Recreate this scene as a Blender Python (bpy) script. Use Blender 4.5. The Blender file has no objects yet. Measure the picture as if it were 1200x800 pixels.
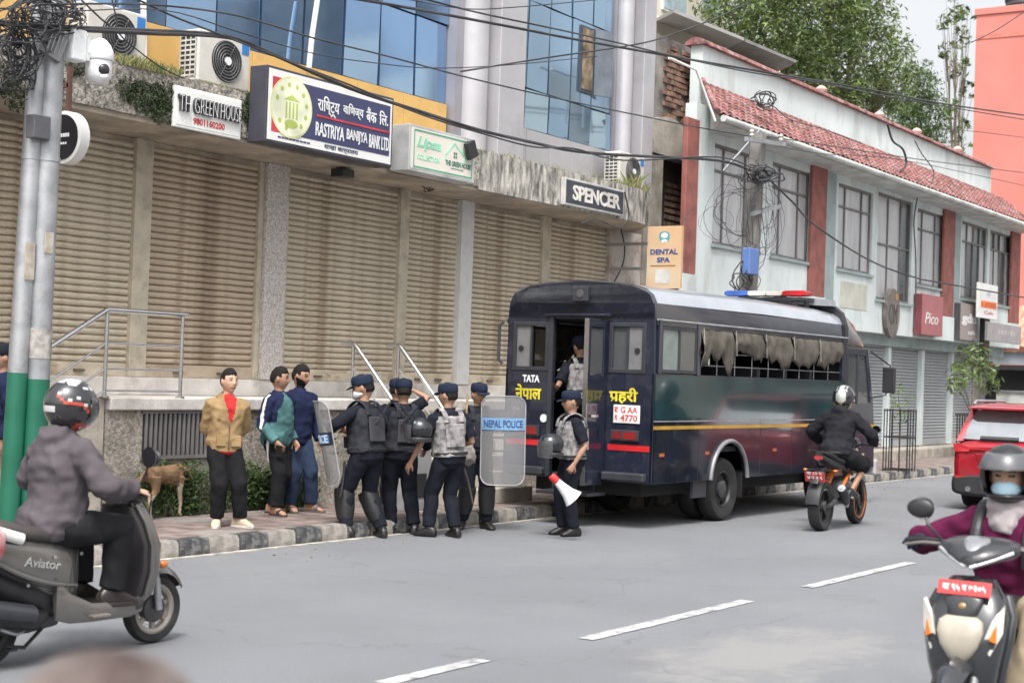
import bpy, bmesh, math, random
from math import sin, cos, pi, radians, sqrt, atan2
from mathutils import Vector as V, Matrix, noise
from mathutils.geometry import tessellate_polygon
random.seed(7)
S = bpy.context.scene
COL = S.collection

# ------------------------------------------------------------------ camera
YAW, PITCH, ROLL, CAMH, FPX = 0.58177, 0.020898, 0.033987, 1.77, 1850.0
_f = V((cos(YAW)*cos(PITCH), sin(YAW)*cos(PITCH), sin(PITCH)))
_r = V((sin(YAW), -cos(YAW), 0.0)); _u = _r.cross(_f)
CR = _r*cos(ROLL) + _u*sin(ROLL); CU = -_r*sin(ROLL) + _u*cos(ROLL)
cd = bpy.data.cameras.new('camera'); cam = bpy.data.objects.new('camera', cd); COL.objects.link(cam)
m = Matrix((CR, CU, -_f)).transposed().to_4x4(); m.translation = V((0, 0, CAMH)); cam.matrix_world = m
cd.sensor_width = 36; cd.lens = FPX/1200*36; cd.clip_start = .05; cd.clip_end = 3000
cd.dof.use_dof = True; cd.dof.focus_distance = 17.0; cd.dof.aperture_fstop = 3.2
S.camera = cam
S.render.resolution_x, S.render.resolution_y = 1024, 682
# ------------------------------------------------------------------ sky and sun (bright hazy overcast)
SUN_EL, SUN_AZ = radians(60), radians(212)         # azimuth measured from +X towards +Y, direction the light comes from
w = bpy.data.worlds.new('World'); S.world = w; w.use_nodes = True
nt = w.node_tree; nt.nodes.clear()
sk = nt.nodes.new('ShaderNodeTexSky'); sk.sky_type = 'NISHITA'; sk.sun_disc = False
sk.sun_elevation = SUN_EL; sk.sun_rotation = pi/2 - SUN_AZ
sk.air_density = 1.0; sk.dust_density = 6.0; sk.ozone_density = 1.0
hs = nt.nodes.new('ShaderNodeHueSaturation'); hs.inputs['Saturation'].default_value = .16
bg = nt.nodes.new('ShaderNodeBackground'); bg.inputs['Strength'].default_value = .15
wo = nt.nodes.new('ShaderNodeOutputWorld')
nt.links.new(sk.outputs[0], hs.inputs['Color']); nt.links.new(hs.outputs[0], bg.inputs[0]); nt.links.new(bg.outputs[0], wo.inputs[0])
sl = bpy.data.lights.new('sun', 'SUN'); sl.energy = 1.5; sl.angle = radians(11); sl.color = (1, .96, .9)
so = bpy.data.objects.new('sun', sl); COL.objects.link(so); so.location = (0, 0, 40)
_d = V((cos(SUN_EL)*cos(SUN_AZ), cos(SUN_EL)*sin(SUN_AZ), sin(SUN_EL)))
so.rotation_euler = _d.to_track_quat('Z', 'Y').to_euler()
S.view_settings.view_transform = 'Standard'; S.view_settings.look = 'None'
S.view_settings.exposure = 1.0; S.view_settings.gamma = 1.0

# ------------------------------------------------------------------ pixel of the photograph -> point on a real plane
def _ray(px, py): return _f + CR*((px-600)/FPX) - CU*((py-400)/FPX)
def atz(px, py, z=0.0):
    d = _ray(px, py); t = (z-CAMH)/d.z; return V((d.x*t, d.y*t, z))
def aty(px, py, y):
    d = _ray(px, py); t = y/d.y; return V((d.x*t, y, CAMH+d.z*t))
def atx(px, py, x):
    d = _ray(px, py); t = x/d.x; return V((x, d.y*t, CAMH+d.z*t))

# ------------------------------------------------------------------ materials
MATS = {}
def mat(name, col, rough=.6, metal=0., var=.18, vscale=3., bump=.12, bscale=60., col2=None, spec=.5, coat=0., stain=None, stains=2.5, samt=.5, stretch=None, alpha=1.0, trans=0.):
    """base colour varied by two noises, optional second stain colour, fine bump; colours are the surface's own"""
    if name in MATS: return MATS[name]
    m = bpy.data.materials.new(name); m.use_nodes = True; MATS[name] = m
    n = m.node_tree.nodes; L = m.node_tree.links
    b = n['Principled BSDF']
    b.inputs['Roughness'].default_value = rough; b.inputs['Metallic'].default_value = metal
    b.inputs['Specular IOR Level'].default_value = spec; b.inputs['Coat Weight'].default_value = coat
    b.inputs['Coat Roughness'].default_value = .05
    if alpha < 1: b.inputs['Alpha'].default_value = alpha
    if trans: b.inputs['Transmission Weight'].default_value = trans; b.inputs['IOR'].default_value = 1.1
    tc = n.new('ShaderNodeTexCoord'); src = tc.outputs['Object']
    if stretch:
        mp = n.new('ShaderNodeMapping'); mp.inputs['Scale'].default_value = stretch
        L.new(src, mp.inputs[0]); src = mp.outputs[0]
    n1 = n.new('ShaderNodeTexNoise'); n1.inputs['Scale'].default_value = vscale; n1.inputs['Detail'].default_value = 6
    L.new(src, n1.inputs['Vector'])
    c = tuple(col)+(1,)
    c2 = tuple(col2)+(1,) if col2 else tuple(max(0, x*(1-var*1.6)) for x in col)+(1,)
    c3 = c if col2 else tuple(min(1, x*(1+var)) for x in col)+(1,)
    r = n.new('ShaderNodeValToRGB'); r.color_ramp.elements[0].position = .32; r.color_ramp.elements[1].position = .68
    r.color_ramp.elements[0].color = c2; r.color_ramp.elements[1].color = c3
    L.new(n1.outputs[0], r.inputs[0]); out = r.outputs[0]
    if stain:
        n2 = n.new('ShaderNodeTexNoise'); n2.inputs['Scale'].default_value = stains; n2.inputs['Detail'].default_value = 9; n2.inputs['Roughness'].default_value = .7
        L.new(src, n2.inputs['Vector'])
        r2 = n.new('ShaderNodeValToRGB'); r2.color_ramp.elements[0].position = .5; r2.color_ramp.elements[1].position = .62
        r2.color_ramp.elements[0].color = (0, 0, 0, 1); r2.color_ramp.elements[1].color = (samt,)*3+(1,)
        L.new(n2.outputs[0], r2.inputs[0])
        mx = n.new('ShaderNodeMix'); mx.data_type = 'RGBA'
        L.new(r2.outputs[0], mx.inputs[0]); L.new(out, mx.inputs[6]); mx.inputs[7].default_value = tuple(stain)+(1,); out = mx.outputs[2]
    L.new(out, b.inputs['Base Color'])
    if bump:
        n3 = n.new('ShaderNodeTexNoise'); n3.inputs['Scale'].default_value = bscale; n3.inputs['Detail'].default_value = 4
        L.new(src, n3.inputs['Vector'])
        bp = n.new('ShaderNodeBump'); bp.inputs['Strength'].default_value = bump; bp.inputs['Distance'].default_value = .02
        L.new(n3.outputs[0], bp.inputs['Height']); L.new(bp.outputs[0], b.inputs['Normal'])
    return m

# ------------------------------------------------------------------ mesh builder
class MB:
    def __init__(s): s.v = []; s.f = []; s.mi = []; s.cur = 0
    def add(s, vs, fs):
        o = len(s.v); s.v += [V(p) for p in vs]
        for f in fs: s.f.append([i+o for i in f]); s.mi.append(s.cur)
        return s
    def box(s, a, b):
        x0, x1 = sorted((a[0], b[0])); y0, y1 = sorted((a[1], b[1])); z0, z1 = sorted((a[2], b[2]))
        return s.add([(x0,y0,z0),(x1,y0,z0),(x1,y1,z0),(x0,y1,z0),(x0,y0,z1),(x1,y0,z1),(x1,y1,z1),(x0,y1,z1)],
                     [(0,3,2,1),(4,5,6,7),(0,1,5,4),(1,2,6,5),(2,3,7,6),(3,0,4,7)])
    def obox(s, c, ax, ay, az):
        c, ax, ay, az = V(c), V(ax), V(ay), V(az)
        vs = [c+ax*i+ay*j+az*k for k in (-1,1) for (i,j) in ((-1,-1),(1,-1),(1,1),(-1,1))]
        fs = [(0,3,2,1),(4,5,6,7),(0,1,5,4),(1,2,6,5),(2,3,7,6),(3,0,4,7)]
        if ax.cross(ay).dot(az) < 0: fs = [f[::-1] for f in fs]
        return s.add(vs, fs)
    def rings(s, rs, caps=True, close=False):
        n = len(rs[0]); o = len(s.v); fs = []
        k = len(rs)
        for i in range(k if close else k-1):
            j = (i+1) % k
            for a in range(n):
                b = (a+1) % n; fs.append((i*n+a, i*n+b, j*n+b, j*n+a))
        if caps and not close:
            fs.append(tuple(range(n))[::-1]); fs.append(tuple((k-1)*n+a for a in range(n)))
        return s.add([p for r in rs for p in r], fs)
    def tube(s, pts, r, n=8, caps=True, flat=1.0, up=None, closed=False):
        pts = [V(p) for p in pts]; k = len(pts)
        rr = r if isinstance(r, (list, tuple)) else [r]*k
        rs = []; pu = None
        for i, p in enumerate(pts):
            if closed: t = pts[(i+1) % k]-pts[i-1]
            else: t = pts[min(i+1, k-1)]-pts[max(i-1, 0)]
            if t.length < 1e-9: t = V((0, 0, 1))
            t.normalize()
            if pu is None:
                a = V(up) if up else (V((0, 0, 1)) if abs(t.z) < .9 else V((1, 0, 0)))
            else: a = pu
            x = (a - t*a.dot(t))
            if x.length < 1e-6: x = t.orthogonal()
            x.normalize(); pu = x; y = t.cross(x)
            ra = rr[i]; ra, rb = ra if isinstance(ra, (list, tuple)) else (ra*flat, ra)
            rs.append([p + x*(cos(2*pi*j/n)*ra) + y*(sin(2*pi*j/n)*rb) for j in range(n)])
        return s.rings(rs, caps, closed)
    def lathe(s, prof, c=(0,0,0), axis='z', n=20, sx=1., sy=1., arc=1.0):
        rs = []
        for (r, h) in prof:
            ring = []
            for j in range(n):
                a = 2*pi*j/n
                p = (cos(a)*r*sx, sin(a)*r*sy, h)
                if axis == 'x': p = (h, p[0], p[1])
                elif axis == 'y': p = (p[1], h, p[0])
                ring.append(V(p)+V(c))
            rs.append(ring)
        return s.rings(rs, True)
    def sphere(s, c, r, n=12, m=8):
        rx, ry, rz = r if isinstance(r, (list, tuple)) else (r, r, r); c = V(c)
        rs = []
        for i in range(m+1):
            t = pi*(i/m); t = min(max(t, .02), pi-.02)
            rs.append([c+V((rx*sin(t)*cos(2*pi*j/n), ry*sin(t)*sin(2*pi*j/n), -rz*cos(t))) for j in range(n)])
        return s.rings(rs)
    def plate(s, outer, holes, fn, th):
        """2D outline with holes extruded: fn(u,v,d) -> point, d = 0 or th"""
        polys = [outer]+list(holes)
        tri = tessellate_polygon([[V((p[0], p[1], 0)) for p in q] for q in polys])
        flat = [p for q in polys for p in q]; n = len(flat)
        vs = [fn(p[0], p[1], 0) for p in flat]+[fn(p[0], p[1], th) for p in flat]
        fs = []
        for t in tri:
            a, b, c = t
            ar = (flat[b][0]-flat[a][0])*(flat[c][1]-flat[a][1])-(flat[b][1]-flat[a][1])*(flat[c][0]-flat[a][0])
            if ar < 0: a, c = c, a
            fs.append((a, b, c)); fs.append((c+n, b+n, a+n))
        o = 0
        for q in polys:
            k = len(q); ar = sum(q[i][0]*q[(i+1) % k][1]-q[(i+1) % k][0]*q[i][1] for i in range(k))
            for i in range(k):
                a, b = o+i, o+(i+1) % k
                ccw = (ar > 0) == (q is outer)
                fs.append((b, a, a+n, b+n) if ccw else (a, b, b+n, a+n))
            o += k
        return s.add(vs, fs)
    def prism(s, poly, fn, th): return s.plate(poly, [], fn, th)
    def merge(s, o):
        k = len(s.v); s.v += o.v; s.f += [[i+k for i in f] for f in o.f]; s.mi += o.mi; return s
    def xf(s, M):
        s.v = [M @ p for p in s.v]; return s
    def build(s, name, mats, parent=None, smooth=None, bevel=0, kind=None, label=None, recalc=False, seg=2):
        me = bpy.data.meshes.new(name)
        me.from_pydata([tuple(p) for p in s.v], [], s.f)
        if not isinstance(mats, (list, tuple)): mats = [mats]
        for q in mats: me.materials.append(q)
        if len(mats) > 1: me.polygons.foreach_set('material_index', s.mi)
        if recalc:
            bm = bmesh.new(); bm.from_mesh(me); bmesh.ops.recalc_face_normals(bm, faces=bm.faces); bm.to_mesh(me); bm.free()
        if smooth is not None:
            me.polygons.foreach_set('use_smooth', [True]*len(me.polygons)); me.set_sharp_from_angle(angle=radians(smooth))
        me.update()
        return link(name, me, parent, bevel, kind, label, seg)
def link(name, me, parent=None, bevel=0, kind=None, label=None, seg=2):
    o = bpy.data.objects.new(name, me); COL.objects.link(o)
    if parent is not None: o.parent = parent
    if bevel:
        b = o.modifiers.new('bevel', 'BEVEL'); b.width = bevel; b.segments = seg; b.limit_method = 'ANGLE'; b.angle_limit = radians(40)
    if kind: o['kind'] = kind
    if label: o['label'] = label
    return o
def sup(c, u, v, a, b, p=2.5, n=20):
    """superellipse ring around c in plane u, v"""
    c, u, v = V(c), V(u), V(v); out = []
    for j in range(n):
        t = 2*pi*j/n; ct, st = cos(t), sin(t)
        out.append(c + u*(a*math.copysign(abs(ct)**(2/p), ct)) + v*(b*math.copysign(abs(st)**(2/p), st)))
    return out
def hullx(secs, n=20):
    """rings along x: (x, yc, zc, half width, half height[, power])"""
    return [sup((q[0], q[1], q[2]), (0, 1, 0), (0, 0, 1), q[3], q[4], q[5] if len(q) > 5 else 2.6, n) for q in secs]
def spline(pts, n=6):
    pts = [V(p) for p in pts]; out = []
    for i in range(len(pts)-1):
        p0, p1, p2, p3 = pts[max(i-1, 0)], pts[i], pts[i+1], pts[min(i+2, len(pts)-1)]
        for k in range(n):
            t = k/n
            out.append(.5*((2*p1)+(p2-p0)*t+(2*p0-5*p1+4*p2-p3)*t*t+(3*p1-p0-3*p2+p3)*t**3))
    out.append(pts[-1]); return out
def empty(name, loc=(0, 0, 0), rz=0., label=None, cat=None, group=None):
    o = bpy.data.objects.new(name, None); COL.objects.link(o); o.location = loc; o.rotation_euler = (0, 0, rz); o.empty_display_size = .2
    return tag(o, label, cat, group)
def tag(o, label=None, cat=None, group=None, kind=None):
    if label: o['label'] = label
    if cat: o['category'] = cat
    if group: o['group'] = group
    if kind: o['kind'] = kind
    return o
def inst(name, src, loc, parent=None, rot=(0, 0, 0), scale=(1, 1, 1)):
    o = bpy.data.objects.new(name, src.data); COL.objects.link(o); o.location = loc; o.rotation_euler = rot; o.scale = scale
    if parent is not None: o.parent = parent
    return o
_txt = {}
def text_mb(s, w, h, fn, depth=.004, bold=0., shear=0.):
    """lettering fitted to w x h (h None keeps proportion), placed by fn(u,v,d)"""
    cu = bpy.data.curves.new('t', 'FONT'); cu.body = s; cu.size = 1; cu.extrude = .5; cu.offset = bold; cu.resolution_u = 3; cu.shear = shear
    o = bpy.data.objects.new('t', cu); COL.objects.link(o)
    dg = bpy.context.evaluated_depsgraph_get(); dg.update()
    me = bpy.data.meshes.new_from_object(o.evaluated_get(dg))
    vs = [v.co.copy() for v in me.vertices]; fs = [list(p.vertices) for p in me.polygons]
    bpy.data.objects.remove(o); bpy.data.curves.remove(cu); bpy.data.meshes.remove(me)
    mb = MB()
    if not vs: return mb
    x0, x1 = min(v.x for v in vs), max(v.x for v in vs); y0, y1 = min(v.y for v in vs), max(v.y for v in vs)
    sx = w/(x1-x0) if w else h/(y1-y0); sy = h/(y1-y0) if h else sx
    mb.add([fn((v.x-x0)*sx, (v.y-y0)*sy, (v.z+.5)*depth) for v in vs], fs); return mb
def plane_fn(o, ux, uz, n):
    """local sheet: u along ux, v along uz, d along n"""
    o, ux, uz, n = V(o), V(ux), V(uz), V(n)
    return lambda u, v, d: o+ux*u+uz*v+n*d
# ------------------------------------------------------------------ shared materials
ASPH = mat('asphalt', (.158, .163, .176), .78, var=.07, vscale=.5, bump=.5, bscale=70, stain=(.19, .195, .205), stains=.35, samt=.5)
_n = ASPH.node_tree.nodes; _L = ASPH.node_tree.links; _b = _n['Principled BSDF']; _s = _b.inputs['Base Color'].links[0].from_socket; _tc = _n.new('ShaderNodeTexCoord')
for _sc, _st, _lo, _hi, _am, _cc in ((1, (.03, 1.1, 1), .42, .62, .30, (.155, .16, .172, 1)), (230, (1, 1, 1), .52, .66, .45, (.11, .115, .125, 1)), (1.3, (1, 1, 1), .62, .66, .35, (.14, .142, .15, 1))):
    _mp = _n.new('ShaderNodeMapping'); _mp.inputs['Scale'].default_value = _st; _no = _n.new('ShaderNodeTexNoise'); _no.inputs['Scale'].default_value = _sc; _no.inputs['Detail'].default_value = 5
    _rp = _n.new('ShaderNodeMapRange'); _rp.inputs['From Min'].default_value = _lo; _rp.inputs['From Max'].default_value = _hi; _rp.inputs['To Max'].default_value = _am
    _mx = _n.new('ShaderNodeMix'); _mx.data_type = 'RGBA'; _L.new(_tc.outputs['Object'], _mp.inputs[0]); _L.new(_mp.outputs[0], _no.inputs['Vector']); _L.new(_no.outputs[0], _rp.inputs[0]); _L.new(_rp.outputs[0], _mx.inputs[0]); _L.new(_s, _mx.inputs[6]); _mx.inputs[7].default_value = _cc; _s = _mx.outputs[2]
_pc = atz(900, 765)
_sp = _n.new('ShaderNodeSeparateXYZ'); _L.new(_tc.outputs['Object'], _sp.inputs[0])
def _ma(op, a, b=None):
    q = _n.new('ShaderNodeMath'); q.operation = op
    for k, v in enumerate((a, b)):
        if v is None: continue
        if isinstance(v, (int, float)): q.inputs[k].default_value = v
        else: _L.new(v, q.inputs[k])
    return q.outputs[0]
_d2 = _ma('ADD', _ma('POWER', _ma('DIVIDE', _ma('SUBTRACT', _sp.outputs[0], _pc.x), 1.3), 2), _ma('POWER', _ma('DIVIDE', _ma('SUBTRACT', _sp.outputs[1], _pc.y), .55), 2))
_no = _n.new('ShaderNodeTexNoise'); _no.inputs['Scale'].default_value = 2.2; _no.inputs['Detail'].default_value = 8; _no.inputs['Roughness'].default_value = .7; _L.new(_tc.outputs['Object'], _no.inputs['Vector'])
_rp = _n.new('ShaderNodeMapRange'); _rp.inputs['From Min'].default_value = .35; _rp.inputs['From Max'].default_value = .75; _rp.inputs['To Max'].default_value = .7; _L.new(_ma('SUBTRACT', _ma('MULTIPLY', _no.outputs[0], 1.7), _ma('MULTIPLY', _d2, .35)), _rp.inputs[0])
_mx = _n.new('ShaderNodeMix'); _mx.data_type = 'RGBA'; _L.new(_rp.outputs[0], _mx.inputs[0]); _L.new(_s, _mx.inputs[6]); _mx.inputs[7].default_value = (.235, .23, .225, 1); _s = _mx.outputs[2]
_vo = _n.new('ShaderNodeTexVoronoi'); _vo.feature = 'DISTANCE_TO_EDGE'; _vo.inputs['Scale'].default_value = .28; _mp = _n.new('ShaderNodeMapping'); _wn = _n.new('ShaderNodeTexNoise'); _wn.inputs['Scale'].default_value = 1.5; _wn.inputs['Detail'].default_value = 8; _va = _n.new('ShaderNodeVectorMath'); _L.new(_tc.outputs['Object'], _wn.inputs['Vector']); _L.new(_tc.outputs['Object'], _va.inputs[0]); _L.new(_wn.outputs['Color'], _va.inputs[1]); _L.new(_va.outputs[0], _vo.inputs['Vector'])
_rp = _n.new('ShaderNodeMapRange'); _rp.inputs['From Min'].default_value = .0; _rp.inputs['From Max'].default_value = .004; _rp.inputs['To Min'].default_value = .5; _rp.inputs['To Max'].default_value = 0; _mx = _n.new('ShaderNodeMix'); _mx.data_type = 'RGBA'; _L.new(_vo.outputs['Distance'], _rp.inputs[0]); _L.new(_rp.outputs[0], _mx.inputs[0]); _L.new(_s, _mx.inputs[6]); _mx.inputs[7].default_value = (.09, .092, .1, 1); _L.new(_mx.outputs[2], _b.inputs['Base Color'])
PAVE = mat('paver', (.19, .145, .13), .9, var=.35, vscale=5, bump=.4, bscale=40, stain=(.23, .22, .21), stains=1.3, samt=.8)
PAVE2 = mat('paver_edge', (.30, .29, .275), .9, var=.25, vscale=6, bump=.4)
KW = mat('kerb_worn_white', (.31, .285, .255), .9, col2=(.13, .12, .11), vscale=8, bump=.5, bscale=40)
KB = mat('kerb_black', (.06, .062, .066), .85, var=.4, vscale=9, bump=.5, bscale=40, stain=(.2, .19, .18), stains=9, samt=.6)
PAINT = mat('road_paint', (.42, .42, .42), .8, var=.2, vscale=5, stain=(.17, .175, .187), stains=7, samt=1.0)
PAINTY = mat('road_paint_old', (.40, .37, .31), .85, var=.3, vscale=5, stain=(.14, .14, .14), stains=6, samt=.9)
PEBW = mat('pebble_plinth', (.52, .47, .41), .92, col2=(.20, .18, .155), vscale=24, bump=1., bscale=45, stain=(.10, .095, .08), stains=.9, samt=.5)
PEB = mat('pebble_dash', (.46, .42, .37), .92, col2=(.075, .07, .062), vscale=22, bump=1., bscale=45, stain=(.07, .07, .06), stains=1.1, samt=.55)
PEB2 = mat('pebble_dash_pale', (.55, .52, .47), .92, col2=(.12, .11, .10), vscale=9, bump=1., bscale=40, stain=(.05, .05, .045), stains=2.4, samt=.95, stretch=(1.5, 1, .5))
CONC = mat('concrete', (.40, .36, .31), .9, var=.22, vscale=2.2, bump=.4, bscale=30, stain=(.16, .14, .12), stains=1.7, samt=.6)
CONCL = mat('concrete_pale', (.56, .53, .50), .9, var=.12, vscale=3, bump=.3, bscale=40, stain=(.3, .27, .24), stains=2.5, samt=.6)
SOFF = mat('soffit_plaster', (.40, .34, .27), .9, var=.2, vscale=2, bump=.3, stain=(.2, .16, .12), stains=1.5, samt=.6)
SHUT = [mat('shutter_cream', (.545, .475, .37), .55, var=.12, vscale=2.5, bump=.1, stain=(.23, .165, .10), stains=2.2, samt=.75, stretch=(1, 1, 2.2)),
        mat('shutter_brown', (.45, .365, .275), .55, var=.12, vscale=2.5, bump=.1, stain=(.20, .14, .09), stains=1.6, samt=.75, stretch=(1, 1, 2.2))]
FRAMEC = mat('frame_cream', (.47, .42, .33), .6, var=.12, vscale=4, stain=(.25, .2, .15), stains=5, samt=.5)
GRAN = mat('granite_speckle', (.62, .58, .55), .6, col2=(.30, .27, .26), vscale=38, bump=.15)
GRANB = mat('painted_column', (.60, .60, .60), .6, var=.08, vscale=4, stain=(.4, .38, .36), stains=4, samt=.5)
YEL = mat('ochre_panel', (.62, .39, .13), .5, var=.1, vscale=1.5, bump=.05, stain=(.30, .2, .1), stains=1.5, samt=.4)
GLASS = mat('blue_glass', (.25, .41, .64), .06, .85, var=.12, vscale=.5, bump=.04, bscale=1.2, coat=.5)
GLASS2 = mat('teal_glass', (.30, .44, .58), .06, .85, var=.12, vscale=.5, bump=.04, bscale=1.2, coat=.5)
MULL = mat('dark_mullion', (.05, .06, .08), .4)
ALU = mat('grey_cladding', (.47, .46, .48), .38, .35, var=.06, vscale=1.5, bump=.03, stain=(.3, .29, .3), stains=1.2, samt=.35)
ALUD = mat('grey_cladding_dark', (.30, .29, .32), .42, .3, var=.08, vscale=1.5, bump=.03)
STEEL = mat('stainless_steel', (.62, .62, .63), .22, .95, var=.05)
GALV = mat('galvanised_steel', (.40, .41, .43), .45, .7, var=.15, vscale=5, stain=(.5, .5, .5), stains=7, samt=.5)
GREENP = mat('green_pole_paint', (.008, .115, .068), .45, var=.12, vscale=4, stain=(.02, .1, .06), stains=4, samt=.4)
DARK = mat('dark_void', (.02, .02, .022), .9)
BLK = mat('black_plastic', (.022, .022, .025), .45, var=.2)
CABLE = mat('cable_rubber', (.042, .042, .047), .6, var=.3)
WHT = mat('white_paint', (.74, .74, .72), .5, var=.06, vscale=3, stain=(.5, .48, .44), stains=3, samt=.3)
WPLA = mat('white_plastic', (.72, .73, .74), .3, var=.04)
MINT = mat('mint_wall', (.60, .66, .658), .85, var=.07, vscale=1.2, bump=.2, stain=(.42, .45, .44), stains=1.6, samt=.7, stretch=(1, 1, .35))
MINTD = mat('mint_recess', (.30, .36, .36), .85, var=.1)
REDC = mat('red_column_paint', (.27, .095, .08), .75, var=.2, vscale=4, stain=(.25, .1, .08), stains=3, samt=.5)
TILE = mat('roof_tile_red', (.235, .095, .088), .85, var=.45, vscale=5, bump=.3, stain=(.33, .24, .23), stains=3.5, samt=.75)
GUT = mat('gutter_white', (.58, .60, .58), .6, stain=(.3, .3, .28), stains=6, samt=.6)
WFR = mat('window_frame_grey', (.16, .15, .15), .5)
WGL = mat('window_glass_curtain', (.50, .50, .51), .15, var=.12, vscale=1.5, stretch=(3, 3, .5), bump=.05, coat=.3)
WGLD = mat('window_glass_dark', (.06, .07, .075), .08, var=.2, coat=.5)
GSH = mat('shutter_grey', (.36, .38, .40), .5, .2, var=.1, vscale=2, stain=(.24, .24, .24), stains=2, samt=.5)
PINK = mat('coral_wall', (.57, .195, .165), .85, var=.06, vscale=.6, bump=.1)
CREAM = mat('cream_wall', (.70, .66, .58), .85, var=.06, vscale=.7, bump=.1)
BRICK = mat('old_brick', (.25, .15, .11), .95, var=.4, vscale=5, bump=.6, bscale=30)
DIRTY = mat('dirty_plaster', (.30, .27, .25), .95, col2=(.045, .042, .042), vscale=1.7, bump=.5, bscale=25)
LEAF = [mat('leaf_green', (.12, .19, .055), .55, var=.35, vscale=1.2, bump=0), mat('leaf_pale', (.22, .29, .10), .55, var=.3, vscale=1.2, bump=0), mat('leaf_dark', (.04, .075, .022), .6, var=.35, vscale=2, bump=0)]
for _m in LEAF:
    _n = _m.node_tree.nodes; _b = _n['Principled BSDF']; _t = _n.new('ShaderNodeBsdfTranslucent'); _x = _n.new('ShaderNodeMixShader'); _x.inputs[0].default_value = .4
    _s = _b.inputs['Base Color'].links[0].from_socket; _m.node_tree.links.new(_s, _t.inputs[0]); _m.node_tree.links.new(_b.outputs[0], _x.inputs[1]); _m.node_tree.links.new(_t.outputs[0], _x.inputs[2])
    _m.node_tree.links.new(_x.outputs[0], _n['Material Output'].inputs['Surface'])
BARK = mat('bark', (.16, .13, .10), .9, var=.3, vscale=8, bump=.6, bscale=20)
REDL = mat('red_lettering', (.5, .04, .04), .5, bump=0)
BLUEL = mat('dark_blue_lettering', (.02, .07, .22), .5, bump=0)
NAVYS = mat('sign_navy', (.045, .05, .12), .45, var=.05, bump=0)
BEIGES = mat('sign_beige', (.66, .62, .55), .5, var=.04, bump=0)
GRNL = mat('green_lettering', (.06, .34, .22), .5, bump=0)
MINTL = mat('mint_lettering', (.28, .68, .48), .5, bump=0)
DGRNL = mat('dark_green_lettering', (.05, .17, .13), .5, bump=0)
ORNL = mat('orange_print', (.75, .20, .05), .5, bump=0)

WC = set()            # empties whose children are modelled in world coordinates (no rotation)
def world_empty(name, loc, label, cat, group=None):
    o = empty(name, loc, 0, label, cat, group); WC.add(o.name); return o
def wfix(o):
    if o.parent is not None and o.parent.name in WC: o.matrix_parent_inverse = Matrix.Translation(-V(o.parent.location))
    return o
_link = link
def link(name, me, parent=None, bevel=0, kind=None, label=None, seg=2):
    return wfix(_link(name, me, parent, bevel, kind, label, seg))
_inst = inst
def inst(name, src, loc, parent=None, rot=(0, 0, 0), scale=(1, 1, 1)): return wfix(_inst(name, src, loc, parent, rot, scale))
def wbox(name, a, b, m, parent=None, bevel=0, kind=None, label=None): return MB().box(a, b).build(name, m, parent, bevel=bevel, kind=kind, label=label)

# ------------------------------------------------------------------ ground, road, kerb, pavement
KY, WY = 10.45, 12.2
MB().box((-400, -400, -.5), (900, 900, -.012)).build('ground', mat('earth', (.2, .19, .17), .95, vscale=.3), kind='structure')
g = MB(); nx, ny = 120, 24
for i in range(nx+1):
    for j in range(ny+1):
        x = -14+i*1.2; y = -4.5+j*(KY+4.5)/ny
        g.v.append(V((x, y, .003*noise.noise(V((x*.4, y*.4, 0))) - .003 if j < ny else 0)))
for i in range(nx):
    for j in range(ny): a = i*(ny+1)+j; g.f.append([a, a+ny+1, a+ny+2, a+1]); g.mi.append(0)
g.build('road', ASPH, kind='structure', smooth=60)
wbox('pavement', (-14, KY+.16, -.3), (130, WY+1.2, .15), PAVE, kind='structure')
wbox('far_pavement', (-14, -9, -.3), (130, -4.5, .13), PAVE2, kind='structure')
kerb = world_empty('kerb', (24, KY, 0), 'painted kerb with worn black and white stones along the road', None); kerb['kind'] = 'structure'
kb = []
for s in range(4):
    b = MB(); L = .395; n = 5; rs = []
    for i in range(n+1):
        x = L*i/n; q = .012*noise.noise(V((i*.9, s*7, 0)))
        pr = [(0, -.1), (.0+q*.6, .03), (.01+q, .12), (.035+q, .15+q*.4), (.16, .152), (.16, -.1)]
        rs.append([V((x, KY+p[0], p[1])) for p in pr])
    b.rings(rs); b.v = [p-V((0, KY, 0)) for p in b.v]
    kb.append(b.build('kerb_stone', KW if s % 2 == 0 else KB, kerb, smooth=35))
x0 = 5.2; k = 0
for i in range(112):
    o = kb[i] if i < 4 else inst('kerb_stone', kb[(i % 2)+2*random.randint(0, 1)], (0, 0, 0), kerb)
    o.location = (x0+i*.405, KY+random.uniform(-.006, .006), random.uniform(-.006, .003))
wbox('gutter_line', (5, KY-.10, -.1), (60, KY-.02, .005), PAINTY, kind='structure')
for i, (a, b, c, d) in enumerate([((436, 799), (452, 799), (582, 772), (556, 773)), ((677, 747), (690, 748), (888, 704), (870, 702)), ((943, 687), (956, 688), (1072, 658), (1056, 658))]):
    P = [atz(*q, .004) for q in (a, b, c, d)]
    x0_, x1_ = (P[0].x+P[1].x)/2, (P[2].x+P[3].x)/2; yc = sum(p.y for p in P)/4
    N = int((x1_-x0_)/.05); lm = MB()
    up_ = [(x0_+(x1_-x0_)*q/N, yc+.062+.012*noise.noise(V((q*.7, i*9, 0)))) for q in range(N+1)]; lo_ = [(x0_+(x1_-x0_)*q/N, yc-.062+.012*noise.noise(V((q*.7, i*9+4, 0)))) for q in range(N+1)]
    for q in range(N): lm.add([(lo_[q][0], lo_[q][1], .003), (lo_[q+1][0], lo_[q+1][1], .003), (up_[q+1][0], up_[q+1][1], .003), (up_[q][0], up_[q][1], .003)], [(0, 1, 2, 3)])
    lm.build('lane_mark', PAINT, kind='structure')
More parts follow.
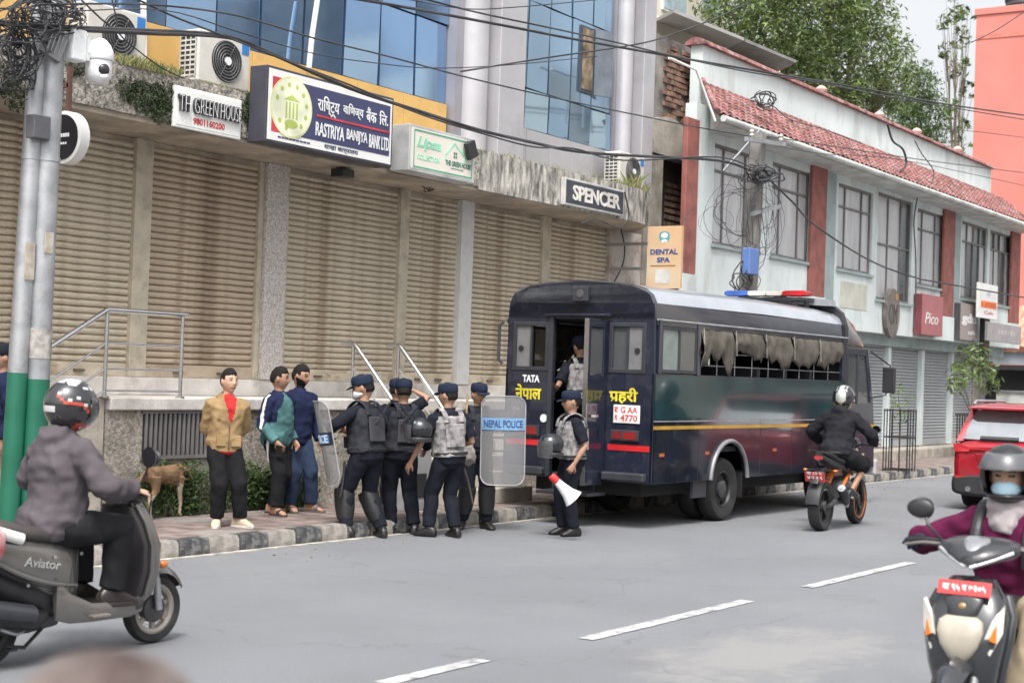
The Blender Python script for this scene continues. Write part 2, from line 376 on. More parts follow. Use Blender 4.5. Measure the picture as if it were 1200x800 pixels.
rnd = random.Random(2); gv = MB()
for _ in range(200):
    x, y = rnd.uniform(6, 34), KY-.03-abs(rnd.gauss(0, .5)); s_ = rnd.uniform(.004, .013); gv.obox((x, y, s_*.3), (s_, s_*.3, 0), (-s_*.3, s_*.7, 0), (0, 0, s_*.4))
gv.build('gutter_grit', mat('grit', (.25, .22, .19), .9, var=.4), kind='stuff')

# ------------------------------------------------------------------ the long shop building with shutters
SY, FY, GY = 13.1, 12.2, 13.1
bld = world_empty('commercial_building', (15, 12.6, .15), 'long shop building with closed roller shutters under blue glass storeys', 'building')
FB, FT = 4.24, 4.80                                     # fascia
wbox('upper_floor', (6, 13.35, 4.3), (23.62, 24, 13), ALUD, bld)
wbox('back_wall', (6, 13.32, .15), (22.9, 13.6, 4.4), CONC, bld)
p = MB(); p.box((11.12, WY, .15), (14.9, WY+.25, 1.27)); p.box((17.75, WY, .15), (22.4, WY+.25, 1.27)); p.box((14.9, WY, .15), (15.6, WY+.25, 1.27)); p.box((15.6, WY+.02, .15), (17.75, WY+.25, 1.27))
p.build('plinth_wall', PEBW, bld)
wbox('ledge', (11.12, WY-.07, 1.272), (22.9, SY+.2, 1.40), CONCL, bld, bevel=.012)
wbox('threshold', (7.0, SY-.06, 1.402), (22.72, SY+.215, 1.60), CONCL, bld, bevel=.01)
# canopy with its pebble-dashed fascia
c = MB()
def fr(x, y0, z): return (x, y0, z)
outl = [(6, FY), (22.0, FY), (22.6, FY+.12), (23.35, FY+.75), (23.5, 13.5), (6, 13.5)]
c.plate(outl, [], lambda u, v, d: V((u, v, FB+d)), .12); c.build('canopy_soffit', SOFF, bld, bevel=.01)
f1 = MB(); rs = []
for i in range(61):
    x = 6+i*(14.05-6-.0)/60; rs.append(x)
f1.box((6, FY-.03, FB+.06), (17.55, FY+.2, FT)); f1.build('fascia', PEB, bld)
f2 = MB(); f2.plate([(17.55, FY-.03), (22.0, FY-.03), (22.62, FY+.1), (23.38, FY+.74), (23.5, 13.45), (17.55, 13.45)], [], lambda u, v, d: V((u, v, FB+.02+d)), FT-FB-.02)
f2.build('fascia', PEB2, bld, label='pale streaked concrete fascia')
wbox('canopy_top', (6, FY+.2, 4.40), (17.55, 13.34, 4.78), CONC, bld)
# lintel
wbox('lintel', (6, SY+.02, 4.14), (22.72, 13.34, 4.236), SOFF, bld)
bays = [(9.95, 12.2, 0), (12.45, 14.22, 1), (14.76, 17.0, 0), (17.2, 18.4, 0), (18.78, 20.62, 0), (20.86, 22.68, 0)]
ZB, ZT = 1.6, 4.14; PITCHS = .074
for bi, (xa, xb, k) in enumerate(bays):
    r_ = MB().box((xa, SY+.0, ZB), (xb, SY+.05, ZB+.15)).build('shutter', SHUT[k], bld, bevel=.006, label='closed cream roller shutter' if k == 0 else 'closed brownish roller shutter')
    zz = ZB+.15; src = None; n = int((ZT-zz)/PITCHS)+1
    pr = [(.045, 0), (.030, .006), (.008, .020), (.002, .040), (.010, .058), (.030, .070), (.045, .074)]
    for i in range(n):
        if src is None:
            b = MB(); rs = []
            N = 6
            for j in range(N+1):
                x = (xb-xa)*j/N; q = .004*sin(j*2.1+bi)
                rs.append([V((x, y+q, z)) for y, z in pr]+[V((x, .06, .074)), V((x, .06, 0))])
            b.rings(rs); src = b.build('slat', SHUT[k], r_, smooth=50); s_ = src
        else: s_ = _inst('slat', src, (0, 0, 0), r_)
        s_.location = (xa, SY+.0+random.uniform(-.002, .002), zz+i*PITCHS)
        s_.rotation_euler = (0, random.uniform(-.0012, .0012), 0)
    for hx in (.3, .7):
        MB().box((xa+(xb-xa)*hx-.07, SY-.03, ZB+.05), (xa+(xb-xa)*hx+.07, SY-.002, ZB+.075)).build('handle', mat('rusty_steel', (.16, .12, .09), .7, .3), r_)
def pil(xa, xb, m, y0=SY-.05, name='pilaster', zt=FB): return wbox(name, (xa, y0, 1.603), (xb, SY+.21, zt-.002), m, bld, bevel=.008)
pil(12.2, 12.45, FRAMEC, name='mullion'); pil(17.0, 17.2, FRAMEC, name='mullion'); pil(20.62, 20.86, FRAMEC, name='mullion')
pil(14.30, 14.68, GRAN, SY-.08); pil(14.22, 14.297, FRAMEC, SY-.03, 'mullion'); pil(14.683, 14.76, FRAMEC, SY-.03, 'mullion')
pil(18.4, 18.70, GRANB, SY-.08); pil(18.703, 18.78, FRAMEC, SY-.03, 'mullion')
pil(9.5, 9.95, GRAN, SY-.08)
wbox('end_wall', (22.68, SY-.06, .15), (23.75, 13.6, FB-.002), mat('stained_plaster', (.50, .46, .42), .9, var=.15, vscale=2, stain=(.24, .14, .10), stains=1.6, samt=.7, bump=.3), bld)
# basement grille
gx0, gx1 = aty(167, 500, WY).x, aty(243, 500, WY).x
gz0, gz1 = aty(205, 533, WY).z, aty(205, 484, WY).z
wbox('basement_opening', (gx0, WY-.004, gz0), (gx1, WY+.02, gz1), DARK, bld)
gr = MB().box((gx0-.03, WY-.03, gz1), (gx1+.03, WY-.006, gz1+.035)).box((gx0-.03, WY-.03, gz0-.035), (gx1+.03, WY-.006, gz0)).build('basement_grille', mat('grille_grey', (.17, .16, .16), .6), bld)
for i in range(14):
    x = gx0+(i+.5)*(gx1-gx0)/14; MB().box((x-.014, WY-.028, gz0), (x+.014, WY-.008, gz1)).build('bar', MATS['grille_grey'], gr)
# stair flights
st = MB()
for i in range(6):
    st.box((15.62, WY-.2*(6-i)-.02, .15), (17.3, WY-.2*(5-i)-.02 if i < 5 else WY-.02, .15+(i+1)*1.2/6.4))
st.build('stair', CONC, bld, bevel=.008)
wbox('stair_side', (17.303, WY-.95, .15), (17.42, WY-.02, .98), CONCL, bld, bevel=.008)
st = MB()
for i in range(7): st.box((11.1-.3*(7-i), WY-.0, .15), (11.1-.3*(6-i), SY+.2, 1.4-(6-i)*.178))
st.build('stair', CONC, bld, bevel=.008); wbox('stair_wall', (5, SY+.0, .15), (11.1, SY+.2, 1.4), CONC, bld)
# ochre cladding panels and curtain walls
zc0, zc1 = FT-.02, 5.55
x = 7.0
while x < 18.0:
    x2 = min(x+1.0, 18.05); wbox('cladding_panel', (x+.006, GY-.03, zc0), (x2-.006, GY+.2, zc1-.01), YEL, bld, bevel=.004); x = x2
def curtain(xa, xb, wdt, z0, rows, mt, tag_):
    wbox('curtain_backing', (xa, GY+.12, z0), (xb, GY+.24, z0+sum(rows)), MULL, bld)
    n = max(1, round((xb-xa)/wdt)); z = z0
    for h in rows:
        for i in range(n):
            x0 = xa+(xb-xa)*i/n; x1 = xa+(xb-xa)*(i+1)/n; q = random.uniform(-.018, .018); r = random.uniform(-.022, .014)
            g = MB().add([(x0+.012, GY+.02+q, z+.012), (x1-.012, GY+.02-q, z+.012), (x1-.012, GY+.02-q+r, z+h-.012), (x0+.012, GY+.02+q+r, z+h-.012),
                          (x0+.012, GY+.14, z+.012), (x1-.012, GY+.14, z+.012), (x1-.012, GY+.14, z+h-.012), (x0+.012, GY+.14, z+h-.012)],
                         [(0, 1, 2, 3), (7, 6, 5, 4), (0, 4, 5, 1), (1, 5, 6, 2), (2, 6, 7, 3), (3, 7, 4, 0)])
            g.build('glass_pane', mt, bld)
        z += h
curtain(7.2, 18.05, .78, zc1, (1.12, 1.3, 1.3), GLASS, 'blue')
curtain(19.42, 22.70, .66, 5.52, (.62, 1.35, 1.35, 1.3), GLASS2, 'teal')
for i in range(5):
    xa = 19.42+i*.66; wbox('cladding_panel', (xa+.006, GY-.03, zc0), (xa+.654, GY+.2, 5.51), ALU, bld, bevel=.004)
# open casement with brown interior
ow = wbox('open_window', (21.62, GY-.02, 6.35), (22.02, GY+.01, 7.42), MULL, bld)
wbox('blind', (21.66, GY-.032, 6.40), (21.98, GY-.022, 7.38), mat('brown_blind', (.20, .15, .10), .9, var=.5, vscale=6), ow)
MB().obox((22.24, GY-.07, 6.9), (.19, -.06, 0), (.006, .02, 0), (0, 0, .54)).build('casement', mat('casement_grey', (.20, .23, .27), .2, .5), ow)
# pilasters of the glass front
def col(x, y, r, m, z0=4.9, z1=9.6): return MB().lathe([(r, z0), (r, z1)], (x, y, 0), n=28).build('round_column', m, bld, smooth=50)
wbox('pilaster', (18.05, GY-.12, zc0), (18.25, GY+.2, 9.6), ALUD, bld)
col(18.47, GY-.10, .24, ALU)
wbox('pilaster', (18.73, GY-.42, zc0), (19.40, GY+.2, 9.6), ALU, bld, bevel=.01)
col(22.92, GY-.08, .15, ALU); wbox('pilaster', (22.72, GY-.02, zc0), (22.78, GY+.2, 9.6), ALUD, bld)
wbox('pilaster', (23.07, GY-.05, zc0), (23.30, GY+.24, 9.6), ALUD, bld); wbox('pilaster', (23.31, GY-.25, 4.9), (23.70, 15, 9.6), ALU, bld, bevel=.01)
# white drain pipe in front of the glass
MB().tube([aty(372, 0, GY-.15), aty(366, 40, GY-.15), aty(362, 80, GY-.15)], .035, 8).build('drain_pipe', WHT, bld, smooth=50)
MB().tube([aty(168, -4, GY-.15), aty(169, 95, GY-.15)], .035, 8).build('drain_pipe', WHT, bld, smooth=50)

# ------------------------------------------------------------------ handrails
RY = WY-.02
A = aty(126, 363, RY); Bq = aty(219, 369, RY); zt = (A.z+Bq.z)/2
e = world_empty('handrail', (A.x, RY, 1.4), 'stainless steel handrail on the ledge left of the man in the tan jacket', 'handrail')
lo = V((A.x-2.15, RY, zt-1.22))
MB().tube([lo, (A.x, RY, zt), (Bq.x, RY, zt)], .027, 12).build('top_rail', STEEL, e, smooth=30)
for x in (A.x, aty(214, 380, RY).x):
    MB().tube([(x, RY, 1.402), (x, RY, zt-.02)], .021, 10).lathe([(.05, 1.401), (.05, 1.415), (.025, 1.42)], (x, RY, 0)).build('post', STEEL, e, smooth=40)
for f in (.62, .33, .08):
    z = 1.4+(zt-1.4)*f if f > .1 else 1.47
    MB().tube([(A.x, RY, z), (aty(214, 380, RY).x, RY, z)], .011, 8).build('bar', STEEL, e, smooth=40)
    MB().tube([(A.x, RY, z), (A.x-1.9, RY, z-1.9*.567)], .011, 8).build('bar', STEEL, e, smooth=40)
for x in (A.x-1.05, A.x-2.1): MB().tube([(x, RY, .15), (x, RY, zt-(A.x-x)*.567)], .021, 10).build('post', STEEL, e, smooth=40)
for i, (px, py, lb) in enumerate([(412, 402, 'stainless steel stair handrail behind the officer holding the leaning shield'), (465, 404, 'stainless steel stair handrail behind the officer in the camouflage vest')]):
    T = aty(px, py, 12.45); x = T.x; zt = T.z
    e = world_empty('handrail', (x, 12.45, 1.4), lb, 'handrail', None)
    dz = 1.18; dy = 1.13
    MB().tube([(x-.02, 12.6, zt), (x, 12.45, zt), (x, 12.38, zt-.03), (x, 12.45-dy, zt-dz)], .027, 12).build('top_rail', STEEL, e, smooth=30)
    for k in (.30, .55): MB().tube([(x, 12.42, zt-k), (x, 12.45-dy, zt-k-dz)], .011, 8).build('bar', STEEL, e, smooth=40)
    MB().tube([(x, 12.42, 1.4), (x, 12.42, zt)], .021, 10).build('post', STEEL, e, smooth=40)
    MB().tube([(x, 12.45-dy, .15), (x, 12.45-dy, zt-dz)], .021, 10).build('post', STEEL, e, smooth=40)

# ------------------------------------------------------------------ signs on the shop building
def flat_sign(name, label, tl, tr, bl, y, depth, face, frame=None, side=None, fr=.03):
    """box sign parallel to the wall; corners as pixels on plane y; returns (empty, fn, w, h)"""
    a, b, c_ = aty(*tl, y), aty(*tr, y), aty(*bl, y)
    x0, x1 = (a.x+c_.x)/2, b.x; z1 = (a.z+b.z)/2; z0 = z1-(a.z-c_.z)
    e = world_empty(name, ((x0+x1)/2, y+depth, z0), label, 'sign')
    wbox('casing', (x0, y+.004, z0), (x1, y+depth, z1), side or frame or face, e, bevel=.008)
    wbox('face_panel', (x0+fr, y, z0+fr), (x1-fr, y+.02, z1-fr), face, e)
    return e, plane_fn((x0, y-.001, z0), (1, 0, 0), (0, 0, 1), (0, -1, 0)), x1-x0, z1-z0
def word(e, fn, s, u, v, w, h, m, name='lettering', d=.004, bold=0., shear=0.):
    text_mb(s, w, h, lambda a, b, c: fn(u+a, v+b, c), d, bold, shear).build(name, m, e)
def rect(e, fn, u, v, w, h, m, name='print', d=.0025):
    MB().prism([(u, v), (u+w, v), (u+w, v+h), (u, v+h)], fn, d).build(name, m, e)
e, fn, w, h = flat_sign('shop_sign', 'white board sign reading THE GREEN HOUSE with raised dark letters', (205, 99), (284, 118), (205, 148), FY-.09, .05, WHT)
sx = w*.05
for wd, u, ww in (('TH', .03, .155), ('GREEN', .25, .345), ('HOUSE', .635, .325)):
    word(e, fn, wd, w*u, h*.40, w*ww, h*.39, mat('sign_letters_dark', (.06, .06, .065), .4), d=.035, bold=.03)
    word(e, plane_fn(fn(0, 0, .0365), (1, 0, 0), (0, 0, 1), (0, -1, 0)), wd, w*(u+.004), h*.415, w*ww*.98, h*.36, WPLA, name='letter_face', d=.004, bold=-.03)
rect(e, fn, w*.195, h*.43, w*.012, h*.05, MATS['sign_letters_dark'])
word(e, fn, '9801160200', w*.27, h*.15, w*.47, h*.16, REDL, bold=.02)
# bank sign
e, fn, w, h = flat_sign('bank_sign', 'large navy and white bank signboard with round yellow emblem and Nepali lettering', (313, 78), (462, 113), (311, 168), FY-.32, .26, WHT, side=mat('sign_side_dark', (.05, .05, .065), .5))
rect(e, fn, w*.04, h*.15, w*.14, h*.72, mat('sign_red', (.55, .05, .07), .5, bump=0)); rect(e, fn, w*.18, h*.15, w*.79, h*.72, NAVYS)
d = MB(); d.prism([(w*.18+w*.155*cos(t*2*pi/40), h*.51+h*.41*sin(t*2*pi/40)) for t in range(40)], fn, .006); d.build('emblem_disc', mat('emblem_yellow', (.66, .68, .34), .5, bump=0), e)
EM = mat('emblem_lines', (.42, .50, .12), .5, bump=0)
EP = mat('emblem_pale', (.76, .78, .58), .5, bump=0)
fn2 = lambda u, v, d: fn(u, v, .0065+d)
d = MB(); k = 40
d.plate([(w*.18+w*.145*cos(t*2*pi/k), h*.51+h*.385*sin(t*2*pi/k)) for t in range(k)], [], fn2, .001); d.build('emblem_field', EP, e)
fn3 = lambda u, v, d: fn(u, v, .008+d)
for t in range(12):
    a = t*2*pi/12+.2; cx, cy = w*.18+w*.112*cos(a), h*.51+h*.30*sin(a)
    if sin(a) < -.95 or .2 < a % 3 < .5: continue
    MB().prism([(cx+w*.012*cos(q), cy+h*.035*sin(q)) for q in [i*pi/4 for i in range(8)]], fn3, .001).build('emblem_mark', EM, e)
for i in range(4): rect(e, fn3, w*(.135+.026*i), h*.36, w*.012, h*.22, EM, 'emblem_mark', .001)
MB().prism([(w*.12, h*.60), (w*.24, h*.60), (w*.18, h*.68)], fn3, .001).build('emblem_mark', EM, e)
MB().prism([(w*.18+w*.05*cos(q), h*.29+h*.06*sin(q)) for q in [i*pi/6 for i in range(12)]], fn3, .001).build('emblem_mark', EM, e)
word(e, fn2, 'रािष्टय', w*.375, h*.505, w*.17, h*.27, WPLA, bold=.015)
word(e, fn2, 'वािणज्य', w*.575, h*.56, w*.165, h*.20, WPLA, bold=.015)
word(e, fn2, 'बैंक', w*.765, h*.57, w*.085, h*.205, WPLA, bold=.015)
word(e, fn2, 'िल.', w*.875, h*.57, w*.075, h*.205, WPLA, bold=.015)
rect(e, fn2, w*.37, h*.475, w*.60, h*.028, MATS['sign_red'])
for wd, u, ww in (('RASTRIYA', .365, .225), ('BANIJYA', .61, .17), ('BANK', .795, .095), ('LTD.', .90, .07)):
    word(e, fn2, wd, w*u, h*.215, w*ww, h*.19, WPLA, bold=.018)
word(e, fn, 'शाखा कार्यालय', w*.44, h*.05, w*.27, h*.075, NAVYS, bold=.01)
[rect(e, fn, w*(.09+.027*i), h*.08, w*.022, h*.022, NAVYS, 'small_print') for i in range(9)]
for sg in (-1, 1): MB().prism([(w*.497+sg*w*.002, h*.485+h*.045), (w*.497+sg*w*.016, h*.50-h*.0), (w*.497+sg*w*.020, h*.505+h*.012), (w*.497+sg*w*.002, h*.56)], fn2, .004).build('lettering', WPLA, e)
# small spotlight under it (hung from soffit)
b = MB().box((14.9, 12.35, FB-.12), (15.12, 12.55, FB-.02)); b = b.build('casing', BLK, None, bevel=.01); tag(b, 'small dark floodlight hung under the canopy below the bank sign', 'lamp'); b.name = 'floodlight'
# green house light box
e, fn, w, h = flat_sign('light_box_sign', 'pale cream light box sign with green border, cursive lettering and house drawing', (482, 146), (558, 163), (478, 200), FY-.36, .30, BEIGES, side=mat('lightbox_frame', (.55, .56, .57), .4, .4), fr=.035)
b = MB(); b.plate([(w*.06, h*.09), (w*.95, h*.09), (w*.95, h*.91), (w*.06, h*.91)], [[(w*.07, h*.12), (w*.94, h*.12), (w*.94, h*.88), (w*.07, h*.88)]], fn, .003); b.build('border', GRNL, e)
word(e, fn, 'Lipsa', w*.10, h*.48, w*.36, h*.30, MINTL, bold=.03, shear=.3)
word(e, fn, 'COLLECTION', w*.11, h*.28, w*.33, h*.11, MINTL, bold=.01)
for a, c_ in (((.53, .50), (.66, .80)), ((.66, .80), (.82, .56)), ((.53, .50), (.535, .38)), ((.80, .62), (.80, .78)), ((.80, .36), (.86, .60))):
    A_, B_ = V((a[0]*w, a[1]*h, 0)), V((c_[0]*w, c_[1]*h, 0)); t = (B_-A_).normalized(); q = V((-t.y, t.x, 0))*.012
    MB().prism([(p.x, p.y) for p in (A_-q, B_-q, B_+q, A_+q)], fn, .003).build('print', MINTL, e)
for i in range(2):
    for j in range(2): rect(e, fn, w*(.655+i*.03), h*(.47+j*.075), w*.022, h*.055, DGRNL)
word(e, fn, 'THE GREEN HOUSE', w*.53, h*.285, w*.40, h*.115, DGRNL, bold=.02)
[rect(e, fn, w*(.62+.022*i), h*.222, w*.017, h*.02, DGRNL, 'small_print') for i in range(9)]
# floodlight clamped on the light box
q0 = aty(552, 176, FY-.42)
fl = MB(); fl.obox(q0, (.05, 0, -.10), (0, .03, 0), (.09, 0, .04)); fl = fl.build('floodlight', BLK, bevel=.008); tag(fl, 'black floodlight clipped to the right end of the cream light box', 'lamp')
MB().tube([q0+V((0, .03, .1)), q0+V((0, .25, .2)), q0+V((0, .4, .2))], .012, 6).build('bracket', BLK, fl)
# SPENCER
e, fn, w, h = flat_sign('shop_sign', 'dark framed sign with raised metal letters reading SPENCER', (663, 207), (732, 224), (662, 239), FY-.12, .08, mat('sign_charcoal', (.045, .05, .065), .4), frame=mat('sign_frame_pale', (.58, .58, .56), .4, .3), fr=.03)
word(e, fn, 'SPENCER', w*.12, h*.22, w*.80, h*.56, mat('letter_metal', (.74, .71, .66), .4, .2), d=.012, bold=.03)
# dental flag sign (projects from the wall, faces along the street)
P0 = aty(757, 268, 12.35); X = P0.x
y0 = 12.95
b0, b1 = atx(757, 336, X), atx(797, 340, X); t0, t1 = atx(757, 264, X), atx(797, 266, X)
e = world_empty('dental_sign', (X, b0.y, b0.z), 'orange and beige projecting sign reading DENTAL SPA above the bus', 'sign')
ya, yb = b0.y, b1.y; za, zb = (b0.z+b1.z)/2, (t0.z+t1.z)/2
wbox('face_panel', (X, yb, za), (X+.06, ya, zb), mat('dental_beige', (.60, .49, .36), .5, col2=(.56, .33, .17), vscale=1.1, bump=0), e)
fn = plane_fn((X-.001, ya, za), (0, -1, 0), (0, 0, 1), (-1, 0, 0)); w, h = ya-yb, zb-za
word(e, fn, 'DENTAL', w*.10, h*.545, w*.80, h*.085, BLUEL, bold=.03); word(e, fn, 'SPA', w*.30, h*.415, w*.38, h*.085, BLUEL, bold=.03)
rect(e, fn, w*.12, h*.355, w*.72, h*.02, mat('dental_brown', (.35, .17, .06), .5, bump=0))
d = MB().prism([(w*.5+w*.19*cos(q)*(1-.2*cos(2*q)), h*.83+h*.085*sin(q)) for q in [i*2*pi/20 for i in range(20)]], fn, .003); d.build('tooth_logo', mat('tooth_teal', (.12, .38, .44), .5, bump=0), e)
MB().prism([(w*.5+w*.10*cos(q), h*.85+h*.045*sin(q)) for q in [i*2*pi/16 for i in range(16)]], lambda u, v, d: fn(u, v, d+.003), .002).build('tooth_logo', WPLA, e)
MB().prism([(w*.40, h*.77), (w*.5, h*.79), (w*.6, h*.77), (w*.55, h*.72), (w*.5, h*.755), (w*.45, h*.72)], lambda u, v, d: fn(u, v, d+.003), .002).build('tooth_logo', WPLA, e)
rect(e, fn, w*.27, h*.08, w*.42, h*.225, mat('sticker_white', (.6, .6, .58), .5, bump=0))
MB().box((X+.02, ya, za+.3*h), (X+.04, 13.1, za+.35*h)).box((X+.02, ya, za+.7*h), (X+.04, 13.1, za+.75*h)).build('bracket', GALV, e)
# round black sign by the poles
c0 = aty(79, 162, 11.75)
e = world_empty('round_sign', c0, 'round black sign with a pale rim hanging behind the lamp poles', 'sign')
MB().lathe([(.24, -.06), (.25, -.055), (.25, .055), (.24, .06)], c0, 'x', 32).build('rim', WHT, e, smooth=40)
MB().lathe([(.215, -.068), (.215, .068)], c0, 'x', 32).build('face_panel', mat('round_sign_black', (.02, .02, .025), .35), e)
fn = plane_fn((c0.x-.069, c0.y+.15, c0.z), (0, -1, 0), (0, 0, 1), (-1, 0, 0))
[rect(e, fn, .08+.03*i, .0, .022, .035, WPLA, 'small_print') for i in range(6)]; [rect(e, fn, .11+.03*i, -.07, .02, .022, WPLA, 'small_print') for i in range(4)]
MB().box((c0.x-.02, c0.y-.02, c0.z+.24), (c0.x+.02, c0.y+.02, FB+.3)).box((c0.x-.02, c0.y, FB+.1), (c0.x+.02, FY, FB+.14)).build('bracket', mat('rust_bar', (.12, .06, .045), .8), e)

# ------------------------------------------------------------------ air conditioners on the canopy
def ac_unit(loc, label, rz=0., grille_left=True, dark=False):
    e = empty('air_conditioner', loc, rz, label, 'air conditioner', 'air conditioners on the canopy')
    W, D, Hh = .82, .30, .58
    MB().box((-W/2, -D/2, .06), (W/2, D/2, .06+Hh)).build('casing', mat('ac_cream', (.56, .54, .50), .5, var=.06, vscale=3, stain=(.4, .37, .33), stains=3, samt=.5), e, bevel=.02)
    MB().box((-W/2+.05, -D/2+.02, 0), (-W/2+.12, D/2-.02, .062)).box((W/2-.12, -D/2+.02, 0), (W/2-.05, D/2-.02, .062)).build('foot', BLK, e)
    c = (.03, -D/2-.004, .06+Hh*.5)
    MB().lathe([(.235, 0), (.235, .012)], c, 'y', 32).build('fan_recess', mat('fan_dark', (.045, .047, .05), .5), e)
    g = MB()
    for r in (.05, .085, .12, .155, .19, .225): g.tube([(c[0]+r*cos(t*2*pi/28), c[1]-.012, c[2]+r*sin(t*2*pi/28)) for t in range(28)], .006, 5, closed=True)
    for t in range(6): a = t*pi/3; g.tube([(c[0]+.04*cos(a), c[1]-.010, c[2]+.04*sin(a)), (c[0]+.23*cos(a), c[1]-.010, c[2]+.23*sin(a))], .004, 5)
    g.build('fan_guard', mat('fan_guard', (.13, .13, .135), .5), e, smooth=50)
    MB().lathe([(.045, 0), (.045, -.02)], (c[0], c[1]-.012, c[2]), 'y', 16).build('fan_hub', WPLA, e)
    MB().box((W/2-.14, -D/2-.006, .06+Hh-.16), (W/2-.03, -D/2+.002, .06+Hh-.04)).build('badge', mat('ac_blue', (.03, .20, .55), .4, bump=0), e)
    g = MB()
    for i in range(9): g.box((-W/2-.012, -D/2+.03, .12+i*.055), (-W/2-.002, D/2-.03, .122+i*.055+.018))
    for j in range(4): y = -D/2+.03+j*.077; g.box((-W/2-.014, y, .11), (-W/2-.004, y+.012, .60))
    g.build('side_grille', mat('ac_cream2', (.52, .50, .46), .5), e)
    MB().box((-W/2-.003, -D/2+.035, .115), (-W/2+.002, D/2-.035, .595)).build('grille_recess', MATS['fan_dark'], e)
    return e
q = aty(249, 108, 12.55); ac_unit((q.x+.02, 12.55, 4.80), 'air conditioner with blue badge above the white THE GREEN HOUSE sign')
q = aty(128, 80, 12.6); ac_unit((q.x, 12.65, 4.80), 'air conditioner behind the white camera, its dark fan half hidden')
q = aty(731, 212, 12.75); ac_unit((q.x, 12.75, 4.80), 'air conditioner at the far end of the canopy behind the SPENCER sign')
# ------------------------------------------------------------------ dirty brick gap between the two buildings
gap = world_empty('brick_wall', (24.7, 13.7, .15), 'blackened narrow wall with exposed bricks between the two buildings', 'wall')
GPY = 13.55
wbox('plaster', (23.5, GPY, .15), (27.2, GPY+.3, 8.0), DIRTY, gap)
a, b = aty(777, 92, GPY), aty(803, 140, GPY)
k = 0
for r in range(13):
    z = b.z-.1+r*.105
    for c in range(5):
        x = a.x+.0+c*.235+(r % 2)*.11
        if random.random() < .12: continue
        bb = MB().box((x, GPY-.03-random.random()*.03, z), (x+.215, GPY+.02, z+.085)); bb.build('brick', BRICK, gap, bevel=.006)
c0, c1 = aty(757, 152, GPY-.3), aty(812, 176, GPY-.3)
b = MB(); b.plate([(c0.x, c0.z-.35)]+[(c0.x+(c1.x-c0.x)*t, c0.z+.1+.25*sin(pi*t)) for t in [i/10 for i in range(11)]]+[(c1.x, c0.z-.35)], [], lambda u, v, d: V((u, GPY-.3+d, v)), .28); b.build('arch_lintel', CONC, gap)
c0, c1 = aty(757, 175, GPY-.28), aty(775, 270, GPY-.28)
wbox('pier', (c0.x, GPY-.28, .15), (c1.x, GPY-.01, c0.z-.05), CONC, gap, bevel=.01)
c0, c1 = aty(776, 178, GPY-.02), aty(800, 262, GPY-.02)
wbox('niche', (c0.x, GPY-.02, c1.z-.2), (c1.x, GPY-.003, c0.z), mat('niche_dark', (.06, .045, .04), .9), gap)
z = c1.z-.1
while z < c0.z-.5:
    for c in range(2): wbox('brick', (c0.x+.15+c*.34, GPY-.035, z), (c0.x+.46+c*.34, GPY-.018, z+.07), BRICK, gap)
    z += .12

# ------------------------------------------------------------------ mint building with tiled skirt roof
MY = 12.5
mb_ = world_empty('mint_building', (34, 12.8, .15), 'pale mint two storey building with red tiled skirt roof and red columns', 'building')
MX0, MX1 = 24.62, 44.3
EZ = 6.42; CZ = 2.97
RECTS = [('w', (838, 165), (888, 292)), ('w', (906, 181), (948, 300)), ('w', (983.5, 205), (1021, 313)), ('d', (1030, 212), (1067, 344)), ('w', (1076, 232), (1105, 328)), ('n', (1128, 248), (1156, 338)), ('n', (1161, 257), (1185, 344))]
wins = []
for kd, tl, br in RECTS:
    a = aty(tl[0], tl[1], MY); b = aty(br[0], br[1], MY)
    wins.append((kd, a.x, b.x, b.z, a.z))
for i, q in enumerate(wins):
    if q[0] == 'w': wins[i] = (q[0], q[1], q[2], 4.22, 6.02)
    if q[0] == 'n': wins[i] = (q[0], q[1], q[2], 4.10, 6.06)
    if q[0] == 'd': wins[i] = (q[0], q[1], q[2], 3.72, 6.10)
b = MB(); b.plate([(MX0, CZ), (MX1, CZ), (MX1, EZ+.2), (MX0, EZ+.2)], [[(q[1], q[3]), (q[2], q[3]), (q[2], q[4]), (q[1], q[4])] for q in wins], lambda u, v, d: V((u, MY+d, v)), .22); b.build('wall', MINT, mb_)
MB().prism([(MX0, MY+.223), (MX0+.3, MY+.223), (27.3, 13.9), (27.0, 13.9)], lambda u, v, d: V((u, v, .15+d)), EZ-.2).build('end_wall', MINT, mb_); wbox('room_back', (MX0+.21, MY+1.2, CZ), (MX1, MY+1.3, EZ), DARK, mb_)
wbox('window_strip', (MX0+.21, MY+.9, 0.1), (MX1, MY+1.1, CZ-.2), CONC, mb_)
for kd, x0, x1, z0, z1 in wins:
    f = MB(); t = .055
    f.plate([(x0, z0), (x1, z0), (x1, z1), (x0, z1)], [[(x0+t, z0+t), (x1-t, z0+t), (x1-t, z1-t), (x0+t, z1-t)]], lambda u, v, d: V((u, MY+.05+d, v)), .07)
    f = f.build('window', WFR, mb_)
    W = x1-x0
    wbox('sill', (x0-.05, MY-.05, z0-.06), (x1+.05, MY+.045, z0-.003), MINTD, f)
    if kd == 'w': cols = [.0, .26, .74, 1.0] if W > 1.2 else [0, .34, .67, 1]; tz = z1-.47
    elif kd == 'd': cols = [0, .36, .72, 1]; tz = z0+1.25
    else: cols = [0, .28, .52, .76, 1]; tz = z1-.5
    for c in cols[1:-1]: wbox('mullion', (x0+W*c-.022, MY+.055, z0+t+.002), (x0+W*c+.022, MY+.115, z1-t-.002), WFR, f)
    wbox('transom', (x0+t+.002, MY+.047, tz-.02), (x1-t-.002, MY+.118, tz+.02), WFR, f)
    for i in range(len(cols)-1):
        for (za, zb) in ((z0, tz), (tz, z1)):
            g = WGL if random.random() < .8 else WGLD
            if kd == 'd' and i == 2: g = WGLD
            wbox('pane', (x0+W*cols[i]+.01, MY+.085, za+.01), (x0+W*cols[i+1]-.01, MY+.095, zb-.01), g, f)
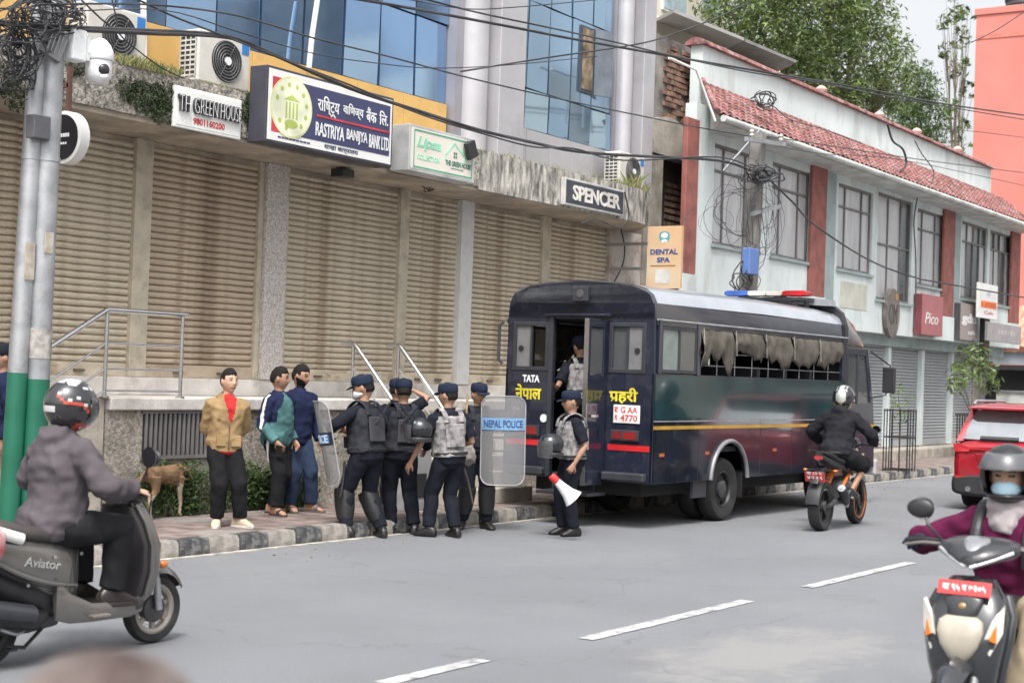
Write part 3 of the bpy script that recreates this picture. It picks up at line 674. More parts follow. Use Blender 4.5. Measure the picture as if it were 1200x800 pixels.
for (px0, px1, top, bot, rec) in ((806, 815, 158, 322, None), (953, 966, 203, 349, 977), (1108, 1117, 240, 372, 1124), (1187, 1194, 263, 380, None)):
    a, b = aty(px0, top, MY-.07), aty(px1, bot, MY-.07)
    MB().box((a.x, MY-.07, b.z), (b.x, MY-.003 if px0 > 810 else MY+.03, EZ-.12)).build('red_column', REDC, mb_, bevel=.015)
    wbox('column_base', (a.x-.03, MY-.09, CZ), (b.x+.03, MY-.004, b.z-.003), MINT, mb_)
    if rec:
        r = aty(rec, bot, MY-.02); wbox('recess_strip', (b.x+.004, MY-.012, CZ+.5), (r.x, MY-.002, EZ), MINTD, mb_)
wbox('plaster_patch', (aty(985, 330, MY).x, MY-.008, 3.42), (aty(1016, 340, MY).x, MY-.001, 3.98), mat('patch_beige', (.50, .50, .44), .9, var=.1), mb_)
# skirt roof of barrel tiles
ex0, ex1 = 24.3, 44.6; EY, RYT = 11.88, 13.05; RZ0, RZ1 = 6.30, 7.22
t = MB(); rows = 9; per = .26; nx = int((ex1-ex0)/per)*6
for j in range(rows):
    f0, f1 = j/rows, (j+1)/rows
    for e_, f in ((0, f0), (1, f1)):
        for i in range(nx+1):
            x = max(ex0+i*per/6, 24.15+1.72*f); ph = (i % 6)/6; h = .045*abs(sin(ph*pi))+(.03 if e_ == 0 else 0)
            t.v.append(V((x, EY+(RYT-EY)*f-.0, RZ0+(RZ1-RZ0)*f+h)))
    o = j*2*(nx+1)
    for i in range(nx): t.f.append([o+i, o+i+1, o+nx+2+i, o+nx+1+i]); t.mi.append(0)
    if j:
        p = o-(nx+1)
        for i in range(nx): t.f.append([p+i, p+i+1, o+i+1, o+i]); t.mi.append(0)
t.build('roof_tile', TILE, mb_, smooth=40, kind='stuff')
b = MB(); b.plate([(EY, RZ0-.05), (RYT, RZ1-.09), (RYT, RZ0-.12), (EY, RZ0-.12)], [], lambda u, v, d: V((ex0+.02+d*(ex1-ex0-.04-(1.55*(u-EY)/(RYT-EY)))+1.55*(u-EY)/(RYT-EY), u, v)), 1.0); b.build('eave_board', GUT, mb_)
MB().tube([(ex0, EY-.05, RZ0-.05), (ex1, EY-.05, RZ0-.05)], .06, 8).build('gutter', GUT, mb_, smooth=50)
MB().tube([(24.18, EY, RZ0+.05), (25.9, RYT, RZ1+.05)], .055, 8).build('verge_tile', TILE, mb_, smooth=50)
PZ = 7.92
wbox('parapet', (25.88, 13.06, 6.4), (43.8, 13.3, PZ), MINT, mb_)
x = 25.8
while x < 43.8:
    x2 = min(x+.62, 43.9)
    b = MB().rings([[V((xx, 13.18+y, PZ+z)) for y, z in ((-.22, 0.002), (-.20, .06), (-.1, .12), (0, .14), (.1, .12), (.2, .06), (.22, 0.002))] for xx in (x+.008, x2-.008)])
    b.build('coping_tile', TILE, mb_, smooth=50); x = x2
for px, py in ((962, 118), (1030, 141), (1074, 158), (1122, 178)):
    c = aty(px, py, 13.18); MB().lathe([(.12, 0), (.14, .06), (.08, .12), (.03, .15)], (c.x, 13.18, PZ+.13), n=10).build('finial', mat('finial_pinkish', (.5, .33, .29), .8), mb_, smooth=50)
# ground floor
wbox('lower_wall', (MX0+.004, MY+.02, .15), (26.9, MY+.22, CZ-.003), MINT, mb_)
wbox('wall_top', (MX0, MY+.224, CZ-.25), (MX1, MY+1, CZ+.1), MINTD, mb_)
sh = [(27.0, 29.0), (29.2, 31.4), (31.5, 33.2), (33.4, 35.35), (35.55, 37.7), (37.9, 40.0), (40.2, 42.3)]
for i, (x0, x1) in enumerate(sh):
    s_ = wbox('shutter', (x0, MY+.40, .38), (x1, MY+.44, .54), GSH if i > 2 else SHUT[0], mb_)
    src = None
    for j in range(29):
        z = .54+j*.076
        if src is None:
            src = MB().rings([[V((xx, y, zz)) for y, zz in ((.036, 0), (.012, .014), (.004, .038), (.012, .062), (.036, .076), (.05, .076), (.05, 0))] for xx in (0, x1-x0)]).build('slat', GSH if i > 2 else SHUT[0], s_, smooth=50); q = src
        else: q = _inst('slat', src, (0, 0, 0), s_)
        q.location = (x0, MY+.40, z)
    if i: wbox('pier', (sh[i-1][1]+.004, MY+.30, .38), (x0-.004, MY+.5, CZ-.26), MINT, mb_, bevel=.006)
wbox('step', (26.5, MY-.28, .1), (44, MY+.6, .36), CONC, mb_, bevel=.01)
# signs on the mint building
c = aty(1046, 367, MY-.1)
e = world_empty('oval_sign', (c.x, MY-.05, c.z-.5), 'oval dark wooden sign with carved monogram on the mint wall', 'sign')
ow_ = mat('weathered_wood', (.17, .15, .135), .8, var=.3, vscale=4, stretch=(6, 1, 1), bump=.4)
MB().plate([(c.x+.43*cos(t), c.z+.56*sin(t)) for t in [i*2*pi/36 for i in range(36)]], [], lambda u, v, d: V((u, MY-.12+d, v)), .1).build('board', ow_, e, bevel=.02)
fn = plane_fn((c.x-.28, MY-.121, c.z-.25), (1, 0, 0), (0, 0, 1), (0, -1, 0))
word(e, fn, 'CM', .0, 0, .52, .46, mat('carved_dark', (.07, .06, .055), .9), d=.006)
MB().prism([(c.x+.18+.1*cos(t), c.z+.38+.08*sin(t)) for t in [i*2*pi/12 for i in range(12)]], lambda u, v, d: V((u, MY-.121-d, v)), .006).build('mark', mat('wood_ochre', (.33, .2, .07), .8), e)
def mint_sign(name, label, tl, tr, bl, dep, face, side):
    return flat_sign(name, label, tl, tr, bl, MY-dep, min(dep-.01, .20 if dep < .3 else .08), face, side=side, fr=.004)
e, fn, w, h = mint_sign('box_sign', 'red box sign with white handwriting on the mint building', (1081, 344), (1105.5, 348), (1080, 392), .22, mat('sign_dusty_red', (.36, .13, .14), .6, var=.06), mat('sign_red_side', (.20, .05, .06), .6))
word(e, fn, 'Pico', w*.15, h*.28, w*.62, h*.28, WPLA, shear=.25, bold=.0)
e, fn, w, h = mint_sign('box_sign', 'brown box sign reading gdn cafe in white letters', (1126, 355), (1146, 358), (1125, 398), .18, mat('sign_brown_grey', (.30, .25, .24), .6, var=.06), mat('sign_brown_side', (.07, .07, .075), .6))
word(e, fn, 'gdn', w*.08, h*.40, w*.86, h*.34, WPLA, bold=.05); word(e, fn, 'cafe', w*.45, h*.16, w*.42, h*.13, WPLA, bold=.03)
e, fn, w, h = mint_sign('hanging_sign', 'white sign with orange band standing above the grey board', (1148, 331), (1169.5, 335), (1147, 372), .42, mat('sign_white', (.70, .70, .70), .5, var=.03), WHT)
rect(e, fn, w*.10, h*.30, w*.84, h*.20, ORNL); word(e, fn, 'KIMBO', w*.14, h*.335, w*.76, h*.12, mat('lettering_deep_red', (.5, .05, .02), .5)); word(e, fn, 'Cafe', w*.28, h*.12, w*.5, h*.10, REDL)
d = MB().prism([(w*.5+w*.10*cos(t), h*.72+h*.09*sin(t)) for t in [i*2*pi/12 for i in range(12)]], fn, .003); d.build('print', mat('pale_blue_print', (.45, .50, .62), .5), e)
wbox('post', (aty(1153, 372, MY-.3).x, MY-.33, 2.0), (aty(1159, 372, MY-.3).x, MY-.2, 4.2), BLK, e)
for z in (2.4, 3.9): wbox('bracket', (aty(1155, 372, MY-.3).x, MY-.19, z), (aty(1157, 372, MY-.3).x, MY-.004, z+.06), BLK, e)
e, fn, w, h = mint_sign('board_sign', 'plain grey sign board below the white sign with orange band', (1158, 379), (1197, 381), (1157, 401), .50, mat('sign_grey', (.30, .28, .29), .6, var=.08), mat('sign_grey_side', (.2, .2, .2), .6))
[rect(e, fn, w*(.3+.09*i), h*.4, w*.06, h*.26, mat('lettering_grey', (.40, .39, .39), .6), 'lettering') for i in range(6)]

# ------------------------------------------------------------------ buildings behind
bb = world_empty('apartment_building', (70, 30, 0), 'tall cream building with pale blue windows behind the metal roof', 'building')
q0, q1 = aty(765, 60, 30), aty(842, 60, 30)
wbox('wall', (q0.x-3, 30, 0), (q1.x+1.2, 42, 32), CREAM, bb)
for px0, px1 in ((776, 805), (822, 845)):
    a, b = aty(px0, 11, 29.95), aty(px1, 11, 29.95)
    f = wbox('window', (a.x, 29.93, a.z), (b.x, 30.02, a.z+2.2), WHT, bb); wbox('pane', (a.x+.1, 29.91, a.z+.1), (b.x-.1, 29.925, a.z+2.1), mat('pale_pane', (.45, .55, .62), .1, coat=.5), f)
hb = world_empty('white_house', (36, 18, 0), 'white house with a sloping corrugated metal canopy behind the mint parapet', 'building')
HY = 17.2
a, b = aty(768, 40, HY), aty(912, 100, HY)
wbox('wall', (a.x-1, HY, 0), (b.x+.1, HY+5, aty(768, 25, HY).z+.15), CREAM, hb)
y2 = HY-1.5
def slope(tl, tr, bl, br, m, nm):
    P = [aty(tl[0], tl[1], y2), aty(tr[0], tr[1], y2), aty(br[0], br[1], HY-.01), aty(bl[0], bl[1], HY-.01)]
    v = [p for p in P]+[p+V((0, 0, .07)) for p in P]
    MB().add(v, [(3, 2, 1, 0), (4, 5, 6, 7), (0, 1, 5, 4), (1, 2, 6, 5), (2, 3, 7, 6), (3, 0, 4, 7)]).build(nm, m, hb, recalc=True)
CM = mat('corrugated_metal', (.44, .43, .42), .6, .1, var=.1, stretch=(8, 1, 1))
slope((790, 15), (872, 48), (769, 25), (850, 56), CM, 'canopy_sheet')
slope((873, 49), (933, 74), (851, 57), (912, 84), mat('corrugated_dark', (.26, .25, .25), .6), 'canopy_sheet')
pk = world_empty('coral_building', (66, 18, 0), 'tall plain coral pink building at the right edge', 'building')
XP = 64.0
L_ = atx(1142, 100, XP); T_ = atx(1147, 18, XP)
wbox('wall', (XP, L_.y-6, 0), (XP+14, L_.y, T_.z), PINK, pk)
wbox('coping', (XP-.06, L_.y-6.06, T_.z), (XP+14, L_.y+.06, T_.z+.25), PINK, pk); wbox('band', (XP-.03, L_.y-6, T_.z-1.0), (XP-.002, L_.y, T_.z-.85), mat('coral_band', (.62, .20, .15), .85), pk)
q = atx(1180, 12, XP+1.5)
e = world_empty('water_tank', (XP+1.5, q.y, T_.z+.25), 'dark ribbed water tank on the roof of the coral building', 'water tank')
MB().lathe([(.9, 0)]+[(.92+.05*(i % 2), .12+i*.13) for i in range(12)]+[(.5, 1.9), (.25, 2.0)], (XP+1.5, q.y-.9, T_.z+.26), n=24).build('tank', mat('tank_dark', (.05, .05, .06), .5), e, smooth=30)
wbox('stand', (XP+.5, q.y-2, T_.z+.253), (XP+2.4, q.y+.1, T_.z+.4), CONC, e)
# low shop with a tiled roof at the far right
lw = world_empty('corner_shop', (47, 13, 0), 'low shop with orange tiled roof and dark shopfront behind the red car', 'building')
LX = 47.0
a, b = atx(1152, 398, LX), atx(1215, 412, LX)
wbox('wall', (LX, 9.6, 0), (LX+5, a.y+.6, 2.55), mat('shop_grey', (.26, .27, .29), .8, var=.1), lw); wbox('fascia', (LX-.5, 9.6, 2.56), (LX-.05, a.y+.3, 2.95), mat('shop_bluegrey', (.32, .36, .40), .7), lw)
t = MB()
for j in range(5):
    for i in range(26):
        y = 9.5+i*.22; t.tube([(LX-.65+j*.5, y, 3.0+j*.26), (LX-.65+j*.5+.54, y, 3.0+j*.26+.29)], .115, 8)
t.build('roof_tile', mat('roof_tile_orange', (.55, .24, .16), .8, var=.2, vscale=6, stain=(.62, .5, .42), stains=4), lw, kind='stuff', smooth=50)
wbox('window', (LX-.03, 11.7, .9), (LX-.002, 12.2, 1.9), WHT, lw); wbox('doorway', (LX-.02, 12.4, .1), (LX-.003, 14.0, 2.4), DARK, lw)
e = wbox('utility_cabinet', (44.3, 11.6, .15), (45.0, 12.9, 1.75), mat('cabinet_white', (.50, .52, .50), .6)); tag(e, 'pale box cabinet standing behind the small street tree near the red car', 'cabinet')
wbox('lid', (44.25, 11.55, 1.752), (45.05, 12.95, 1.80), GALV, e)
# fence of dark bars beside the small tree
fe = world_empty('railing_fence', (39.5, 11.9, .15), 'dark low railing behind the small street tree', 'fence')
for i in range(18): wbox('bar', (38.0+i*.2, 11.98, .15), (38.025+i*.2, 12.005, 1.15), BLK, fe)
wbox('rail', (37.9, 11.975, 1.152), (41.6, 12.01, 1.19), BLK, fe)

# ------------------------------------------------------------------ trees and plants
def leaf_cloud(blobs, n, size, mats, seed=1, flat=.6):
    rnd = random.Random(seed); m = MB(); tot = sum(b[1][0]*b[1][1]*b[1][2] for b in blobs)
    for c, r in blobs:
        k = max(8, int(n*r[0]*r[1]*r[2]/tot)); ctr = []
        for _ in range(k):
            if min(r) > .55 and ctr and rnd.random() > .03:
                if rnd.random() < .85:
                    d_c, nn_ = rnd.choice(ctr); p = d_c+V((rnd.gauss(0, .13), rnd.gauss(0, .13), rnd.gauss(0, .09)))
                    q = V((c[0]+p.x*r[0], c[1]+p.y*r[1], c[2]+p.z*r[2]))
                    nrm = ((p-d_c)*3+V((rnd.gauss(0, .4), rnd.gauss(0, .4), rnd.gauss(.6, .4)))).normalized()
                    u = nrm.orthogonal().normalized(); u = (Matrix.Rotation(rnd.uniform(0, 6.28), 3, nrm) @ u); v = nrm.cross(u)
                    s = size*rnd.uniform(.6, 1.4); m.cur = nn_ if rnd.random() < .75 else rnd.randrange(len(mats))
                    m.add([q-u*s, q-v*s*flat*.5+u*s*.1, q+u*s, q+v*s*flat*.5+u*s*.1], [(0, 1, 2, 3)]); continue
            while True:
                p = V((rnd.uniform(-1, 1), rnd.uniform(-1, 1), rnd.uniform(-1, 1)))
                l = p.length
                if l <= 1 and rnd.random() < .25+.75*l*l: break
            q = V((c[0]+p.x*r[0], c[1]+p.y*r[1], c[2]+p.z*r[2])) + V((rnd.gauss(0, .12), rnd.gauss(0, .12), rnd.gauss(0, .12)))*min(r)
            nrm = (p*.8+V((rnd.gauss(0, .5), rnd.gauss(0, .5), rnd.gauss(.5, .5)))).normalized()
            u = nrm.orthogonal().normalized(); u = (Matrix.Rotation(rnd.uniform(0, 6.28), 3, nrm) @ u); v = nrm.cross(u)
            s = size*rnd.uniform(.6, 1.4); m.cur = rnd.choices(range(len(mats)), [3, 2, 2][:len(mats)])[0]; ctr.append((p, rnd.choices(range(len(mats)), [3, 3, 2][:len(mats)])[0]))
            m.add([q-u*s, q-v*s*flat*.5+u*s*.1, q+u*s, q+v*s*flat*.5+u*s*.1], [(0, 1, 2, 3)])
    return m
def tree(name, base, h, blobs, n, size, label, trunk_r=.2, seed=1, limbs=True, mats=None):
    e = world_empty(name, base, label, 'tree'); base = V(base); rnd = random.Random(seed)
    t = MB(); top = V((sum(b[0][0] for b in blobs)/len(blobs), sum(b[0][1] for b in blobs)/len(blobs), base.z+h*.8))
    t.tube(spline([base, base.lerp(top, .4)+V((.2*trunk_r, .3*trunk_r, 0)), base.lerp(top, .7), top], 4), [trunk_r*(1-.9*i/12) for i in range(13)], 8)
    for c, r in blobs:
        f = rnd.uniform(.35, .7); s = base.lerp(top, f); cc = V(c)
        t.tube(spline([s, s.lerp(cc, .5)+V((0, 0, .1*h*.3)), cc], 3), [trunk_r*.4*(1-.85*i/6) for i in range(7)], 5)
        for _ in range(3):
            d = V((rnd.uniform(-1, 1)*r[0], rnd.uniform(-1, 1)*r[1], rnd.uniform(-1, 1)*r[2]))*.9
            t.tube([s.lerp(cc, .7), cc+d], [trunk_r*.18, trunk_r*.03], 4)
    t.build('trunk', BARK, e, smooth=60)
    leaf_cloud(blobs, n, size, mats or LEAF, seed).build('crown', mats or LEAF, e)
    return e
TY = 27.0
def blob(px, py, r, y=TY, ry=None, dy=0):
    c = aty(px, py, y+dy); return ((c.x, c.y, c.z), (r, ry or r, r))
bl = [blob(880, 30, 2.0), blob(915, 75, 2.0), blob(950, 25, 2.4), blob(1000, 60, 2.4), blob(960, 95, 2.2), blob(1010, 15, 1.8), blob(1035, 95, 1.6), blob(900, -30, 2.4), blob(970, -35, 2.4), blob(1020, 130, 1.5), blob(855, 10, 1.3), blob(930, 120, 1.8), blob(1050, 60, 1.0), blob(985, 130, 1.6)]
b0 = aty(960, 300, TY); tree('broadleaf_tree', (b0.x, TY, 0), aty(960, 20, TY).z, bl, 36000, .13, 'large dense green tree behind the mint building', .5, 3)
bl = [blob(1070, 110, 1.6, 31), blob(1085, 140, 1.5, 31), blob(1060, 150, 1.5, 31), blob(1100, 160, .9, 31), blob(1075, 85, .9, 31)]
b0 = aty(1075, 300, 31); tree('broadleaf_tree', (b0.x, 31, 0), aty(1075, 100, 31).z, bl, 7500, .125, 'darker round tree right of the large tree, above the tiled coping', .3, 5, mats=[LEAF[2], LEAF[0]])
bl = [blob(1120+dx, py, r, 33) for dx, py, r in ((0, 20, .8), (8, 45, .7), (-10, 60, .6), (5, 80, .8), (12, 105, .7), (-6, 125, .7), (4, 150, .7), (10, 170, .6), (-14, 25, .5), (14, 15, .6), (-2, -5, .6))]
b0 = aty(1122, 300, 33); tree('slender_tree', (b0.x, 33, 0), aty(1122, 20, 33).z, bl, 1100, .2, 'thin sparse tree beside the coral building', .2, 8)
a = atz(1140, 535, .15)
bl = [blob(1140, 425, .45, 11.6), blob(1125, 440, .35, 11.6), blob(1155, 435, .35, 11.6), blob(1140, 412, .3, 11.6), blob(1120, 452, .25, 11.6), blob(1160, 450, .3, 11.6)]
c = aty(1138, 470, 11.6); tree('street_tree', (c.x, 11.6, .15), 2.4, bl, 620, .085, 'small leafy street tree behind the red car', .045, 4, mats=[LEAF[0], mat('leaf_olive', (.12, .14, .06), .6)])
# tree guard with a sapling
g0, g1 = atz(1039, 553, .15), atz(1067, 551, .15)
gx, gy = (g0.x+g1.x)/2, (g0.y+g1.y)/2; hw = .235; hz = aty(1050, 479, gy).z-.15
e = world_empty('tree_guard', (gx, gy, .15), 'black square metal tree guard on the pavement edge', 'tree guard')
for z in (.04, hz*.55, hz-.03):
    g = MB()
    for a_, b_ in (((-hw, -hw), (hw, -hw)), ((hw, -hw), (hw, hw)), ((hw, hw), (-hw, hw)), ((-hw, hw), (-hw, -hw))):
        g.tube([(gx+a_[0], gy+a_[1], .15+z), (gx+b_[0], gy+b_[1], .15+z)], .014, 6)
    g.build('hoop', BLK, e)
for i in range(4):
    for j in range(4):
        if i in (0, 3) or j in (0, 3):
            x, y = gx-hw+i*2*hw/3, gy-hw+j*2*hw/3; MB().box((x-.009, y-.009, .15), (x+.009, y+.009, .15+hz)).build('bar', BLK, e)
e = world_empty('sapling', (gx, gy, .15), 'thin sapling growing inside the black tree guard', 'plant')
MB().tube([(gx, gy, .15), (gx+.03, gy, 1.0), (gx-.02, gy+.05, 1.7)], [.012, .01, .004], 6).build('stem', BARK, e)
leaf_cloud([((gx, gy, 1.55), (.22, .22, .28)), ((gx+.05, gy, 1.2), (.15, .15, .2))], 90, .05, [LEAF[0]], 5).build('foliage', LEAF[0], e)
# creeper and weeds
x0, x1 = aty(168, 560, WY).x, aty(362, 560, WY).x
h = []
for i in range(84):
    t = random.random(); x = x0+(x1-x0)*t; hz = random.uniform(.05, .50-.12*(t > .6))
    h.append(((x, WY-.07, .15+hz), (.17, .08, .14)))
e = tag(leaf_cloud(h, 7000, .030, [LEAF[2], LEAF[0]], 9).build('creeper', [LEAF[2], LEAF[0]]), 'dark green creeper covering the foot of the plinth wall behind the three civilians', 'plant')
def weeds(name, pxs, y, label, n, hgt, cols):
    m = MB(); rnd = random.Random(3)
    for _ in range(n):
        k = rnd.random()*(len(pxs)-1); i = int(k); f = k-i; px = pxs[i][0]+(pxs[i+1][0]-pxs[i][0])*f; py = pxs[i][1]+(pxs[i+1][1]-pxs[i][1])*f
        p = aty(px, py, y+rnd.uniform(-.05, .18)); p.z = FT-.02; hh = hgt*rnd.uniform(.4, 1.2)*(.5+.9*noise.noise(V((p.x*1.7, 3, 0)))**2*4)
        d = V((rnd.gauss(0, .35), rnd.gauss(-.1, .3), 1)).normalized(); s = d.cross(V((0, 1, 0))).normalized()*.006
        m.cur = rnd.randrange(len(cols)); q = p+d*hh*.6; r = p+d*hh+V((d.x, d.y, -.1))*hh*.4
        m.add([p-s, p+s, q+s*.8, r, q-s*.8], [(0, 1, 2, 3, 4)])
    tag(m.build(name, cols), label, None, None, 'stuff')
GR = [mat('weed_green', (.13, .17, .05), .7, bump=0), mat('weed_dry', (.30, .26, .12), .8, bump=0)]
weeds('grass', [(100, 85), (205, 100)], FY+.05, 'green weeds growing on the canopy edge', 700, .22, GR); weeds('grass', [(555, 180), (720, 205), (760, 215)], FY+.05, 'dry grass tufts growing on the canopy edge', 900, .16, GR)
weeds('grass', [(140, 88), (210, 104)], FY-.02, 'taller green weeds left of the white THE GREEN HOUSE sign', 900, .26, GR)
mz = []
for px, py, k in ((150, 105, .16), (165, 112, .2), (180, 118, .22), (195, 112, .2), (190, 130, .18), (290, 130, .16), (300, 140, .18), (298, 120, .16), (60, 95, .18), (20, 110, .2), (0, 90, .2), (90, 75, .15)):
    c = aty(px, py, FY-.04); mz.append(((c.x, c.y, c.z), (k, .035, k*.9)))
tag(leaf_cloud(mz, 5200, .022, [LEAF[2], mat('moss_dark', (.035, .045, .02), .9, bump=0)], 21).build('moss', [LEAF[2], MATS['moss_dark']]), 'dark moss and ferns growing on the pebble dashed canopy face', None, None, 'stuff')
weeds('grass', [(225, 105), (310, 120)], FY+.05, 'small weeds below the air conditioner', 350, .12, GR)

# ------------------------------------------------------------------ poles, camera, cables
def lamp_pole(pt, pb, r, label, y, zg=2.62):
    """steel pole with the lower part painted green"""
    T, B = aty(pt[0], pt[1], y), aty(pb[0], pb[1], y); d = (T-B)/(T.z-B.z); G = B+d*(.15-B.z); top = G+d*6.6; gz = G+d*(zg-.15)
    e = world_empty('street_pole', G, label, 'pole', 'pair of steel poles with green painted feet')
    MB().tube([gz, gz.lerp(top, .5), top], [r, r*.97, r*.94], 20).build('shaft', GALV, e, smooth=50)
    MB().tube([G, gz], [r*1.03, r*1.015], 20).build('painted_foot', GREENP, e, smooth=50)
    for z in (3.35, 4.62):
        p = G+d*z; MB().tube([p-d*.02, p+d*.02], r*1.045, 20).build('joint_ring', GALV, e, smooth=50)
    MB().lathe([(r*1.9, .0), (r*1.9, .03), (r*1.2, .05)], G, n=16).build('base_plate', GALV, e)
    return e, G, d
PY = 10.95
e1, G1, d1 = lamp_pole((63, 20), (38, 560), .108, 'thicker front steel pole carrying the white camera, green below', PY, 1.59)
e2, G2, d2 = lamp_pole((41, 120), (13, 560), .085, 'thinner steel pole on the left with torn posters, green below', PY+.05, 1.64)
p = G2+d2*2.45; MB().obox(p+V((-.02, -.088, .0)), (.05, -.0, 0), (0, .004, 0), (0, 0, .16)).build('torn_poster', mat('torn_paper', (.50, .45, .38), .9, col2=(.3, .26, .22), vscale=12), e2)
p = G1+d1*2.62; MB().obox(p+V((-.03, -.108, 0)), (.045, 0, 0), (0, .005, 0), (0, 0, .09)).build('torn_poster', MATS['torn_paper'], e1)
p = G1+d1*1.62; MB().tube([p, p+d1*.26], .112, 20).build('torn_poster', mat('torn_paper_ring', (.42, .40, .37), .9, col2=(.2, .19, .18), vscale=14), e1, smooth=50)
q = aty(38, 150, PY); bx = wbox('junction_box', (q.x-.09, PY-.13, q.z-.10), (q.x+.09, PY-.02, q.z+.10), mat('box_dark_grey', (.10, .10, .11), .5), None, bevel=.008); tag(bx, 'dark grey junction box strapped to the thinner pole', 'junction box')
q = aty(51, 54, PY)
fl = MB().obox(q+V((0, -.13, 0)), (.10, -.02, -.04), (.02, .03, 0), (.035, -.01, .11)).build('floodlight', mat('floodlight_grey', (.20, .20, .21), .5), bevel=.01); tag(fl, 'grey finned floodlight fixed to the thicker pole beside the camera', 'lamp')
for i in range(5): MB().obox(q+V((-.075+i*.037+.0, -.168, .03-i*.014)), (.004, 0, 0), (0, .012, 0), (.025, -.007, .085)).build('fin', GALV, fl)
# dome camera
c = aty(92, 55, PY-.12)
e = world_empty('security_camera', c, 'white dome security camera on an arm from the thicker pole', 'camera')
MB().box((c.x-.13, PY-.2, c.z-.14), (c.x+.03, PY-.06, c.z+.14)).build('back_box', WPLA, e, bevel=.018)
MB().box((c.x+.035, PY-.18, c.z-.12), (c.x+.085, PY-.10, c.z+.10)).build('mount_plate', WPLA, e, bevel=.01)
k = aty(116, 70, PY-.15)
MB().tube(spline([(c.x+.06, PY-.15, c.z-.05), (c.x+.14, PY-.15, c.z+.05), (k.x-.02, PY-.15, c.z+.075), (k.x, PY-.15, k.z+.17)], 5), .035, 12).build('arm', WPLA, e, smooth=50)
MB().lathe([(.03, .19), (.06, .175), (.10, .13), (.125, .07), (.132, 0.0), (.125, -.012)], (k.x, PY-.15, k.z), n=24).build('hood', WPLA, e, smooth=50)
MB().lathe([(.118, -.014), (.118, -.10), (.112, -.15), (.09, -.20), (.05, -.22)], (k.x, PY-.15, k.z), n=24).build('housing', WPLA, e, smooth=50)
MB().sphere((k.x-.02, PY-.235, k.z-.10), (.06, .05, .06)).build('lens', mat('lens_dark', (.03, .03, .035), .1), e, smooth=60)
MB().sphere((k.x-.01, PY-.22, k.z-.155), (.055, .055, .05)).build('lens_shroud', WPLA, e, smooth=60)
# concrete utility pole
UY = 10.9
T, B = aty(889, 158, UY), aty(876, 345, UY); d = (T-B)/(T.z-B.z); G = B+d*(.15-B.z)
e = world_empty('utility_pole', G, 'grey concrete utility pole tangled with cables behind the bus', 'pole')
MB().rings([[G+d*z+V((a*r, b*r, 0)) for a, b in ((-1, -.75), (-.75, -1), (.75, -1), (1, -.75), (1, .75), (.75, 1), (-.75, 1), (-1, .75))] for z, r in ((0, .15), (5.7, .105))]).build('shaft', mat('pole_concrete', (.20, .19, .18), .9, var=.25, vscale=3, stain=(.13, .12, .11), stains=3, bump=.4), e)
tp = G+d*5.55
MB().obox(tp+V((-.05, -.16, 0)), (.75, 0, .06), (0, .03, 0), (0, 0, .035)).build('cross_arm', GALV, e); MB().obox(tp+V((.1, -.14, -1.1)), (.55, 0, .12), (0, .025, 0), (0, 0, .03)).build('cross_arm', GALV, e)
for x in (-.6, .55): MB().lathe([(.03, 0), (.045, .03), (.03, .06), (.045, .09), (.02, .13)], tp+V((x, -.16, .04+x*.08)), n=10).build('insulator', mat('insulator', (.35, .33, .30), .3), e, smooth=40)
q = aty(878, 306, UY-.2); bx = wbox('meter_box', (q.x-.19, UY-.30, q.z-.22), (q.x+.15, UY-.16, q.z+.20), mat('box_blue', (.10, .18, .42), .5, var=.1), None, bevel=.015); tag(bx, 'blue meter box on the concrete utility pole', 'meter box')
def cable(px, y, r, label, cat='cable', seg=5, name='cable'):
    ys = y if isinstance(y, (list, tuple)) else [y]*len(px)
    pts = spline([aty(p[0], p[1], yy) for p, yy in zip(px, ys)], seg)
    return tag(MB().tube(pts, r*.78, 6).build(name, CABLE, smooth=60), label, cat)
W_ = 10.8
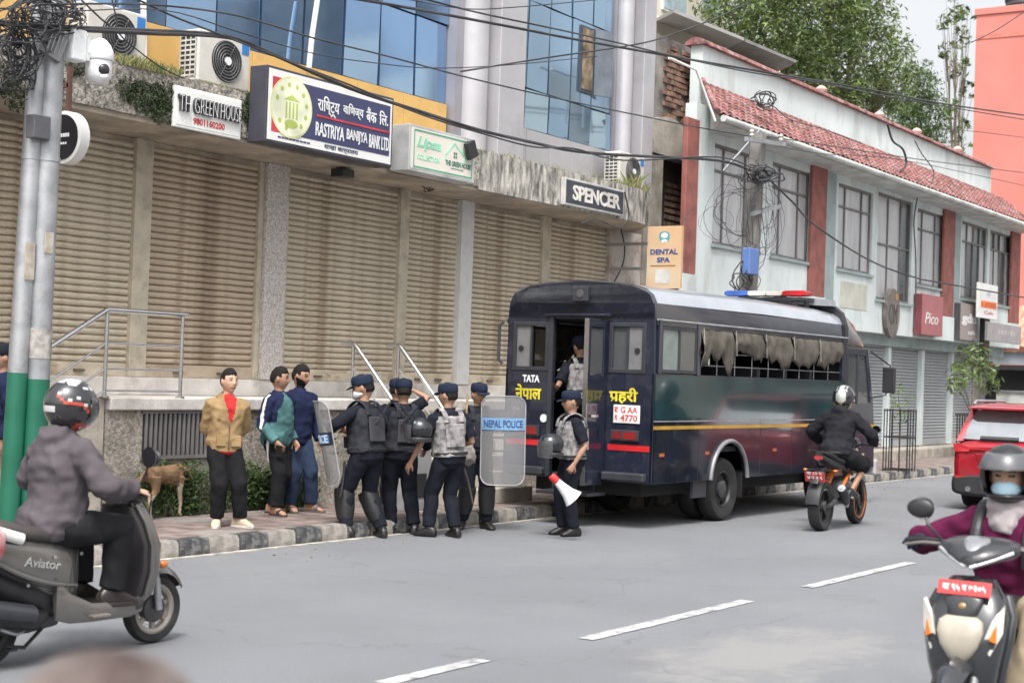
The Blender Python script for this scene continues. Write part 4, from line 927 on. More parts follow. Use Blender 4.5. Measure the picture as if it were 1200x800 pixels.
for px, y, r, lb in [
    ([(-40, 22), (60, 33), (170, 39), (267, 44), (320, 64), (408, 103), (493, 131), (560, 152), (624, 167), (672, 177), (731, 182), (840, 188), (880, 200)], W_, .026, 'thickest black cable bundle sagging across the shop signs'),
    ([(-40, 20), (60, 30), (170, 35), (267, 42), (322, 66), (408, 99), (493, 134), (560, 155), (624, 172), (672, 174), (731, 188), (840, 184), (880, 196)], W_-.05, .014, 'cable wound along the thickest bundle over the bank sign'),
    ([(150, -6), (200, 18), (256, 40), (330, 69), (420, 107)], W_-.1, .013, 'cable dropping from the top left to the bundle above the bank sign'),
    ([(60, 5), (180, 6), (280, 19), (368, 45), (450, 65), (536, 88), (624, 109), (688, 123), (752, 136), (816, 149), (880, 160)], W_-.15, .012, 'cable crossing the blue glass and the grey pilasters'),
    ([(400, -4), (493, 12), (600, 32), (667, 45), (763, 62), (880, 82), (1029, 107), (1120, 124), (1260, 143)], 9.6, .020, 'thick upper cable running from the glass front to the coral building'),
    ([(490, -3), (560, 15), (650, 34), (731, 52), (790, 66), (880, 85), (960, 97), (1029, 111), (1120, 127), (1260, 150)], 9.5, .013, 'upper cable running just beside the thick upper cable'),
    ([(540, 84), (640, 68), (752, 51), (800, 36), (840, 21), (880, 2)], 9.2, .012, 'cable rising to the right in front of the end pilaster'),
    ([(60, 15), (190, 12), (280, 38), (368, 63), (440, 74), (509, 80), (600, 76), (700, 66)], 10.2, .007, 'thin wire crossing the middle of the blue glass'),
    ([(905, 214), (930, 238), (955, 264), (1019, 305), (1072, 325), (1107, 332), (1220, 352)], [10.8, 11, 11.2, 11.5, 11.8, 11.9, 12], .024, 'thick cable falling from the utility pole past the windows'),
    ([(885, 158), (940, 166), (1018, 178), (1100, 190), (1220, 205)], 11.4, .012, 'cable crossing the tiled roof just above the gutter'),
    ([(885, 165), (960, 180), (1060, 188), (1220, 222)], 11.4, .009, 'thin lower cable crossing the tiled roof'),
    ([(1138, 50), (1170, 34), (1215, 4)], 9.4, .014, 'cable rising across the top of the coral building'),
    ([(1100, 151), (1150, 155), (1220, 164)], 10, .008, 'thin wire across the middle of the coral building'),
    ([(700, 0), (600, 9), (540, 10), (450, -6)], 10, .008, 'thin wire arching over the round grey columns'),
    ([(130, -5), (136, 20), (140, 40), (165, 62), (190, 80), (215, 92)], 11.3, .010, 'wire looping down in front of the left air conditioner'),
    ([(95, 0), (118, 22), (128, 30), (138, 44)], 10.8, .012, 'black wire above the white camera'),
    ([(732, 225), (737, 250), (733, 262), (722, 266), (700, 258), (680, 262)], 12.05, .016, 'black cable looping below the SPENCER sign'),
    ([(727, 266), (732, 290), (729, 312), (717, 335)], 12.9, .014, 'cable hanging down the stained end wall'),
    ([(757, 285), (790, 272), (812, 242)], 12.3, .008, 'brown wires above the dental sign'),
    ([(1040, 145), (1046, 165), (1058, 175), (1062, 192), (1055, 202)], 11.6, .03, 'thick black cable draped over the tiled roof'),
    ([(1072, 165), (1080, 180), (1094, 200), (1092, 215)], 11.6, .015, 'thin cable draped over the far part of the tiled roof'),
    ([(1075, 232), (1071, 260), (1073, 300), (1073, 360), (1070, 388)], 12.3, .018, 'drain cable running down the mint wall beside the oval sign'),
    ([(880, 118), (905, 124), (925, 140), (960, 150), (1010, 168)], 11.8, .012, 'dark cable lying on the near part of the tiled roof'),
    ]: cable(px, y, r, lb)
c = tag(MB().tube([aty(784, 68, 12.0), aty(816, 82, 12.0), aty(838, 142, 11.8)], .022, 8).build('conduit', WHT, smooth=50), 'white conduit pipe bent over the end of the tiled roof', 'pipe')
c = tag(MB().tube([aty(848, 200, 11.5), aty(890, 153, 11.0)], .022, 8).build('strut', GALV, smooth=50), 'pale slanting strut beside the top of the concrete utility pole', 'strut')
c = tag(wbox('steel_cabinet', (aty(475, 580, 11.0).x, 10.98, .15), (aty(503, 580, 11.0).x, 11.2, 1.02), mat('cabinet_grey', (.30, .30, .30), .6, var=.1, stain=(.2, .19, .18), stains=4), None, bevel=.01), 'grey steel cabinet with a dark square opening standing behind the police officers', 'cabinet')
wbox('opening', (aty(476, 580, 10.97).x+.02, 10.974, .30), (aty(502, 580, 10.97).x-.04, 10.979, .58), DARK, c)
tag(MB().tube(spline([(aty(489, 585, 10.7).x, 10.9, .5), atz(488, 600, .17), atz(482, 621, .02), atz(468, 623, .02), atz(455, 616, .02), atz(452, 606, .17)], 5), .012, 6).build('hose', BLK, smooth=60), 'black hose looping on the kerb between the officers', 'hose')
# tangles
rnd = random.Random(11)
def tangle(cx, cy, rx, ry, y, n, label, rr=.008, name='cable_coil'):
    m = MB()
    for i in range(n):
        a0 = rnd.uniform(0, 6.28); ox, oy = rnd.gauss(0, .35)*rx, rnd.gauss(0, .25)*ry; sx, sy = rnd.uniform(.35, 1)*rx, rnd.uniform(.35, 1)*ry; yy = y+rnd.uniform(-.16, .1)
        turns = rnd.choice([.6, 1, 1.2]); m.tube([aty(cx+ox+sx*cos(a0+t*turns*2*pi/22)+2*sin(t*.9), cy+oy+sy*sin(a0+t*turns*2*pi/22), yy+.02*sin(t)) for t in range(23)], rr*rnd.uniform(.5, 1.2), 5)
    return tag(m.build(name, CABLE, smooth=60), label, 'cables')
tangle(22, 58, 26, 32, PY-.05, 26, 'big black coil of spare cable hanging left of the poles')
tangle(45, 22, 48, 26, PY-.15, 30, 'tangle of black wires around the top of the steel poles', .007)
tangle(20, 95, 22, 16, PY-.05, 7, 'loose loops of wire below the big coil', .007)
tangle(893, 205, 14, 12, UY-.18, 16, 'black knot of cables on the concrete utility pole', .014)
tangle(893, 250, 22, 60, UY-.1, 12, 'thin loose wires hanging around the concrete utility pole', .005)
tangle(852, 245, 34, 45, UY+.2, 8, 'thin dead wires hanging left of the concrete utility pole', .005)
tangle(878, 335, 14, 22, UY-.15, 6, 'loops of wire below the blue meter box', .010)
tangle(897, 118, 16, 14, 12.1, 5, 'black cable loops lying on the near end of the tiled roof', .016)
tangle(503, 220, 9, 9, 12.6, 3, 'small coil of cable hung under the cream light box', .010)
# ------------------------------------------------------------------ people
def cl(name, c, rough=.9, **k): return mat('cloth_'+name, c, rough, spec=k.pop('spec', .12), var=k.pop('var', .16), vscale=k.pop('vscale', 6), bump=.25, bscale=k.pop('bscale', 260), **k)
SKIN = mat('skin', (.50, .30, .21), .55, var=.08, vscale=8, bump=.05)
SKIND = mat('skin_brown', (.34, .19, .125), .55, var=.08, vscale=8, bump=.05)
HAIR = mat('hair_black', (.011, .010, .009), .75, spec=.25, var=.3, vscale=40, bump=.5, bscale=120)
LIP = mat('lip', (.25, .10, .08), .5, bump=0)
EYE = mat('eye_dark', (.02, .016, .014), .3, bump=0)
NAVY = cl('police_navy', (.013, .0145, .022)); NAVYC = cl('police_cap_navy', (.018, .025, .046)); BOOT = mat('boot_leather', (.014, .013, .013), .4, var=.3, vscale=8)
VESTB = cl('vest_charcoal', (.030, .031, .038), vscale=14)
def remesh(mb, vox, smooth=3):
    me = bpy.data.meshes.new('r'); me.from_pydata([tuple(p) for p in mb.v], [], mb.f)
    o = bpy.data.objects.new('r', me); COL.objects.link(o)
    r = o.modifiers.new('r', 'REMESH'); r.mode = 'VOXEL'; r.voxel_size = vox
    s = o.modifiers.new('s', 'SMOOTH'); s.factor = .5; s.iterations = smooth
    dg = bpy.context.evaluated_depsgraph_get(); dg.update()
    m2 = bpy.data.meshes.new_from_object(o.evaluated_get(dg))
    out = MB(); out.v = [v.co.copy() for v in m2.vertices]; out.f = [list(p.vertices) for p in m2.polygons]; out.mi = [0]*len(out.f)
    nrm = [v.normal.copy() for v in m2.vertices]
    bpy.data.objects.remove(o); bpy.data.meshes.remove(me); bpy.data.meshes.remove(m2)
    return out, nrm
def wrinkle(mb, nrm, a=.006, f=9, seed=0, st=(1, 1, 1)):
    o = V((seed*3.7, seed*1.3, 0))
    for i, p in enumerate(mb.v):
        q = V((p.x*st[0], p.y*st[1], p.z*st[2]))*f+o
        t = 1-abs(noise.noise(q))*2.2
        mb.v[i] = p+nrm[i]*max(-.007, a*(t*.8+noise.noise(q*2.3)*.7-.3))
    return mb
def ik(a, b, l1, l2, pole):
    a, b, pole = V(a), V(b), V(pole); d = b-a; D = min(d.length, (l1+l2)*.995); d.normalize(); b = a+d*D
    x = (l1*l1-l2*l2+D*D)/(2*D); h = sqrt(max(0, l1*l1-x*x)); p = pole-d*pole.dot(d); p.normalize()
    return a+d*x+p*h, b
TOR = [(-.12, .085, .075, 0), (-.06, .150, .112, -.005), (.02, .166, .122, -.008), (.12, .150, .112, .004), (.22, .147, .110, .008), (.33, .158, .120, .006), (.41, .160, .116, 0), (.465, .135, .098, -.006), (.512, .082, .076, -.008), (.555, .056, .058, -.002)]
def head_pt(x, y, z):
    p = V((x*.098, y*.076, z*.118))
    if z < 0: p.y *= 1-.26*(-z)**1.3
    if z < -.25 and x < 0: p.x *= 1-.35*(-z-.25)
    if x > 0: p.x *= .93
    if x < 0 and z > -.2: p.x *= 1.06
    if x > .1:
        Y, Z = p.y, p.z
        f = max(0, min(1, (.032-Z)/.056)) if Z > -.024 else max(0, 1-(-.024-Z)/.012)
        p.x += .026*math.exp(-(Y/.013)**2)*f
        p.x += .006*math.exp(-((Z-.034)/.010)**2)
        p.x -= .009*math.exp(-((abs(Y)-.031)/.015)**2-((Z-.013)/.011)**2)
        p.x += .007*math.exp(-(Y/.024)**2-((Z+.058)/.010)**2)
        if Z < -.08: p.x += .010*math.exp(-(Y/.03)**2)
    return p
def head_mb(n=36, m=26, fn=None):
    rs = []
    for i in range(m+1):
        t = min(max(pi*i/m, .02), pi-.02); ring = []
        for j in range(n):
            a = 2*pi*j/n; q = (sin(t)*cos(a), sin(t)*sin(a), -cos(t)); p = head_pt(*q)
            ring.append(fn(p, q) if fn else p)
        rs.append(ring)
    return MB().rings(rs)
def hand_mb(w, d, n, side, curl=25, thumb=30):
    """w wrist, d direction of the hand, n palm normal; thumb on the +(n x d)*side flank"""
    w, d, n = V(w), V(d).normalized(), V(n); n = (n-d*n.dot(d)).normalized(); a = d.cross(n)*side
    m = MB()
    m.rings([sup(w+d*x, a, n, hw, ht, 2.6, 10) for x, hw, ht in ((-.015, .026, .020), (.01, .030, .019), (.045, .040, .016), (.080, .041, .014), (.092, .036, .010))])
    for k, (off, L) in enumerate(((.030, .070), (.010, .078), (-.011, .073), (-.031, .058))):
        p = w+d*.082+a*off; c = d.copy(); pts = [p]; R = Matrix.Rotation
        ax = d.cross(n)
        for q in range(3):
            c = R(radians(curl*(.75+.12*k)*(.8 if q == 0 else 1.1)/1.0)/1.0, 3, ax) @ c
            p = p+c*(L*(.44, .32, .24)[q]); pts.append(p)
        m.tube(pts, [.0095, .009, .008, .006], 6)
    t0 = w+d*.025+a*.030; t1 = t0+(d*.6+a*.75+n*.25).normalized()*.042; t2 = t1+(d*.9+a*.15+n*.35).normalized()*.032
    m.tube([t0, t1, t2], [.012, .010, .007], 6)
    return m
def person(label, loc, yaw, H=1.72, hip=(0, 0, .90), lean=2, roll=0, twist=0, footR=(0, -.10, -8), footL=(0, .10, 8), handR=None, handL=None, elR=(-1, -.4, -.2), elL=(-1, .4, -.2),
           head=(0, 0), fat=1.0, skin=SKIN, hair=True, beard=False, top=None, top_fn=None, sleeves='long', tops=None, bottom=None, shoes='shoe', shoe_m=BOOT, cap=None, helmet=None, vest=None, group=None,
           anR=None, anL=None, curlR=25, curlL=25, hdR=None, hdL=None, nR=None, nL=None, gloves=None, mask=None, kneeR=(1, 0, 0), kneeL=(1, 0, 0), short=False, hood=False, tint=None, vox=.0085, guards=False, topname='jacket', cat='person', bottom_fn=None, bottoms=None, loose=0.0, collar=True, face=True, wamp=.009):
    s = H/1.72
    e = empty('person', loc, radians(yaw), label, cat, group); e.scale = (s, s, s)
    hip = V(hip); L, Rr, T = radians(lean), radians(roll), radians(twist)
    u = V((sin(L)*cos(Rr), -sin(Rr), cos(L)*cos(Rr))).normalized()
    lf = V((-sin(T), cos(T), 0)); lf = (lf-u*lf.dot(u)).normalized(); fw = lf.cross(u)
    lf0 = V((0, 1, 0)); lf0 = (lf0-u*lf0.dot(u)).normalized()
    def fr(t):
        k = max(0, min(1, t/.4)); l = lf0.lerp(lf, k).normalized(); return l, l.cross(u)
    def tor(off, t0, t1, p=2.3, n=22, fx=1.0):
        rs = []
        ts = [t0]+[q[0] for q in TOR if t0 < q[0] < t1]+[t1]
        for t in ts:
            for i in range(len(TOR)-1):
                if TOR[i][0] <= t <= TOR[i+1][0]:
                    f = (t-TOR[i][0])/(TOR[i+1][0]-TOR[i][0]); q = [TOR[i][j]+(TOR[i+1][j]-TOR[i][j])*f for j in range(4)]; break
            l, fwd = fr(t); belly = fat if t < .4 else 1+(fat-1)*.4
            c = hip+u*t+fwd*(q[3]+(.02*(fat-1)*10*math.exp(-((t-.15)/.12)**2)))
            rs.append(sup(c, l, fwd, q[1]*(1+(belly-1)*.7)+off, q[2]*belly+off*fx, p, n))
        return rs
    shR, shL = hip+u*.438-lf*.176, hip+u*.438+lf*.176
    def dflt(sd): return hip+V((.04, sd*.27, -.06))
    wR = V(handR) if handR else dflt(-1); wL = V(handL) if handL else dflt(1)
    eR, wR = ik(shR, wR, .285, .255, elR); eL, wL = ik(shL, wL, .285, .255, elL)
    def ank(f, a): return V(a) if a else V((f[0], f[1], .085))
    aR, aL = ank(footR, anR), ank(footL, anL)
    hR, hL = hip+V((0, -.09, -.03)), hip+V((0, .09, -.03))
    kR, aR = ik(hR, aR, .408, .395, kneeR); kL, aL = ik(hL, aL, .408, .395, kneeL)
    def arm(m, sh, el, wr, o, upto=1.0):
        sh2 = sh+(hip+u*.455-sh)*.30
        if upto >= 1: m.tube([sh2, sh, sh.lerp(el, .35), el.lerp(sh, .12), el, el.lerp(wr, .3), wr], [.052+o, .053+o, .047+o, .040+o, .039+o, .040+o, .027+o], 14)
        else: m.tube([sh2, sh, sh.lerp(el, .35), sh.lerp(el, upto)], [.052+o, .055+o, .052+o, .050+o], 14)
    def leg(m, h, k, a, o, upto=1.0):
        cb = k.lerp(a, .3)-(V((1, 0, 0)) if abs((a-k).normalized().z) > .5 else V((0, 0, 0)))*.012
        pts = [h+V((0, 0, .03)), h.lerp(k, .15), h.lerp(k, .6), k, cb, k.lerp(a, .7), a]; rr = [.080+o, .086+o, .066+o, .055+o, .055+o, .042+o, .036+o]
        if o > 0: rr = [.082+o, .088+o, .074+o, .066+o, .062+o, .055+o, .052+o]
        if upto < 1: pts = pts[:4]; rr = [r+.012 for r in rr[:4]]
        m.tube(pts, rr, 14)
    # head frame
    nb = hip+u*.535; hy, hp = radians(head[0]), radians(head[1])
    up = (u+V((0, 0, 1))*1.5).normalized(); hc = nb+up*.158+fw*.012
    f0 = V((cos(T), sin(T), 0)); f0 = Matrix.Rotation(hy, 3, 'Z') @ f0; lh = V((0, 0, 1)).cross(f0)
    R3 = Matrix.Rotation(hp, 3, lh); hf = R3 @ f0; hu = R3 @ V((0, 0, 1))
    HM = (Matrix((hf, lh, hu)).transposed()*1.12).to_4x4(); HM.translation = hc; HI = HM.inverted()
    # body: one continuous mesh
    b = MB(); b.rings(tor(-.012, -.12, .555))
    arm(b, shR, eR, wR, -.004); arm(b, shL, eL, wL, -.004); leg(b, hR, kR, aR, -.008); leg(b, hL, kL, aL, -.008)
    b.tube([nb-u*.03, nb+up*.04, hc+hu*-.055-hf*.02], [.062, .054, .056], 14)
    b.merge(head_mb().xf(HM))
    for sd in (-1, 1): b.merge(MB().sphere((-.005, sd*.076, -.002), (.020, .012, .032), 8, 6).xf(HM))
    def footM(f, a): 
        M = Matrix.Rotation(radians(f[2]), 4, 'Z'); M.translation = a; return M
    fp = [(-.075, .026, -.035, .045), (-.045, .034, -.02, .06), (.0, .036, -.02, .062), (.06, .040, -.035, .045), (.12, .042, -.052, .026), (.155, .034, -.06, .016), (.168, .02, -.063, .01)]
    for f, a in ((footR, aR), (footL, aL)): b.merge(MB().rings([sup((x, 0, zc), (0, 1, 0), (0, 0, 1), hw, hh, 2.4, 12) for x, hw, zc, hh in fp]).xf(footM(f, a)))
    b, nr = remesh(b, vox, 2)
    mats = [skin, HAIR, LIP, EYE]
    if face:
        for i, f in enumerate(b.f):
            c = HI @ (sum((b.v[k] for k in f), V())/len(f))
            if c.x > .045 and abs(c.z) < .12:
                if abs(abs(c.y)-.031) < .014 and abs(c.z-.013) < .0055: b.mi[i] = 3
                elif abs(abs(c.y)-.032) < .018 and abs(c.z-.036) < .004: b.mi[i] = 1
                elif abs(c.y) < .024 and abs(c.z+.058) < .007: b.mi[i] = 2
            if beard and b.mi[i] == 0 and -.125 < c.z < -.046+max(0, abs(c.y)-.022)*.6 and c.x > -.01: b.mi[i] = 1
    for sd, el, wr, cu, hd, nn in ((-1, eR, wR, curlR, hdR, nR), (1, eL, wL, curlL, hdL, nL)):
        d = V(hd) if hd else (wr-el); n = V(nn) if nn else V((0, -sd, 0))
        h = hand_mb(wr, d, n, sd, cu)
        if gloves: h.build('glove', gloves, e, smooth=60)
        else: h.mi = [0]*len(h.f); b.merge(h)
    b.build('body', mats, e, smooth=70)
    # top
    seed = hash(label) % 50 if False else sum(map(ord, label)) % 50
    if top:
        t = MB(); o = .014+loose; t.rings(tor(o, -.10 if not tint else tint, .525, 2.4))
        full = 1.0 if sleeves == 'long' else .85
        for sh, el, wr in ((shR, eR, wR), (shL, eL, wL)): arm(t, sh, el, wr, o+.002, full)
        if collar: t.rings([sup(nb+up*z, lf, fw, r, r*.95, 2, 16) for z, r in ((-.05, .085), (-.01, .072), (.025, .068))])
        if hood: t.merge(MB().sphere((0, 0, 0), (.085, .12, .10), 16, 10).xf(Matrix.Translation(nb-fw*.075-u*.05)))
        t, nr = remesh(t, .0115, 3); wrinkle(t, nr, wamp+loose*.2, 6.5, seed, (1, 1, 1.15))
        ms = [top]+(tops or [])
        if top_fn:
            for i, f in enumerate(t.f):
                c = sum((t.v[k] for k in f), V())/len(f); r = c-hip; l, fwd = lf, fw
                side = 1 if (c-shL).length < (c-shR).length else -1
                q = (c-(shL if side > 0 else shR)); on_arm = r.dot(lf)*side > .165+.0*loose or min((c-(eL if side > 0 else eR)).length, (c-(wL if side > 0 else wR)).length) < .12
                t.mi[i] = top_fn(r.dot(u), r.dot(lf), r.dot(fw), on_arm, side)
        t.build(topname, ms, e, smooth=70)
    if bottom:
        t = MB(); t.rings(tor(.012, -.12, .06, 2.4))
        for h, k, a in ((hR, kR, aR), (hL, kL, aL)): leg(t, h, k, a.lerp(k, .06), .018+.5*loose, .6 if short else 1.0)
        t, nr = remesh(t, .0115, 3); wrinkle(t, nr, .009, 7, seed+3, (1, 1, .75))
        if bottom_fn:
            for i, f in enumerate(t.f): t.mi[i] = bottom_fn(sum((t.v[k] for k in f), V())/len(f))
        t.build('shorts' if short else 'trousers', [bottom]+(bottoms or []), e, smooth=70)
    # footwear
    for f, a, k in ((footR, aR, kR), (footL, aL, kL)):
        M = footM(f, a)
        if shoes == 'sandal':
            sdl = MB().prism([(-.085, -.03), (-.02, -.036), (.08, -.046), (.15, -.042), (.182, -.02), (.182, .02), (.15, .042), (.08, .046), (-.02, .036), (-.085, .03)], lambda u_, v_, d: V((u_, v_, -.085+d)), .02)
            sdl.rings([sup((x, 0, -.045), (0, 1, 0), (0, 0, 1), .047, .042, 2.5, 12) for x in (.055, .105)])
            sdl.xf(M).build('sandal', shoe_m, e, smooth=50)
        else:
            o = .006
            q = MB().rings([sup((x, 0, zc-.004), (0, 1, 0), (0, 0, 1), hw+.008, hh+o, 2.6, 14) for x, hw, zc, hh in [(-.09, .024, -.04, .035)]+[(x*1.05, w_, z_, h_) for x, w_, z_, h_ in fp]])
            if shoes == 'boot': q.tube([(-.01, 0, 0)]+[M.inverted() @ a.lerp(k, t_) for t_ in (.12, .32, .52)], [.05, .052, .056, .060], 14)
            q.xf(M).build('boot' if shoes == 'boot' else 'shoe', shoe_m, e, smooth=60)
            if shoes == 'shoe':
                MB().prism([(-.10, -.03), (-.02, -.044), (.08, -.052), (.15, -.045), (.186, -.02), (.186, .02), (.15, .045), (.08, .052), (-.02, .044), (-.10, .03)], lambda u_, v_, d: V((u_, v_, -.088+d)), .028).xf(M).build('sole', shoe_m if shoe_m.name != 'beige_knit' else mat('rubber_sole', (.55, .53, .5), .7), e, bevel=.006)
        if guards:
            c = a.lerp(k, .58); d = (k-a).normalized(); fwd = V((1, 0, 0)); fwd = (fwd-d*fwd.dot(d)).normalized(); l = d.cross(fwd)
            g = MB().rings([sup(a.lerp(k, t_)+fwd*.012, l, fwd, r, r*1.02, 2.6, 14) for t_, r in ((.28, .076), (.4, .086), (.62, .096), (.82, .097), (.97, .100), (1.10, .095))])
            g.build('shin_guard', mat('guard_black', (.016, .016, .018), .5), e, smooth=40)
    # hair, cap, helmet, mask
    if hair:
        def hf_(p, q):
            x, y, z = q
            inh = z > .50+.13*noise.noise(V((y*7, x*4, 2)))+.10*max(0, x-.8) or (x < .34 and z > .12) or (x < .12 and z > -.05+.3*max(0, x)) or (x < -.35 and z > -.42)
            k = 1.05+.035*noise.noise(V((x*14, y*14, z*14)))+.04*noise.noise(V((x*5, y*5, z*5))) if inh else .86
            if inh and z > .4: k += .16*(z-.4)*(1+.5*max(0, x))
            return p*k
        head_mb(fn=hf_, n=44, m=34).xf(HM).build('hair', HAIR, e, smooth=60)
    if cap:
        c = MB().rings([[V((cos(a_)*.104*r, sin(a_)*.086*r, z))+V((-.004, 0, 0)) for a_ in [2*pi*j/28 for j in range(28)]] for z, r in ((.030, .98), (.034, 1.01), (.065, 1.03), (.100, .99), (.116, .88), (.124, .6), (.126, .3))])
        c = c.xf(HM).build('cap', cap, e, smooth=50)
        MB().plate([(.07, -.075)]+[(.085+.075*cos(a_), .078*sin(a_)) for a_ in [(-pi/2)+pi*i/12 for i in range(13)]]+[(.07, .075)], [], lambda u_, v_, d: V((u_, v_, .040-.45*max(0, u_-.09)-1.8*v_*v_+d)), .007).xf(HM).build('peak', cap, c)
    if mask:
        MB().rings([sup(V((x, 0, -.052)), (0, 1, 0), (0, 0, 1), hw, hh, 2.4, 16) for x, hw, hh in ((.0, .072, .02), (.05, .068, .040), (.085, .050, .046), (.107, .026, .036), (.113, .012, .018))]).xf(HM).build('face_mask', mask, e, smooth=60)
    if helmet: helmet(e, HM)
    if vest:
        vm = vest if isinstance(vest, (list, tuple)) else [vest]
        v, nr = remesh(MB().rings(tor(.032, .015, .468, 2.8, fx=1.0)), .012, 2); wrinkle(v, nr, .008, 9, seed+5); v = v.build('vest', vm[0], e, smooth=60)
        for sd in (-1, 1):
            o_ = hip+u*.40+lf*(sd*.10)
            sp = spline([o_+fw*.155, o_+u*.10+fw*.12, o_+u*.158, o_+u*.10-fw*.115, o_-fw*.15], 4); MB().tube(sp, .012, 8, flat=2.6, up=lf).build('strap', vm[0], v, smooth=60)
        for sd in (-1, 1): MB().rings([sup(hip+u*t_+lf*(sd*.0)-fw*0, lf, fw, a_, b_, 2.9, 20) for t_, a_, b_ in ((.035, .196*(1+(fat-1)*.7), .160*fat), (.065, .197*(1+(fat-1)*.7), .161*fat))]).build('belt', BLK, v) if sd > 0 else None
        MB().obox(hip+u*.25-fw*(.156*fat), lf*.115, u*.13, fw*.012).build('back_panel', vm[-1], v, bevel=.012)
        for sd in (-1, 1): MB().obox(hip+u*.14+fw*(.175*fat)+lf*(sd*.075), lf*.05, u*.06, fw*.025).build('pouch', vm[0], v, bevel=.012)
    e['_f'] = 0; del e['_f']
    W = Matrix.Translation(V(loc)) @ Matrix.Rotation(radians(yaw), 4, 'Z') @ Matrix.Diagonal((s, s, s, 1))
    return dict(e=e, W=W, wR=W @ wR, wL=W @ wL, hc=W @ hc, hip=W @ hip, u=u, lf=W.to_3x3() @ lf, fw=W.to_3x3() @ fw)
# ------------------------------------------------------------------ the people on the pavement
TAN = cl('tan', (.30, .205, .105)); REDT = cl('red', (.42, .03, .03)); BLKT = cl('black', (.014, .014, .016)); NVY = cl('dark_navy', (.016, .021, .055)); TEAL = cl('teal', (.075, .165, .17)); JEANN = cl('dark_blue_denim', (.03, .045, .085)); WSTR = cl('white_stripe', (.6, .6, .62)); KHAKI = cl('khaki', (.36, .29, .21))
p = atz(263, 617, .15)
T_ = person('man in a tan hooded jacket over a red shirt with his hands behind his back', (p.x, p.y, .15), -118, 1.585, hip=(-.01, -.035, .885), roll=-2, footR=(.0, -.09, -24), footL=(.06, .15, 34), handR=(-.16, -.02, .92), handL=(-.17, .02, .95), elR=(-.1, -1, 0), elL=(-.1, 1, 0), head=(14, 0), fat=1.02,
       top=TAN, tops=[REDT], top_fn=lambda t, l, f, arm, sd: 1 if (f > .05 and abs(l) < .012+max(0, (t-.25))*.22 and t > .26 and not arm) or (t < -.055 and not arm) else 0, bottom=BLKT, shoe_m=mat('beige_knit', (.48, .38, .28), .9, var=.1, bump=.3, bscale=150), hood=True, loose=.014, nR=(-1, 0, 0), nL=(-1, 0, 0))
def stick_on(P, name, c, ax, ay, az, m, bev=.004):
    o = MB().obox(c, ax, ay, az).build(name, m, bevel=bev); o.parent = P['e']; o.matrix_parent_inverse = P['W'].inverted(); return o
for sg in (-1, 1): stick_on(T_, 'pocket', T_['hip']+V((0, 0, .055))+T_['fw']*.142+T_['lf']*(.085*sg), T_['lf']*.052, V((0, 0, .055)), T_['fw']*.012, TAN)
for sg in (-1, 1): stick_on(T_, 'pocket', T_['hip']+V((0, 0, .265))+T_['fw']*.138+T_['lf']*(.090*sg), T_['lf']*.040, V((0, 0, .006)), T_['fw']*.010, cl('tan_dark', (.14, .095, .05)))
stick_on(T_, 'zip', T_['hip']+V((0, 0, .09))+T_['fw']*.150, T_['lf']*.006, V((0, 0, .12)), T_['fw']*.010, MATS['cloth_tan_dark'], 0)
p = atz(312, 603, .15)
TE_ = person('man in a teal and navy track jacket with white sleeve stripe holding a phone', (p.x+.1, p.y, .15), -84, 1.62, skin=SKIND, hip=(0, .03, .885), roll=2, footR=(.13, -.12, -12), footL=(-.08, .10, 16), handR=(.15, -.20, .86), elR=(-1, -.3, 0), handL=(.10, .24, .86), head=(22, 4), fat=1.08,
       top=TEAL, tops=[NVY, WSTR], top_fn=lambda t, l, f, arm, sd: (2 if arm and abs(f+.005) < .017 and t > .12 else (1 if (arm and t > .20) or t+abs(l)*1.3 > .55 else 0)), bottom=BLKT, bottoms=[WSTR], bottom_fn=lambda c: 1 if (abs(c.x-.02) < .02 and c.y < -.13 and c.z > .42) else 0, shoes='sandal', shoe_m=mat('sandal_dark', (.05, .035, .035), .7), loose=.016)
ph = tag(MB().box((-.035, -.005, -.075), (.035, .005, .075)).build('phone', BLK, bevel=.004), 'black phone in the hand of the man in the teal and navy jacket', 'phone'); ph.location = TE_['wR']+TE_['fw']*.05+V((0, 0, -.10)); ph.rotation_euler = (.5, .2, radians(-60))
PG = p
p = atz(346, 601, .15)
person('bearded man in a plain dark blue sweatshirt and blue trousers', (p.x+.12, p.y+.12, .15), -104, 1.655, skin=SKIND, hip=(.02, -.04, .885), roll=-3, footR=(.04, -.09, -10), footL=(.10, .16, 30), head=(24, 10), beard=True, fat=1.03, handL=(.08, .27, .84), handR=(.08, -.25, .84), top=NVY, bottom=JEANN, shoes='sandal', shoe_m=mat('sandal_grey', (.10, .09, .09), .7), loose=.016)
p = atz(15, 622, .15)
person('man in a blue jacket and dark cap half hidden behind the green painted poles', (p.x, p.y+.2, .15), 150, 1.74, skin=SKIND, head=(10, 5), top=NVY, bottom=KHAKI, cap=cl('dark_cap', (.02, .022, .03)), loose=.02, handR=(.2, -.16, 1.0), elR=(-.6, -1, -.3))

